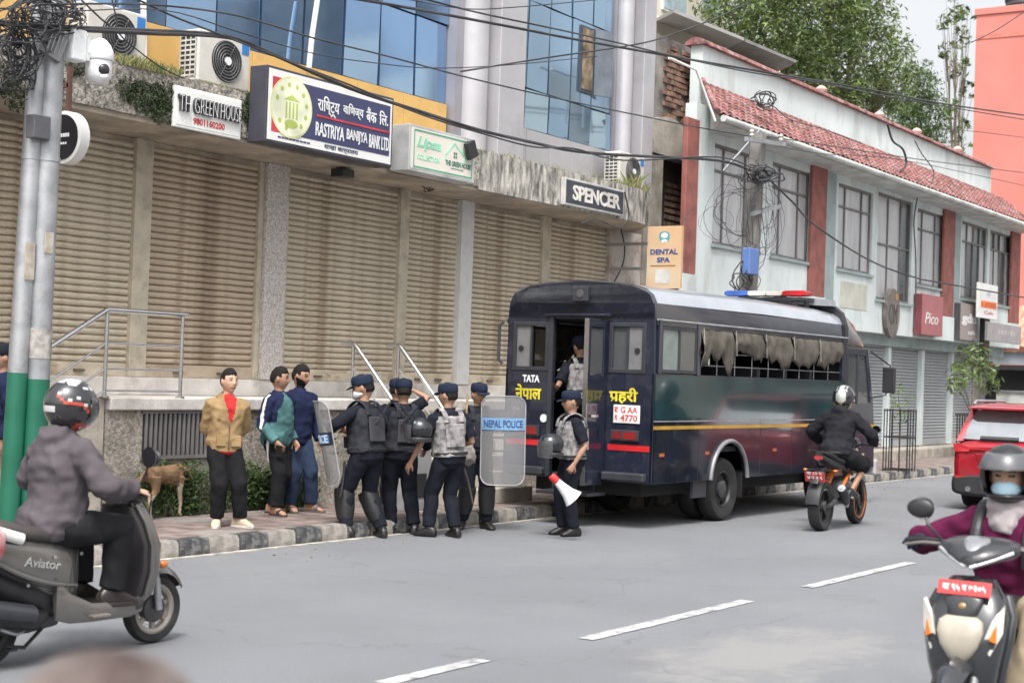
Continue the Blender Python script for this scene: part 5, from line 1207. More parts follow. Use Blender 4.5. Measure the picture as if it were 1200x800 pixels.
# police
NT, CT = dict(top=NAVY, topname='shirt', bottom=NAVY, shoes='boot', cap=NAVYC, skin=SKIND, loose=.006, tint=-.07), mat('camouflage_vest', (.33, .31, .31), .9, col2=(.10, .095, .10), vscale=16, bump=.3)
p = atz(424, 630)
A = person('riot officer in charcoal vest and black leg guards turned away with the leaning shield', (p.x, p.y, 0), 86, 1.735, hip=(.0, -.03, .87), lean=7, footR=(-.10, -.20, -28), footL=(.10, .13, 8), handL=(.30, .16, 1.16), elL=(-.2, 1, -.4), handR=(.27, -.06, 1.10), elR=(-.3, -1, -.4), head=(30, 12), fat=1.06, vest=[VESTB, mat('vest_panel', (.042, .043, .05), .7)], guards=True, mask=mat('mask_white', (.62, .62, .62), .8), **NT)
p = atz(469, 625)
B_ = person('riot officer seen from behind with crossed straps on a charcoal vest', (p.x, p.y, 0), 52, 1.68, hip=(0, .03, .89), roll=2, twist=8, footR=(-.05, -.15, -18), footL=(.05, .10, 6), head=(-14, 6), fat=1.04, vest=[VESTB, MATS['vest_panel']], handR=(.14, -.30, .95), handL=(.2, .2, 1.05), elL=(-1, .6, 0), **NT)
for P_ in (A, B_):
    for sg in (-1, 1):
        c = P_['hip']+V((0, 0, .40))-P_['fw']*.205
        MB().tube([c+P_['lf']*(.10*sg)+V((0, 0, .12)), c-P_['lf']*(.10*sg)-V((0, 0, .10))], .011, 6, flat=1.6).build('cross_strap', VESTB, None)
        o = bpy.data.objects[[q.name for q in bpy.data.objects if q.name.startswith('cross_strap')][-1]]
        o.parent = P_['e']; o.matrix_parent_inverse = P_['W'].inverted()
p = atz(459, 612)
person('officer half hidden behind the others with one hand raised', (p.x+.45, p.y+.35, 0), 20, 1.66, handR=(.16, -.16, 1.60), elR=(.1, -1, .1), handL=None, head=(10, 0), nR=(0, 1, 0), hdR=(.1, .5, .6), sleeves='short', **{**NT, 'skin': SKIND})
p = atz(521, 629)
D = person('officer in camouflage vest standing sideways with his bare arm hanging', (p.x, p.y, 0), 72, 1.655, hip=(0, -.03, .885), roll=-3, twist=-10, footR=(-.06, -.10, -8), footL=(.10, .15, 30), handL=(.20, .36, .82), elL=(-.7, .5, .2), handR=(.15, -.22, 1.0), head=(34, 4), fat=1.03, sleeves='short', vest=[CT, CT], **NT)
p = atz(555, 619)
E_ = person('officer facing the camera holding up a clear shield and a wooden stick', (p.x, p.y, 0), -128, 1.65, footR=(.0, -.15, -25), footL=(.06, .13, 15), handL=(.28, .36, 1.37), elL=(-.4, .8, -.6), nL=(1, -.2, 0), hdL=(.4, .1, .8), handR=(.26, -.22, 1.18), elR=(-.4, -1, -.3), head=(8, 4), fat=1.05, vest=[VESTB, VESTB], guards=True, curlR=70, curlL=60, **NT)
p = atz(667, 627)
F_ = person('officer in camouflage vest standing in profile with a megaphone', (p.x, p.y, 0), 142, 1.605, footR=(.05, -.08, -2), footL=(-.02, .10, 10), handL=(.07, .26, .86), elL=(-1, .4, 0), handR=(.30, -.04, 1.08), elR=(-.6, -1, -.2), head=(-4, 4), fat=1.06, sleeves='short', vest=[CT, CT], curlR=80, curlL=70, **NT)

def place(o, M): o.matrix_world = M; return o
def frame(o, x, y, z):
    m = Matrix((V(x).normalized(), V(y).normalized(), V(z).normalized())).transposed().to_4x4(); m.translation = V(o); return m
def shield(label, c, right, up, wid, hgt, words, lower=False, clear=True):
    right, up = V(right).normalized(), V(up).normalized(); n = right.cross(up)
    e = empty('riot_shield', (0, 0, 0), 0, label, 'shield', 'clear riot shields')
    m = MB(); N = 14; r = .11; rows = []
    def outline(t):                           # half width at height t (0..1)
        z = t*hgt; k = min(z, hgt-z)
        return wid/2-(r-sqrt(max(0, r*r-(r-k)**2)) if k < r else 0)
    for i in range(31):
        t = i/30; t = .5-.5*cos(pi*t); hw = max(.02, outline(t))
        row = []
        for j in range(N+1):
            x = -hw+2*hw*j/N; row.append(V((x, 0, (t-.5)*hgt))+V((0, -.09*(1-(2*x/wid)**2), 0)))
        rows.append(row)
    th = V((0, .004, 0))
    for k, q in ((0, 0), (1, 1)):
        for row in rows: m.v += [p_+th*q for p_ in row]
    W_2 = N+1; o2 = 31*W_2
    for i in range(30):
        for j in range(N):
            a = i*W_2+j; m.f += [[a, a+1, a+W_2+1, a+W_2], [o2+a+W_2, o2+a+W_2+1, o2+a+1, o2+a]]; m.mi += [0, 0]
    m.build('panel', mat('shield_polycarbonate', (.30, .30, .31), .3, var=.05, alpha=.40, bump=.05), e, smooth=60)
    rim = [rows[i][0] for i in range(31)]+[rows[30][j] for j in range(1, N)]+[rows[i][N] for i in range(30, -1, -1)]+[rows[0][j] for j in range(N-1, 0, -1)]
    MB().tube(rim, .006, 5, closed=True).build('rim', mat('shield_rim', (.35, .35, .36), .4), e)
    def cfn(z0):
        return lambda u_, v_, d: V((u_, -.095-d+.09*(2*u_/wid)**2, z0+v_))
    z0 = .12 if not lower else -.02; hh = .135
    bnd = MB(); K = 12
    bnd.rings([[cfn(z0)(-wid*.49+wid*.98*i/K, v_, d) for v_, d in ((0, 0), (hh, 0), (hh, .002), (0, .002))] for i in range(K+1)])
    bnd.build('label_band', mat('band_pale_blue' if not lower else 'band_dark', (.16, .32, .52) if not lower else (.02, .02, .03), .5, bump=0), e)
    if lower:
        b2 = MB().rings([[cfn(z0+.02)(-wid*.40+wid*.8*i/K, v_, d) for v_, d in ((0, .0021), (hh-.04, .0021), (hh-.04, .003), (0, .003))] for i in range(K+1)]); b2.build('label_field', mat('band_blue', (.05, .22, .55), .5, bump=0), e)
    t = text_mb(words, wid*.88 if not lower else wid*.74, hh*.62, lambda a, b_, c_: cfn(z0)(a-wid*(.44 if not lower else .37), b_+hh*.2, c_+(.0025 if not lower else .0035)), .002, .02); t.build('lettering', WPLA if lower else mat('letter_navy', (.03, .04, .14), .5, bump=0), e)
    for z in (.03, -.12): MB().tube([(-.1, .0, z), (-.1, .05, z), (.1, .05, z), (.1, .0, z)], .012, 6).build('handle', BLK, e)
    e.matrix_world = frame(c, right, -n if False else up.cross(right), up)
    return e
# shield in front of the facing officer
cr, cu = V((CR.x, CR.y, 0)).normalized(), V((0, 0, 1))
Y_ = E_['hip'].y-.36
c = aty(589.5, 516, Y_)
shield('clear riot shield lettered NEPAL POLICE held upright by the facing officer', c, cr, cu+cr*-.03, .50, 1.0, 'NEPAL POLICE')
Y_ = A['hip'].y+.24
c = aty(386, 518, Y_); rt = (cr*.17-V((cos(radians(43)), sin(radians(43)), 0))*.985)
shield('clear riot shield lettered POLICE leaning edge-on beside the officer turned away', c, rt, V((0, 0, 1))-cr*.20, .46, .90, 'POLICE', lower=True)
# sticks
def stick(label, a, b, r, m): return tag(MB().tube(spline([a, V(a).lerp(V(b), .5)+V((.01, 0, .01)), b], 4), r, 8).build('stick', m, smooth=50), label, 'stick')
CANE = mat('cane_wood', (.42, .29, .16), .6, var=.2, vscale=8)
yE = E_['wR'].y-.05
stick('pale wooden stick held upright by the officer facing the camera', aty(548, 462, yE), aty(541, 545, yE+.05), .013, CANE)
stick('dark bent stick hanging below the grey bag', aty(543, 545, yE), aty(554, 590, yE), .012, mat('stick_grey', (.16, .13, .11), .7))
yA = A['hip'].y-.02
stick('dark baton hanging beside the leaning shield', aty(404, 540, yA+.15), aty(399, 582, yA+.15), .014, BLK)
stick('thin wooden cane behind the legs of the officer with leg guards', aty(436, 596, yA+.2), aty(445, 622, yA+.2), .011, CANE)
# grey bag
c = aty(545, 532, E_['hip'].y-.18)
bg_, nr = remesh(MB().sphere((0, 0, 0), (.115, .075, .12), 18, 12).sphere((.0, 0, -.04), (.13, .08, .085), 18, 10), .012, 2); wrinkle(bg_, nr, .02, 9, 4)
g = bg_.build('bag', cl('bag_grey', (.22, .20, .185), vscale=12), smooth=70); g.location = c; g.rotation_euler = (0, 0, radians(-40)); tag(g, 'small grey cloth bag hanging beside the officer facing the camera', 'bag')
MB().tube([(-.08, 0, .08), (-.05, .02, .26), (.03, .03, .36), (.07, .01, .22), (.08, 0, .08)], .012, 6).build('strap', MATS['cloth_bag_grey'], g, smooth=60)
# riot helmets carried by hand
def riot_helmet(label, c, rz):
    e = empty('riot_helmet', c, rz, label, 'helmet')
    MB().sphere((0, 0, 0), (.145, .125, .13), 22, 14).build('shell', mat('helmet_black_gloss', (.012, .013, .018), .18, coat=.6, bump=0), e, smooth=70)
    MB().rings([[V((.155*cos(a_)*k, .138*sin(a_)*k, z)) for a_ in [-1.25+2.5*j/14 for j in range(15)]]+[V((.148*cos(a_)*k, .131*sin(a_)*k, z)) for a_ in [1.25-2.5*j/14 for j in range(15)]] for z, k in ((-.14, .92), (-.08, 1.0), (.0, 1.03), (.05, .98))]).build('visor', mat('visor_smoke', (.10, .10, .11), .1, alpha=.6, coat=.5, bump=0), e, smooth=60)
    MB().lathe([(.13, -.03), (.14, 0), (.13, .02)], (0, 0, -.10), n=22).build('neck_guard', BLK, e, smooth=60)
    return e
riot_helmet('black riot helmet held in front of the officer with the megaphone', aty(646, 521, F_['hip'].y-.02), radians(150))
riot_helmet('black riot helmet hanging between the two officers left of the camouflage vest', aty(491, 503, D['hip'].y+.12), radians(110))
# megaphone
mw = F_['wL']; y = mw.y-.03
a, b = aty(649, 560, y), aty(671, 583, y-.16); ax = (b-a).normalized()
e = empty('megaphone', (0, 0, 0), 0, 'white megaphone with a red rear hanging from the officer\'s hand beside the bus', 'megaphone')
x = ax.orthogonal(); M_ = frame(a, x, ax.cross(x), ax); Lg = (b-a).length*1.06
pr = [(.030, 0), (.040, .004), (.045, .05), (.052, .055)]
MB().lathe([(.036, -.04), (.042, -.03), (.042, .05)], n=24).build('rear_cap', mat('megaphone_red', (.6, .03, .03), .35, bump=0), e, smooth=40)
MB().lathe([(.040, .051), (.050, .12), (.070, Lg*.7), (.105, Lg*.97), (.112, Lg), (.106, Lg), (.03, Lg*.62)], n=28).build('horn', WPLA, e, smooth=40)
MB().lathe([(.102, Lg-.006), (.036, Lg*.68), (.034, Lg*.66)][::-1], n=24).build('horn_mouth_shade', mat('megaphone_dark', (.14, .14, .15), .6), e, smooth=40)  # dark cap across the mouth paints the shade inside the horn
MB().tube([(-.045, 0, .08), (-.10, 0, .07), (-.10, 0, .17), (-.05, 0, .16)], .010, 6).build('grip', WPLA, e)
e.matrix_world = M_
# dog
def dog(loc, rz, label):
    e = empty('dog', loc, rz, label, 'dog'); e.scale = (.92, .92, .92)
    b = MB()
    b.rings([sup((x, 0, z), (0, 1, 0), (0, 0, 1), hw, hh, 2.1, 14) for x, z, hw, hh in ((-.33, .50, .03, .04), (-.30, .50, .075, .09), (-.18, .495, .085, .095), (-.05, .49, .085, .10), (.10, .475, .092, .125), (.22, .48, .088, .13), (.30, .50, .06, .10), (.34, .52, .03, .05))])
    b.tube([(.24, 0, .52), (.36, 0, .51), (.45, 0, .46)], [.085, .065, .055], 12); HZ = -.17
    b.rings([sup((x, 0, z+HZ-.3*(x-.4)), (0, 1, 0), (0, 0, 1), hw, hh, 2.2, 12) for x, z, hw, hh in ((.38, .63, .03, .03), (.41, .63, .058, .06), (.47, .625, .056, .056), (.52, .60, .036, .040), (.60, .58, .026, .028), (.63, .578, .012, .014))])
    for sd in (-1, 1):
        b.tube([(.41, sd*.045, .50), (.39, sd*.06, .55), (.41, sd*.075, .51)], [.02, .016, .005], 6)
        b.tube([(.22, sd*.07, .46), (.20, sd*.07, .30), (.225, sd*.07, .17), (.215, sd*.07, .04), (.24, sd*.07, .02)], [.055, .034, .024, .019, .024], 8)
        dx = .06*sd
        b.tube([(-.24+dx*.3, sd*.07, .48), (-.20+dx, sd*.075, .32), (-.30+dx, sd*.07, .20), (-.28+dx, sd*.07, .04), (-.25+dx, sd*.07, .02)], [.075, .045, .024, .019, .023], 8)
    b.tube(spline([(-.32, 0, .54), (-.42, 0, .50), (-.47, 0, .38), (-.45, 0, .28)], 3), [.028-.0018*i for i in range(10)], 7)
    b, nr = remesh(b, .009, 3); wrinkle(b, nr, .002, 22, 2)
    for i, f in enumerate(b.f):
        c = sum((b.v[k] for k in f), V())/len(f)
        q = noise.noise(c*6)
        if c.z < .30+.05*q or (c.x > .15 and c.z < .40+.05*q and c.x < .36) or c.x > .54: b.mi[i] = 1
        if c.x > .612 or (abs(c.x-.505) < .010 and abs(c.z-.44) < .012 and abs(c.y) > .03): b.mi[i] = 2
    b.build('body', [mat('dog_brown', (.20, .118, .062), .9, var=.3, vscale=9, bump=.5, bscale=90), mat('dog_cream', (.32, .26, .19), .9, var=.15, vscale=9, bump=.5, bscale=90), EYE], e, smooth=70)
p = atz(187, 606, .15)
dog((p.x, p.y-.05, .15), radians(10), 'thin brown and cream street dog walking on the pavement behind the scooter')
# out of focus person right in front of the camera
d_ = _ray(114, 800); d_.z = 0; d_.normalize()
pp = d_*1.45
def knit_cap(e, HM):
    MB().rings([[V((cos(a_)*.108*r-.004, sin(a_)*.092*r, z)) for a_ in [2*pi*j/24 for j in range(24)]] for z, r in ((.0, 1.02), (.01, 1.06), (.04, 1.06), (.08, .98), (.112, .78), (.13, .5), (.137, .2))]).xf(HM).build('knit_cap', mat('cap_brown_white', (.17, .14, .13), .95, col2=(.04, .022, .02), vscale=10, bump=.6), e, smooth=60)
person('out of focus head in a brown and white knit cap in the near foreground', (pp.x, pp.y, 0), 33, 1.485, top=cl('brown', (.16, .09, .06)), bottom=BLKT, helmet=knit_cap, head=(0, 10), face=False, hair=False)
# ------------------------------------------------------------------ vehicles
def paint(name, c, rough=.25, metal=0., coat=.8, **k): return mat('paint_'+name, c, rough, metal, var=k.pop('var', .05), vscale=k.pop('vscale', 1.5), bump=k.pop('bump', .02), bscale=k.pop('bscale', 3), coat=coat, **k)
TYRE = mat('tyre_rubber', (.022, .022, .023), .8, var=.3, vscale=8, bump=.3)
RIMD = mat('rim_dark', (.04, .04, .042), .4, .5); RIMS = mat('rim_alloy', (.30, .27, .24), .4, .6)
CHROME = mat('chrome', (.6, .6, .62), .12, 1., var=.02, bump=0); ENG = mat('engine_grey', (.09, .09, .095), .5, .5, var=.2, vscale=9)
LENSR = mat('lens_red', (.42, .02, .025), .12, coat=.8, bump=0); LENSO = mat('lens_orange', (.62, .17, .02), .15, coat=.8, bump=0); LENSC = mat('lens_clear', (.62, .60, .55), .10, coat=.9, bump=0)
PLR = mat('plate_red', (.52, .05, .05), .4, bump=0); PLW = mat('plate_white', (.70, .68, .66), .4, bump=0)
def wheel(par, c, R, w, rim, n=5, hub=.05, fat=.28, name='wheel', rf=.70, spoke=.022):
    m = MB(); tw = w/2; th = R*fat
    prof = [(R-th, -tw*.72), (R-th*.55, -tw), (R-th*.18, -tw*.92), (R, -tw*.45), (R, tw*.45), (R-th*.18, tw*.92), (R-th*.55, tw), (R-th, tw*.72)]
    rs = [[V((c[0]+r*cos(a), c[1]+h, c[2]+r*sin(a))) for r, h in prof] for a in [2*pi*i/40 for i in range(40)]]
    t = m.rings(rs, close=True).build(name, TYRE, par, smooth=40)
    m = MB(); Ri = R-th
    for sg in (-1, 1): pass
    rs = [[V((c[0]+r*cos(a), c[1]+h, c[2]+r*sin(a))) for r, h in ((Ri+.006, -tw*.72), (Ri-.012, -tw*.78), (Ri-.030, -tw*.55), (Ri-.030, tw*.55), (Ri-.012, tw*.78), (Ri+.006, tw*.72))] for a in [2*pi*i/36 for i in range(36)]]
    m.rings(rs, close=True)
    for i in range(n):
        a = 2*pi*i/n+.3; d = V((cos(a), 0, sin(a))); q = V((-sin(a), 0, cos(a)))
        m.obox(V(c)+d*(Ri*.55), d*(Ri*.46), V((0, tw*.32, 0)), q*spoke)
    m.build('rim', rim, t, smooth=30)
    MB().lathe([(hub*.7, -tw*.85), (hub, -tw*.7), (hub, tw*.7), (hub*.7, tw*.85)], c, 'y', 20).build('hub', ENG, t, smooth=40)
    return t

# ---- police bus
HB = radians(-1.0)
bus = empty('police_bus', (16.39, 9.81, 0), HB, 'dark navy police bus with open rear door and yellow Nepali lettering', 'bus')
BP = paint('bus_navy', (.013, .016, .032), .24, var=.12, vscale=2, bump=.10, bscale=1.6, stain=(.05, .05, .06), stains=4, samt=.35)
BPS = paint('bus_side', (.010, .015, .025), .16, var=.25, vscale=2.2, bump=.14, bscale=1.1, coat=.45, spec=.35, stain=(.03, .028, .028), stains=3, samt=.35)
BPT = paint('bus_teal_reflection', (.011, .036, .042), .15, var=.2, vscale=2.2, bump=.14, bscale=1.1, coat=.5, spec=.35, stain=(.025, .036, .038), stains=3, samt=.35)  # deep teal puts the street's reflection into the colour of the navy side
BRF = paint('bus_roof', (.50, .53, .58), .28, .5, var=.1, bump=.05)  # pale silver paints the sky highlight onto the dark roof
BF = mat('bus_frame_dark', (.035, .037, .045), .45, var=.2)
BI = mat('bus_inside', (.030, .030, .034), .8)
SMG = mat('smoked_glass', (.09, .095, .10), .08, var=.1, coat=.8, alpha=.75, bump=0)
BAR = mat('window_bar_grey', (.17, .17, .18), .5, .3)
half = [(1.06, .54), (1.06, 1.84), (1.045, 2.47), (1.04, 2.56), (1.025, 2.665), (.975, 2.765), (.88, 2.835), (.70, 2.885), (.38, 2.92), (0, 2.935)]
full = half+[(-y, z) for y, z in half[:-1]][::-1]
# rear wall with door and window openings, seen from behind
ow_ = [(-y, z) for y, z in full]
hol = [[(-.38, .545), (.36, .545), (.36, 2.48), (-.38, 2.48)]]
W1 = (.46, .93); W2 = (-.90, -.46); WZ = (1.86, 2.40)
outer = [(y, z) for y, z in full]
outer = [(1.06, .54), (1.06, 1.84)]+half[2:]+[(-y, z) for y, z in half[:-1]][::-1]
# notch the door out of the outline (it reaches the sill)
poly = outer+[(-.38, .54), (-.38, 2.48), (.36, 2.48), (.36, .54)]
b = MB(); b.plate(poly, [[(a, WZ[0]), (c, WZ[0]), (c, WZ[1]), (a, WZ[1])] for a, c in (W1, W2)], lambda u_, v_, d: V((d, u_, v_)), .05)
b.build('rear_wall', BP, bus, recalc=True, bevel=.012)
for a, c, lb in ((W1[0], W1[1], None), (W2[0], W2[1], None)):
    f = MB(); f.plate([(a-.03, WZ[0]-.03), (c+.03, WZ[0]-.03), (c+.03, WZ[1]+.03), (a-.03, WZ[1]+.03)], [[(a+.02, WZ[0]+.02), (c-.02, WZ[0]+.02), (c-.02, WZ[1]-.02), (a+.02, WZ[1]-.02)]], lambda u_, v_, d: V((-.012+d, u_, v_)), .05)
    f = f.build('rear_window', BF, bus, recalc=True, bevel=.006)
    md = (a+c)/2
    MB().box((.0, md-.015, WZ[0]+.02), (.03, md+.015, WZ[1]-.02)).build('mullion', BF, f)
    MB().box((.012, md+.01 if a > 0 else a+.02, WZ[0]+.02), (.018, c-.02 if a > 0 else md, WZ[1]-.02)).build('pane', mat('cloudy_glass', (.17, .17, .175), .15, coat=.6, bump=0), f)
    if a < 0: MB().box((.020, md+.015, WZ[0]+.02), (.026, c-.02, WZ[1]-.02)).build('pane', SMG, f)
    for q in (md+.15,): MB().lathe([(.035, -.012), (.035, .0)], (.012, q if a > 0 else md-.13+.0, 2.10), 'x', 14).build('latch', BLK, f)
MB().box((-.055, -.46, 2.50), (-.002, .46, 2.53)).build('rain_strip', BP, bus, bevel=.006)
dj = MB(); dj.box((-.02, .362, .56), (.05, .42, 2.52)); dj.build('door_frame', BF, bus)
dl = MB(); dl.plate([(-.44, .50), (-.02, .50), (-.02, 2.46), (-.44, 2.46)], [[(-.38, 1.80), (-.08, 1.80), (-.08, 2.36), (-.38, 2.36)]], lambda u_, v_, d: V((u_, -.405+d, v_)), .04)
dl = dl.build('rear_door', BP, bus, recalc=True, bevel=.006)
MB().box((-.455, -.415, .50), (-.442, -.355, 2.46)).build('edge_strip', STEEL, dl); MB().box((-.375, -.39, 1.81), (-.085, -.382, 2.35)).build('pane', SMG, dl)
MB().box((-.36, -.425, 1.30), (-.2, -.407, 1.33)).build('handle', CHROME, dl)
# lettering on the rear
fr_ = lambda y, z, x=-.003: plane_fn((x, y, z), (0, -1, 0), (0, 0, 1), (-1, 0, 0))
YL = mat('yellow_lettering', (.66, .56, .04), .5, bump=0)
def btext(s, y0, y1, z0, z1, m, bold=.02): text_mb(s, y0-y1, z1-z0, fr_(y0, z0), .003, bold).build('lettering', m, bus)
btext('TATA', .80, .55, 1.685, 1.775, WPLA, .04); btext('नेपाल', .90, .52, 1.47, 1.66, YL, .03); btext('पहरी', -.45, -.84, 1.47, 1.66, YL, .03); MB().prism([(.022, .028), (.034, .022), (.082, .062), (.082, .082)], fr_(-.45, 1.47), .003).build('lettering', YL, bus)
pl = MB().box((-.014, -.88, 1.24), (-.002, -.52, 1.455)).build('number_plate', PLW, bus, bevel=.004)
for s, y0, y1, z0, z1 in (('G AA', -.62, -.85, 1.36, 1.435), ('4770', -.62, -.85, 1.265, 1.34), ('बा', -.535, -.585, 1.36, 1.43), ('१', -.545, -.575, 1.275, 1.335)):
    text_mb(s, y0-y1, z1-z0, fr_(y0, z0, -.0145), .002, .02).build('lettering', REDL, pl)
for y0, y1 in ((1.02, .44), (-.45, -1.02)): MB().box((-.007, y1, .915), (-.002, y0, .985)).build('stripe', mat('stripe_red', (.52, .02, .025), .4, bump=0), bus)
for y0, y1 in ((.88, .52), (-.50, -.88)):
    t = MB().box((-.035, y1, 1.03), (-.002, y0, 1.16)).build('tail_light', BF, bus, bevel=.006)
    MB().box((-.042, y1+.03, 1.05), (-.036, y0-.18, 1.14)).build('lens', mat('lens_mid_red', (.22, .02, .02), .2, coat=.6, bump=0), t); MB().box((-.042, y0-.15, 1.05), (-.036, y0-.03, 1.14)).build('lens', mat('lens_dim_red', (.16, .02, .02), .2, coat=.6, bump=0), t)
MB().lathe([(.05, -.012), (.05, -.002)], (0, .47, 1.25), 'x', 18).build('round_cap', WPLA, bus)
cb = MB().box((-.06, -.14, 2.68), (-.002, .08, 2.86)).build('camera_box', BF, bus, bevel=.01); MB().lathe([(.045, -.07), (.05, -.061)], (0, -.03, 2.77), 'x', 16).build('lens', mat('lens_grey', (.08, .08, .08), .3), cb)
for y0, y1 in ((-1.0, -.42), (.42, 1.0)): MB().box((-.10, y0, .56), (-.002, y1, .66)).build('rear_bumper', BF, bus, bevel=.02)
st = MB().box((-.30, -.38, .36), (.1, .36, .40)).build('rear_step', BF, bus, bevel=.006)
MB().box((-.03, -.30, .40), (-.02, -.28, .56)).box((-.03, .28, .40), (-.02, .30, .56)).build('step_bracket', BF, st)
MB().tube([(-.02, 1.10, 1.9), (-.05, 1.14, 1.95), (-.05, 1.14, 2.38), (-.02, 1.10, 2.42)], .02, 6).build('grab_bar', BF, bus)
# sides
ax_r, ax_f = 2.0, 5.35
def arch(cx, r, n=12): return [(cx+r*cos(a), .50+r*sin(a)) for a in [pi*i/n for i in range(n+1)]]
for sd in (-1, 1):
    o = [(0.0, .54)]+[p for p in arch(ax_r, .50)[::-1]]+[(4.35, .54), (5.72, .54), (5.72, 1.84), (0.0, 1.84)]
    o = [q if q[1] >= .54 else (q[0], .54) for q in o]
    yy = sd*1.06
    b = MB(); b.plate(o, [], lambda u_, v_, d: V((u_, yy-sd*(.045-d), v_)), .045); b = b.build('side_panel', BPS, bus, recalc=True, bevel=.006)
    for x in (1.15, 2.9, 3.9, 4.9): MB().box((x-.003, yy+sd*.001, .56), (x+.003, yy+sd*.003, 1.83)).build('seam', BF, b)
    MB().box((.02, yy+sd*.0012, 1.30), (5.70, yy+sd*.0042, 1.82)).build('teal_reflection', BPT, b)
    MB().box((.0, yy+sd*.001, 1.18), (5.72, yy+sd*.006, 1.222)).build('stripe', mat('stripe_yellow', (.44, .25, .03), .4, bump=0), b)
    MB().box((.0, yy+sd*.001, 1.27), (5.72, yy+sd*.014, 1.286)).build('moulding', GALV, b)
    MB().tube([(ax_r+.52*cos(a), yy+sd*.012, .50+.52*sin(a)) for a in [.08+(pi-.16)*i/16 for i in range(17)]], .030, 8).build('arch_trim', mat('arch_trim', (.22, .22, .23), .4, .3), b, smooth=50)
    for x in (.22, 1.38, 3.35): MB().box((x-.05, yy+sd*.001, .86), (x+.05, yy+sd*.012, .90)).build('marker_lamp', mat('marker_amber', (.35, .10, .04), .3, coat=.5, bump=0), b)
    # belt: pillars, top rail
    yb = sd*1.05
    for x0, x1 in ((0.05, .12), (1.02, 1.10), (5.55, 5.72)): MB().box((x0, yb-.03, 1.842), (x1, yb+.03, 2.47)).build('window_pillar', BP, b)
    MB().box((.02, yb-.02, 2.405), (5.75, yb+.025 if sd > 0 else yb+.02, 2.455)).build('top_rail', BP, b)
    MB().tube([(.0, sd*1.075, 2.47), (5.75, sd*1.075, 2.47)], .013, 8).build('rain_gutter', GALV, b, smooth=50)
    w_ = MB(); w_.plate([(.12, 1.85), (1.02, 1.85), (1.02, 2.40), (.12, 2.40)], [[(.16, 1.89), (.98, 1.89), (.98, 2.36), (.16, 2.36)]], lambda u_, v_, d: V((u_, yb-.02+d, v_)), .04); w_ = w_.build('sliding_window', BF, bus, recalc=True)
    MB().box((.56, yb-.018, 1.89), (.60, yb+.015, 2.36)).build('mullion', BF, w_)
    MB().box((.16, yb-.004, 1.89), (.56, yb+.004, 2.36)).build('pane', mat('cloudy_green_glass', (.16, .20, .195), .15, coat=.7, bump=0), w_); MB().box((.60, yb-.012, 1.89), (.98, yb-.006, 2.36)).build('pane', SMG, w_)
    for x in [1.1+.5*i for i in range(1, 9)]: MB().tube([(x, yb, 1.845), (x, yb, 2.404)], .006, 6).build('window_bar', BAR, bus)
    for z in (1.96, 2.12): MB().tube([(1.1, yb-sd*.01, z), (5.55, yb-sd*.01, z)], .007, 6).build('window_bar', BAR, bus)
    rnd = random.Random(5+sd)
    CAN = mat('canvas_flap', (.10, .088, .072), .95, var=.25, vscale=6, bump=.5, bscale=90)
    for k in range(5):
        xa, xb = 1.12+k*.89, 1.12+(k+1)*.89-.03; g = MB(); N, Mr = 14, 7; ln = rnd.uniform(.32, .44)
        if k == 0: ln = .56
        if sd > 0: ln = .68  # far side flaps lengthened to shut out daylight and darken the interior
        for i in range(N+1):
            f = i/N; dr = ln*(1-.22*sin(pi*f+k)+.30*(noise.noise(V((f*5, k*3, sd))))+.07*noise.noise(V((f*16, k, 2))) - (.20*(.5-abs(f-.5))*2 if k == 0 else 0))
            for j in range(Mr+1):
                t = j/Mr; g.v.append(V((xa+(xb-xa)*f+.02*sin(t*5+f*6), yb+sd*(.012+.035*sin(t*pi)*(1+noise.noise(V((f*7, t*3, k)))) + .018*sin(f*19+t*3)*t), 2.42-dr*t)))
        for i in range(N):
            for j in range(Mr): a = i*(Mr+1)+j; g.f.append([a, a+1, a+Mr+2, a+Mr+1]); g.mi.append(0)
        g = g.build('canvas_flap', CAN, bus, smooth=80); sm = g.modifiers.new('solid', 'SOLIDIFY'); sm.thickness = .006
        MB().tube([(xa+.02, yb+sd*.045, 2.42), (xa+.03, yb+sd*.055, 2.2), (xa+.05, yb+sd*.05, 2.1)], .004, 5).build('tie_cord', mat('cord_grey', (.35, .34, .31), .8), g)
# roof
rs = []
for x, dz, k in ((0, 0, 1), (.02, .0, 1), (3, .015, 1), (5.2, 0, 1), (5.75, -.02, 1)):
    rs.append([V((x, y*k, z+dz)) for y, z in half[4:]+[(-y, z) for y, z in half[4:-1]][::-1]])
MB().rings(rs).build('roof', BRF, bus, smooth=40)
for sd in (-1, 1): MB().add([(x, sd*y, z) for x in (.03, 5.75) for y, z in ((1.046, 2.47), (1.042, 2.56), (1.027, 2.664))], [(0, 1, 4, 3), (1, 2, 5, 4)] if sd > 0 else [(3, 4, 1, 0), (4, 5, 2, 1)]).build('cornice', BP, bus, smooth=50)
MB().rings([[V((x, y, z+.004)) for y, z in half[2:]+[(-y, z) for y, z in half[2:-1]][::-1]] for x in (.0, .07)]).build('rear_roof_edge', BP, bus, smooth=40)
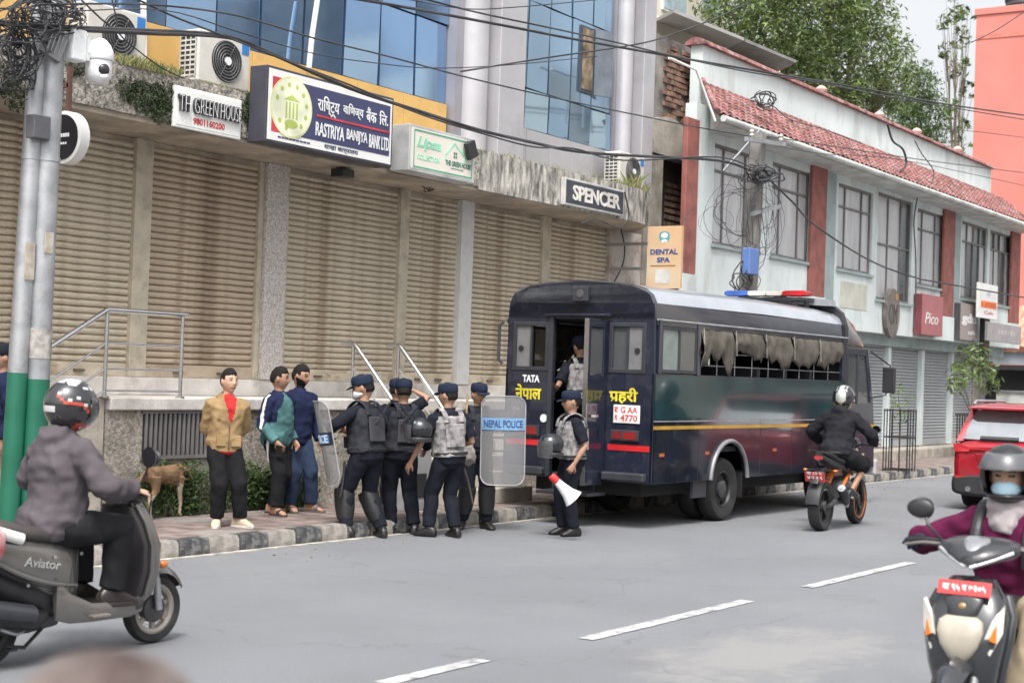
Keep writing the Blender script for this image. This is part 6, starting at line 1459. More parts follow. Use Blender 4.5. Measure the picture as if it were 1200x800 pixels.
# cab
CP = paint('cab_navy', (.020, .024, .042), .25, bump=.06, bscale=2)
rs = []
for x, k, zt, zb in ((5.76, 1.0, 3.02, 2.40), (5.95, 1.0, 3.0, 2.40), (6.25, .985, 2.86, 2.38), (6.5, .96, 2.66, 2.36), (6.62, .93, 2.48, 2.34)):
    rs.append([V((x, y*k*1.045, zb+(zt-zb)*z)) for y, z in ((-1, 0), (-1, .25), (-.93, .62), (-.78, .85), (-.5, .96), (0, 1), (.5, .96), (.78, .85), (.93, .62), (1, .25), (1, 0))])
MB().rings(rs).build('cab_dome', mat('cab_dome_paint', (.03, .032, .045), .25, coat=.6, col2=(.11, .07, .055), vscale=2.6, bump=0), bus, smooth=35)
MB().rings([[V((x, y*1.07, z)) for y, z in ((-1, 2.42), (-1.0, 2.62), (-.93, 2.84), (-.78, 2.97), (-.4, 3.06), (0, 3.08), (.4, 3.06), (.78, 2.97), (.93, 2.84), (1.0, 2.62), (1, 2.42))] for x in (5.66, 5.775)]).build('dome_arch', BLK, bus, smooth=30)
for sd in (-1, 1):
    yy = sd*1.06
    o = [(5.73, .62)]+[(ax_f+.47*cos(a), .46+.47*sin(a)) for a in [pi*.18-pi*.0]]+[(5.95, .54), (6.95, .54), (6.93, 1.10), (6.86, 1.50), (6.60, 2.34), (5.73, 2.34)]
    o = [(5.73, .54), (6.95, .54), (6.93, 1.10), (6.86, 1.50), (6.58, 2.34), (5.73, 2.34)]
    b = MB(); b.plate(o, [[(5.84, 1.52), (6.74, 1.52), (6.52, 2.24), (5.84, 2.24)]], lambda u_, v_, d: V((u_, yy-sd*(.045-d), v_)), .045); b = b.build('cab_side', CP, bus, recalc=True, bevel=.008)
    MB().box((5.84, yy-sd*.03, 1.52), (6.20, yy-sd*.024, 2.24)).build('pane', SMG, b); MB().add([(6.22, yy-sd*.026, 1.52), (6.74, yy-sd*.026, 1.52), (6.52, yy-sd*.026, 2.24), (6.22, yy-sd*.026, 2.24)], [(0, 1, 2, 3)]).build('pane', SMG, b)
    MB().box((6.19, yy-sd*.03, 1.5), (6.23, yy+sd*.004, 2.26)).build('mullion', BF, b); MB().box((6.30, yy+sd*.001, 1.12), (6.92, yy+sd*.006, 1.20)).build('stripe', MATS['stripe_yellow'], b)
    MB().box((5.85, yy+sd*.001, 1.30), (6.0, yy+sd*.02, 1.34)).build('handle', CHROME, b)
    MB().tube([(6.75, yy, 1.6), (6.95, yy+sd*.16, 1.65), (7.0, yy+sd*.2, 2.1), (6.65, yy+sd*.02, 2.3)], .013, 6).build('mirror_arm', BLK, b)
    MB().box((6.93, yy+sd*.10, 1.68), (7.0, yy+sd*.30, 2.08)).build('mirror', BLK, bus, bevel=.02)
MB().add([(6.93, -1.0, 1.12), (6.93, 1.0, 1.12), (6.60, .98, 2.34), (6.60, -.98, 2.34)], [(0, 1, 2, 3)]).build('windscreen', SMG, bus)
MB().box((6.80, -1.055, .50), (6.97, 1.055, 1.12)).build('cab_front', CP, bus, bevel=.04)
MB().box((6.98, -1.08, .42), (7.10, 1.08, .66)).build('front_bumper', mat('bumper_white_red', (.45, .42, .42), .4), bus, bevel=.03)
# floor, inner structure, seats, running gear
MB().box((.06, -1.0, .88), (6.8, 1.0, .95)).box((.06, -.38, .56), (.45, .36, .60)).build('bus_floor', BI, bus)
MB().box((5.60, -1.0, .96), (5.66, 1.0, 2.40)).build('bulkhead', BI, bus)
MB().box((.05, -.95, 2.46), (5.7, .95, 2.50)).build('ceiling', BI, bus)
for sd in (-1, 1):
    for i in range(5):
        x = 1.3+i*.85; MB().box((x, sd*.30, 1.35), (x+.42, sd*.98, 1.43)).box((x-.06, sd*.30, 1.35), (x+.02, sd*.98, 1.98)).box((x+.1, sd*.6, .95), (x+.2, sd*.7, 1.35)).build('bench_seat', mat('seat_dark', (.035, .035, .045), .8), bus, bevel=.02)
MB().box((.3, -.75, .36), (6.6, .75, .60)).box((2.0-.06, -.9, .36), (2.06, .9, .46)).build('chassis', mat('underbody', (.02, .02, .02), .9), bus)
for sd in (-1, 1):
    for yy in (.90, .62): wheel(bus, (ax_r, sd*yy, .40), .40, .23, RIMD, 6, .11, .42, spoke=.07)
    wheel(bus, (ax_f, sd*.88, .40), .40, .23, RIMD, 6, .11, .42, spoke=.07)
    MB().box((2.46, sd*.72, .28), (2.48, sd*1.02, .60)).build('mud_flap', BLK, bus); MB().box((1.10, sd*1.03-.0, .33), (1.45, sd*.99, .56)).build('skirt_box', BF, bus)
# light bar across the roof
zl = 3.10
lbq = MB().box((5.15, -.66, 2.99), (5.45, .70, 3.03)).build('roof_rack', BLK, bus)
for y in (-.6, .6): MB().box((5.25, y-.02, 2.86), (5.35, y+.02, 2.99)).build('rack_leg', BLK, lbq)
for y0, y1, m_ in ((.68, .30, mat('lens_blue', (.06, .14, .48), .2, coat=.6, bump=0)), (.295, .0, LENSC), (-.005, -.26, LENSC), (-.265, -.64, LENSR)):
    MB().rings(hullx([(5.17, (y0+y1)/2, zl-.0, abs(y0-y1)/2*.98, .034, 6), (5.2, (y0+y1)/2, zl, abs(y0-y1)/2, .042, 6), (5.4, (y0+y1)/2, zl, abs(y0-y1)/2, .042, 6), (5.43, (y0+y1)/2, zl, abs(y0-y1)/2*.98, .034, 6)], 20)).build('beacon_light', m_, bus, smooth=40)
bx = MB().rings([[V((x, y, z)) for y, z in ((-.92, 2.93), (-.9, 3.02), (-.4, 3.06), (-.3, 2.95))] for x in (5.45, 5.65)]).build('roof_horn', GALV, bus)
# officer inside the doorway
MW = bus.matrix_world.copy() if False else Matrix.Translation((16.39, 9.81, 0)) @ Matrix.Rotation(HB, 4, 'Z')
q = MW @ V((.30, .13, .60))
person('officer in camouflage vest climbing into the bus through the rear door', (q.x, q.y, .60), 50, 1.66, footR=(-.05, -.10, -5), footL=(.1, .1, 5), head=(12, 18), lean=8, sleeves='short', vest=[CT, CT], handR=(.25, -.2, .95), handL=(.2, .3, 1.0), **NT)

# ---- red car seen from behind
CY = 6.55
suv = empty('red_car', (23.25, CY, 0), radians(1), 'red sport utility car seen from behind at the right edge', 'car'); suv.scale = (.94, .94, .94)
RP = paint('car_red', (.36, .012, .022), .25, .25, coat=1., bump=0)
b = MB().rings(hullx([(.0, 0, .72, .80, .28, 5), (.06, 0, .72, .88, .36, 5), (.25, 0, .74, .915, .42, 5), (1.2, 0, .74, .92, .43, 5), (3.2, 0, .72, .92, .40, 5), (4.1, 0, .66, .88, .34, 5), (4.5, 0, .60, .74, .24, 4)], 32)).build('body', RP, suv, smooth=35)
MB().rings([sup((x, 0, z), (0, 1, 0), (.45 if x < 1 else -.6, 0, .9), w_, .02, 8, 24) for x, z, w_ in ((.12, 1.10, .86),)]+[]) if False else None
gh = MB(); n = 24
def ghr(z, x0, x1, hw): return sup(((x0+x1)/2, 0, z), (1, 0, 0), (0, 1, 0), (x1-x0)/2, hw, 6, 32)
gh.rings([ghr(1.08, .10, 3.55, .88), ghr(1.16, .13, 3.40, .86), ghr(1.50, .42, 2.75, .74), ghr(1.60, .52, 2.55, .70)])
gh.build('greenhouse', mat('car_glass', (.05, .055, .06), .05, coat=1., var=.05, bump=0), suv, smooth=40)
rf = MB().rings([ghr(1.60, .28, 2.62, .735), ghr(1.635, .24, 2.64, .745), ghr(1.665, .30, 2.55, .70), ghr(1.685, .5, 2.3, .55)]).build('roof', RP, suv, smooth=40)
MB().rings(hullx([(.10, 0, 1.60, .66, .012, 4), (.14, 0, 1.605, .72, .022, 4), (.45, 0, 1.635, .73, .025, 4)], 20)).build('spoiler', RP, suv, smooth=40)
for sd in (-1, 1):
    MB().tube([(.45, sd*.70, 1.655), (.55, sd*.70, 1.715), (2.2, sd*.70, 1.715), (2.35, sd*.70, 1.66)], .022, 8).build('roof_rail', GALV, suv, smooth=40)
    MB().add([(.10, sd*.87, 1.08), (.36, sd*.90, 1.08), (.66, sd*.72, 1.61), (.40, sd*.72, 1.61), (.12, sd*.74, 1.08), (.40, sd*.60, 1.61)], [(0, 1, 2, 3), (0, 3, 5, 4)]).build('rear_pillar', RP, suv, recalc=True)
    t = MB().rings([[V((x, sd*y, z)) for x, y, z in ((.10, .905, 1.05), (.06, .89, .90), (.03, .62, .92), (.06, .60, 1.0))], [V((x, sd*y, z)) for x, y, z in ((.045, .90, 1.03), (-.005, .86, .905), (-.03, .62, .925), (-.02, .60, .995))]]).build('tail_light', LENSR, suv, recalc=True)
    MB().box((-.035, sd*.36, .955), (-.002, sd*.62, .972)).build('light_strip', LENSR, t)
    MB().box((-.02, sd*.56, .50), (.02, sd*.84, .535)).build('reflector', LENSR, suv)
    wheel(suv, (.85, sd*.80, .345), .345, .22, RIMS, 5, .07, .30); wheel(suv, (3.6, sd*.80, .345), .345, .22, RIMS, 5, .07, .30)
    MB().lathe([(.035, -.06), (.045, -.06), (.045, .1), (.03, .1)], (.0, sd*.62, .335), 'x', 16).build('exhaust_tip', CHROME, suv, smooth=40)
MB().rings([[V((x, -y_, z)) for x, y_, z in ((.105, .76, 1.10), (.105, -.76, 1.10), (.355, -.62, 1.555), (.355, .62, 1.555))], [V((x, -y_, z)) for x, y_, z in ((.085, .76, 1.115), (.085, -.76, 1.115), (.335, -.62, 1.57), (.335, .62, 1.57))]]).build('rear_window', mat('rear_glass', (.30, .32, .34), .04, .7, var=.1, coat=1., bump=0), suv, recalc=True)
MB().obox((.07, .18, 1.13), (.0, .30, 0), (.012, 0, .02), (-.01, 0, .022)).build('wiper', BLK, suv)
MB().rings([[V((x, y, z)) for x, y, z in ((-.012, .46, .70), (-.012, -.46, .70), (-.012, -.54, .90), (-.012, .54, .90))], [V((x, y, z)) for x, y, z in ((.03, .46, .70), (.03, -.46, .70), (.03, -.54, .90), (.03, .54, .90))]]).build('plate_recess', RP, suv, recalc=True, bevel=.01)
pl = MB().box((-.022, -.26, .74), (-.014, .26, .86)).build('number_plate', PLR, suv, bevel=.004)
text_mb('बा १५ च', .42, .06, plane_fn((-.0225, .21, .77), (0, -1, 0), (0, 0, 1), (-1, 0, 0)), .002, .02).build('lettering', WPLA, pl)
d = MB().prism([(.055*cos(a), 1.0+.06*sin(a)) for a in [2*pi*i/8+pi/8 for i in range(8)]], lambda u_, v_, d_: V((-.028-d_, -u_, v_)), .03); d.build('badge', CHROME, suv, recalc=True)
MB().rings(hullx([(-.03, 0, .40, .84, .13, 5), (.03, 0, .40, .905, .18, 5), (.45, 0, .42, .93, .18, 5), (.48, 0, .42, .9, .1, 5)], 28)).build('bumper_cladding', mat('cladding_black', (.018, .018, .02), .6), suv, smooth=40)
MB().box((.4, -.9, .22), (4.3, .9, .42)).build('sill', MATS['cladding_black'], suv, bevel=.03)
MB().rings(hullx([(-.032, .0, .31, .35, .05, 5), (.02, 0, .31, .40, .06, 5)], 20)).build('skid_plate', mat('skid_silver', (.35, .35, .36), .4, .5), suv, smooth=40)
for sd in (-1, 1): MB().rings([[V((.85+r*cos(a), sd*y_, .345+r*sin(a))) for r, y_ in ((.38, .86), (.38, .935), (.46, .93), (.46, .86))] for a in [-.1+(pi+.2)*i/16 for i in range(17)]]).build('wheel_arch', MATS['cladding_black'], suv, smooth=40, recalc=True)
# ------------------------------------------------------------------ scooters and motorcycle
def mirror_pair(par, x, z, yb, yo, zo, m, r=(.02, .075, .05), rot=0):
    for sd in (-1, 1):
        MB().tube(spline([(x, sd*yb, z), (x+.03, sd*(yb+.04), z+(zo-z)*.5), (x+.01, sd*yo, zo)], 4), .007, 6).build('mirror_stalk', BLK, par, smooth=50)
        k = MB().sphere((x+.015, sd*(yo+.02), zo+.03), r, 16, 10).build('mirror', m, par, smooth=60)
        MB().lathe([(r[1]*.85, 0), (r[1]*.85, .002)], (x-.012, sd*(yo+.02), zo+.03), 'x', 18, ).build('glass', CHROME, k)
def scooter(label, loc, rz, main, dark, seat_m, kind, group=None):
    e = empty('scooter', loc, rz, label, 'scooter')
    A = kind == 'a'
    fz, rz_ = (.215, .210) if A else (.245, .225)
    wheel(e, (.62, 0, fz), fz, .085, RIMS if A else RIMD, 7 if A else 5, .085 if A else .05, .27, spoke=.014)
    wheel(e, (-.62, 0, rz_), rz_, .095, RIMD, 5, .07, .30)
    for sd in (-1, 1): MB().tube([(.625, sd*.062, fz), (.60, sd*.062, .40), (.50, sd*.05, .66)], [.024, .022, .02], 10).build('fork_leg', GALV, e, smooth=50)
    # front mudguard
    rs = []
    for i in range(11):
        a = radians(28+i*11.5); r = fz+.045; c = V((.62+r*cos(a), 0, fz+r*sin(a))); d = V((cos(a), 0, sin(a))); k = sin(pi*(i+.6)/11.2)
        rs.append([c+d*(-.03*abs(s_)**2+h)+V((0, s_*(.038+.035*k), 0)) for s_, h in [(-1, 0), (-.6, .012), (0, .022), (.6, .012), (1, 0), (.6, -.006), (0, .006), (-.6, -.006)]])
    MB().rings(rs).build('front_mudguard', main, e, smooth=50)
    # apron
    if A: ap = [(.26, .44, .035, .09), (.34, .47, .06, .15), (.48, .475, .075, .19), (.64, .46, .085, .205), (.78, .42, .075, .18), (.88, .39, .06, .13), (.93, .37, .04, .09)]
    else: ap = [(.30, .45, .04, .08), (.38, .48, .075, .125), (.50, .51, .10, .150), (.62, .50, .11, .172), (.72, .48, .10, .178), (.80, .45, .08, .145), (.87, .41, .055, .095)]
    MB().rings([sup((x, 0, z), (1, 0, 0), (0, 1, 0), a_, b_, 2.8, 28) for z, x, a_, b_ in ap]).build('apron', main, e, smooth=45)
    MB().rings([sup((x-.075, 0, z), (1, 0, 0), (0, 1, 0), .035, b_*1.02, 3.4, 24) for z, x, a_, b_ in ap[:-1]]).build('leg_shield', dark, e, smooth=45)
    # edge trim of the leg shield
    for sd in (-1, 1): MB().tube([(x-.035, sd*(b_*1.0+.004), z) for z, x, a_, b_ in ap[:-1]], .020, 8).build('shield_trim', main, e, smooth=50)
    MB().rings(hullx([(.42, 0, .285, .15, .04, 5), (.30, 0, .265, .175, .04, 5), (.0, 0, .265, .175, .045, 5), (-.12, 0, .28, .165, .06, 5)], 24)).build('floorboard', dark, e, smooth=45)
    for sd in (-1, 1):
        MB().rings([[V((x, sd*(y+o), z)) for o, z in ((0, z0), (.012, z0+.02), (.012, z1-.02), (0, z1), (-.03, (z0+z1)/2))] for x, y, z0, z1 in ((.43, .12, .23, .34), (.30, .17, .215, .315), (.0, .175, .215, .325), (-.16, .17, .22, .40), (-.26, .165, .25, .50))]).build('floor_skirt', main, e, smooth=50, recalc=True)
    # rear body
    rb = [(-.06, 0, .50, .115, .19, 3), (-.14, 0, .515, .15, .20, 3), (-.30, 0, .555, .168, .175, 3), (-.48, 0, .61, .172, .145, 3), (-.68, 0, .675, .150, .105, 3), (-.86, 0, .735, .105, .065, 3), (-.95, 0, .765, .06, .035, 3)]
    MB().rings(hullx(rb, 26)).build('rear_body', main, e, smooth=50)
    # dark lower cut behind the body panel
    MB().rings(hullx([(-.12, 0, .34, .11, .10, 3), (-.3, 0, .38, .13, .10, 3), (-.55, 0, .46, .12, .09, 3), (-.8, 0, .58, .08, .05, 3)], 18)).build('inner_guard', BLK, e, smooth=50)
    for sd in (-1, 1):
        MB().tube(spline([(-.10, sd*.150, .44), (-.30, sd*.176, .47), (-.50, sd*.178, .53), (-.70, sd*.152, .63), (-.88, sd*.10, .72)], 4), [.012+.006*sin(pi*i/16) for i in range(17)], 8).build('body_crease', main, e, smooth=50)
    MB().rings(hullx([(.02, 0, .70, .085, .022, 2.6), (-.06, 0, .715, .13, .04, 2.8), (-.22, 0, .73, .155, .048, 2.8), (-.42, 0, .755, .158, .052, 2.8), (-.60, 0, .795, .145, .055, 2.8), (-.75, 0, .825, .12, .045, 2.6), (-.82, 0, .835, .08, .02, 2.4)], 24)).build('seat', seat_m, e, smooth=60)
    MB().tube(spline([(-.50, -.155, .735), (-.72, -.165, .80), (-.92, -.12, .855), (-.98, 0, .865), (-.92, .12, .855), (-.72, .165, .80), (-.50, .155, .735)], 5), .022, 10, flat=1.5).build('grab_rail', WHT if A else BLK, e, smooth=50)
    MB().rings(hullx([(-.86, 0, .755, .11, .035, 3), (-.96, 0, .77, .085, .035, 3), (-.985, 0, .77, .05, .02, 3)], 18)).build('tail_light', LENSR, e, smooth=50)
    for sd in (-1, 1): MB().sphere((-.86, sd*.115, .735), (.06, .03, .022), 12, 8).build('indicator', LENSO, e, smooth=60)
    # engine, exhaust, stand
    MB().rings(hullx([(-.15, .03, .25, .09, .06, 4), (-.35, .04, .25, .11, .085, 4), (-.66, .06, .24, .08, .08, 4), (-.74, .06, .23, .05, .05, 4)], 18)).build('engine', ENG, e, smooth=40)
    ex = MB().tube([(-.30, -.13, .28), (-.40, -.155, .27), (-.46, -.165, .285), (-.80, -.175, .355), (-.86, -.176, .368)], [.03, .06, .072, .07, .045], 18).build('exhaust', mat('exhaust_black', (.02, .02, .022), .35, .3), e, smooth=50)
    MB().tube([(-.44, -.185, .30), (-.76, -.195, .365)], .060, 14).build('heat_shield', mat('heat_shield_grey', (.04, .042, .05), .3, .3, coat=.4), ex, smooth=50); MB().lathe([(.04, 0), (.045, .004), (.02, .006)], (-.865, -.176, .37), 'x', 14).build('end_cap', GALV, ex)
    MB().tube([(-.30, -.10, .20), (-.44, -.13, .11), (-.56, -.13, .13)], .012, 6).box((-.56, -.15, .10), (-.50, -.10, .115)).build('stand', BLK, e)
    MB().tube(spline([(-.70, 0, .56), (-.92, 0, .50), (-1.0, 0, .40)], 4), .06, 8, flat=.25, up=(1, 0, .4)).build('rear_mudguard', BLK, e, smooth=50)
    # handlebar
    if A:
        MB().rings(hullx([(.20, 0, .955, .10, .03, 2.6), (.26, 0, .965, .19, .05, 2.6), (.34, 0, .965, .19, .065, 2.6), (.42, 0, .94, .12, .06, 2.6), (.47, 0, .92, .06, .04, 2.6)], 22)).build('handlebar_cowl', dark, e, smooth=50)
        MB().sphere((.24, 0, 1.0), (.05, .09, .03), 14, 8).build('speedometer', LENSC, e, smooth=60)
        MB().rings(hullx([(.44, 0, .74, .12, .07, 3), (.505, 0, .73, .11, .06, 3), (.53, 0, .72, .07, .04, 3)], 18)).build('headlight', LENSC, e, smooth=50)
    else:
        MB().rings(hullx([(.20, 0, .985, .10, .03, 2.6), (.27, 0, .995, .17, .045, 2.6), (.36, 0, .985, .18, .045, 2.4), (.44, 0, .965, .11, .045, 2.2), (.50, 0, .945, .04, .025, 2)], 22)).build('handlebar_cowl', dark, e, smooth=50)
        MB().rings(hullx([(.34, 0, 1.03, .05, .015, 2.4), (.38, 0, 1.02, .062, .028, 2.4), (.44, 0, .985, .045, .032, 2.4), (.49, 0, .955, .025, .018, 2.2)], 16)).build('cowl_crest', mat('crest_silver', (.30, .31, .33), .2, .5, coat=.8, bump=0), e, smooth=50)
        for sd in (-1, 1): MB().tube([(.515, sd*.01, .92), (.455, sd*.085, .95), (.385, sd*.16, .985)], .009, 8).build('cowl_trim', mat('trim_silver', (.50, .50, .52), .25, .4), e, smooth=50)
        # big headlight with winker lenses each side
        hl = [(.60, .51, .018), (.615, .55, .055), (.625, .60, .085), (.62, .655, .10), (.605, .70, .095), (.59, .72, .07)]
        MB().rings([sup((x-.028, 0, z), (1, 0, 0), (0, 1, 0), .04, b_, 2.6, 22) for x, z, b_ in hl]).build('headlight', mat('headlight_cream', (.42, .38, .31), .10, coat=1., bump=0), e, smooth=60)
        for sd in (-1, 1):
            MB().rings([[V((.565, sd*.095, .60)), V((.555, sd*.125, .555)), V((.53, sd*.165, .66)), V((.525, sd*.170, .78)), V((.555, sd*.13, .72))], [V((.600, sd*.095, .605)), V((.588, sd*.128, .565)), V((.556, sd*.172, .66)), V((.548, sd*.176, .775)), V((.582, sd*.13, .71))]]).build('winker', LENSC, e, recalc=True)
            MB().rings([[V((.57, sd*.125, .63)), V((.56, sd*.150, .615)), V((.555, sd*.150, .69))], [V((.602, sd*.125, .632)), V((.588, sd*.152, .62)), V((.580, sd*.150, .695))]]).build('position_lens', LENSO, e, recalc=True)
        pl = MB().obox((.545, 0, .835), (.004, 0, .001), (0, .115, 0), (-.012, 0, .030)).build('number_plate', PLR, e, bevel=.003)
        text_mb('बा ९५ प ७२०५', .19, .028, lambda a, b_, c: V((.5495+c-(b_-.014)*.40, -.095+a, .822+b_)), .002, .02).build('lettering', WPLA, pl)
        MB().rings([sup((x, 0, z), (1, 0, 0), (0, 1, 0), .02, b_, 3, 16) for z, x, b_ in ((.70, .565, .03), (.73, .565, .07), (.79, .545, .085), (.815, .53, .06))]).build('front_grille', dark, e, smooth=50)
        MB().sphere((.566, 0, .755), (.012, .025, .022), 12, 8).build('badge', mat('badge_bronze', (.45, .25, .12), .3, .6), e, smooth=60)
    hz = .965 if A else .995
    for sd in (-1, 1):
        MB().tube([(.29, sd*.15, hz), (.25, sd*.26, hz), (.21, sd*.37, hz-.01)], [.016, .018, .018], 10).build('grip', BLK, e, smooth=50)
        MB().tube([(.31, sd*.17, hz), (.31, sd*.26, hz), (.27, sd*.36, hz-.02)], .006, 6).build('brake_lever', RIMS, e, smooth=50)
    mirror_pair(e, .29, hz+.02, .19, .29 if A else .26, hz+(.20 if A else .12), BLK, (.02, .075, .05) if A else (.02, .064, .044))
    return e
def helmet_cb(m_shell, m_visor, open_=False, deco=None):
    def f(e, HM):
        HM = HM @ Matrix.Translation((0.008, 0, .012))
        n, k = 40, 28; s = MB()
        for i in range(k+1):
            t = min(max(pi*i/k, .02), pi-.02)
            for j in range(n):
                a = 2*pi*j/n; x, y, z = sin(t)*cos(a), sin(t)*sin(a), -cos(t)
                p = V((x*.148, y*.126, z*.145))
                if z < -.3: p.x = p.x*(1+.10*max(0, x)) ; p.z = max(p.z, -.150+.03*max(0, -x))
                s.v.append(p)
        for i in range(k):
            for j in range(n):
                a, b_ = i*n+j, i*n+(j+1) % n; q = [a, b_, b_+n, a+n]
                c = sum((s.v[w_] for w_ in q), V())/4
                if c.z < -.142: continue
                if open_ and c.x > .03 and abs(c.y) < .098 and -.09 < c.z < .045: continue
                s.f.append(q); d = 0
                if deco: d = deco(c)
                s.mi.append(d)
        s.xf(HM); o = s.build('helmet', m_shell if isinstance(m_shell, (list, tuple)) else [m_shell], e, smooth=60)
        so_ = o.modifiers.new('solid', 'SOLIDIFY'); so_.thickness = .018; so_.offset = -1
        rows = []
        z0, z1 = (-.055, .050) if not open_ else (.035, .110)
        for i in range(9):
            z = z0+(z1-z0)*i/8
            rows.append([V((.158*cos(a)*sqrt(max(.1, 1-(z/.15)**2))+(.02 if open_ else 0), .134*sin(a)*sqrt(max(.1, 1-(z/.15)**2)), z)) for a in [-1.25+2.5*j/18 for j in range(19)]])
        v = MB()
        for r_ in rows: v.v += r_
        for i in range(8):
            for j in range(18): a = i*19+j; v.f.append([a, a+1, a+20, a+19]); v.mi.append(0)
        v.xf(HM); v = v.build('visor', m_visor, o, smooth=70); so_ = v.modifiers.new('solid', 'SOLIDIFY'); so_.thickness = .004
    return f
HB1 = mat('helmet_black', (.015, .015, .017), .15, coat=1., bump=0); HW1 = mat('helmet_white', (.50, .50, .50), .2, coat=.8, bump=0); HR1 = mat('helmet_red', (.42, .05, .03), .2, coat=.8, bump=0)
VIS = mat('visor_dark', (.03, .03, .034), .05, coat=1., bump=0); VISC = mat('visor_smoke_clear', (.12, .12, .13), .05, coat=1., alpha=.7, bump=0)
def deco1(c):
    q = c.z*1.0+.25*c.x+.012*sin(c.x*60)
    if abs(c.y) > .05 and -.012 < q < .004: return 2
    if abs(c.y) > .04 and .014 < q < .022: return 1
    if abs(c.y) > .06 and c.z < -.085 and c.x > -.02: return 2
    if c.z > .085 and abs(c.y) < .1 and c.x > -.09: return 1 if noise.noise(c*18) > .05 else 0
    if c.x < -.10 and abs(c.z+.03) < .012 and abs(c.y) < .05: return 1
    return 0
def deco2(c):
    a = abs(c.y)
    if c.x < .05 and a < .03 and c.z > -.06: return 1
    if .045 < a < .060 and c.z > -.05: return 1
    if c.z < -.07 and c.x < 0: return 3 if noise.noise(c*20) > 0 else 0
    return 0
# left scooter
F0 = atz(176, 752); yaw = -2.5
loc = V((F0.x-.62*cos(radians(yaw)), F0.y-.62*sin(radians(yaw)), 0))
SILV = paint('grey_metal', (.20, .19, .18), .26, .7, coat=.6)
sc1 = scooter('silver grey scooter ridden along the near side of the road at left', loc, radians(yaw), SILV, mat('plastic_charcoal', (.045, .042, .045), .45), mat('seat_brownblack', (.05, .042, .042), .6, bump=.2), 'a')
text_mb('Aviator', .26, .055, lambda a, b_, c: V((-.50+a, -.1765-c, .585-(a)*.16+b_)), .003, .01, .25).build('lettering', mat('letter_silver', (.5, .5, .5), .3, .5), sc1)
MB().sphere((.63, -.085, .50), (.035, .022, .026), 12, 8).build('indicator', LENSO, sc1, smooth=60)
MB().tube(spline([(-.06, -.128, .335), (-.16, -.164, .40), (-.30, -.172, .44), (-.50, -.170, .50), (-.70, -.145, .60), (-.88, -.095, .70)], 4), .0045, 5).build('panel_seam', BLK, sc1)
MB().tube(spline([(-.075, -.125, .66), (-.11, -.155, .56), (-.12, -.158, .46), (-.10, -.15, .36)], 4), .004, 5).build('panel_seam', BLK, sc1)
MB().tube(spline([(.30, -.20, .97), (.44, -.16, .95), (.50, -.08, .78), (.58, -.075, .45), (.62, -.07, .28)], 4), .006, 5).build('brake_cable', BLK, sc1)
MB().box((-.03, -.235, .245), (.10, -.175, .262)).build('foot_rest', RIMS, sc1, bevel=.005)
for q in ((-.28, -.172, .62), (-.05, -.12, .62), (-.46, -.168, .47)): MB().lathe([(.010, 0), (.010, -.006)], q, 'y', 10).build('bolt', GALV, sc1)
MB().tube(spline([(-.42, -.12, .23), (-.52, -.175, .20), (-.64, -.18, .24)], 4), .010, 6).build('kick_lever', GALV, sc1)
R1 = person('rider in a grey hooded sweatshirt and black patterned helmet on the silver scooter', tuple(loc), yaw, 1.72, hip=(-.20, 0, .80), lean=10, head=(-6, 6), hair=False, face=False, vox=.011, fat=1.12,
    anR=(.17, -.145, .375), anL=(.17, .145, .375), footR=(.17, -.145, -8), footL=(.17, .145, 8), kneeR=(.6, -.25, .8), kneeL=(.6, .25, .8), handR=(.155, -.32, 1.0), handL=(.155, .32, 1.0), elR=(-.8, -.8, -.6), elL=(-.8, .8, -.6), hdR=(.9, 0, -.12), hdL=(.9, 0, -.12), nR=(0, 0, -1), nL=(0, 0, -1), curlR=75, curlL=75,
    wamp=.015, top=cl('grey_purple', (.088, .077, .087), vscale=5), bottom=cl('charcoal_jeans', (.022, .022, .025)), hood=True, loose=.015, shoe_m=mat('shoe_brownblack', (.03, .022, .022), .35), helmet=helmet_cb([HB1, HW1, HR1], VIS, False, deco1))
bg2 = tag(MB().rings(hullx([(-.94, -.14, .74, .04, .05), (-.88, -.15, .74, .09, .12), (-.74, -.16, .72, .11, .13), (-.62, -.16, .73, .09, .10), (-.57, -.15, .75, .04, .04)], 16)).build('plastic_bag', mat('bag_red_white', (.60, .58, .57), .5, col2=(.55, .04, .05), vscale=7, bump=.6, bscale=18), smooth=60), 'red and white plastic bag tied beside the tail of the silver scooter', 'bag')
bg2.location = loc+V((-.07, 0, 0)); bg2.rotation_euler = (0, 0, radians(yaw)); 
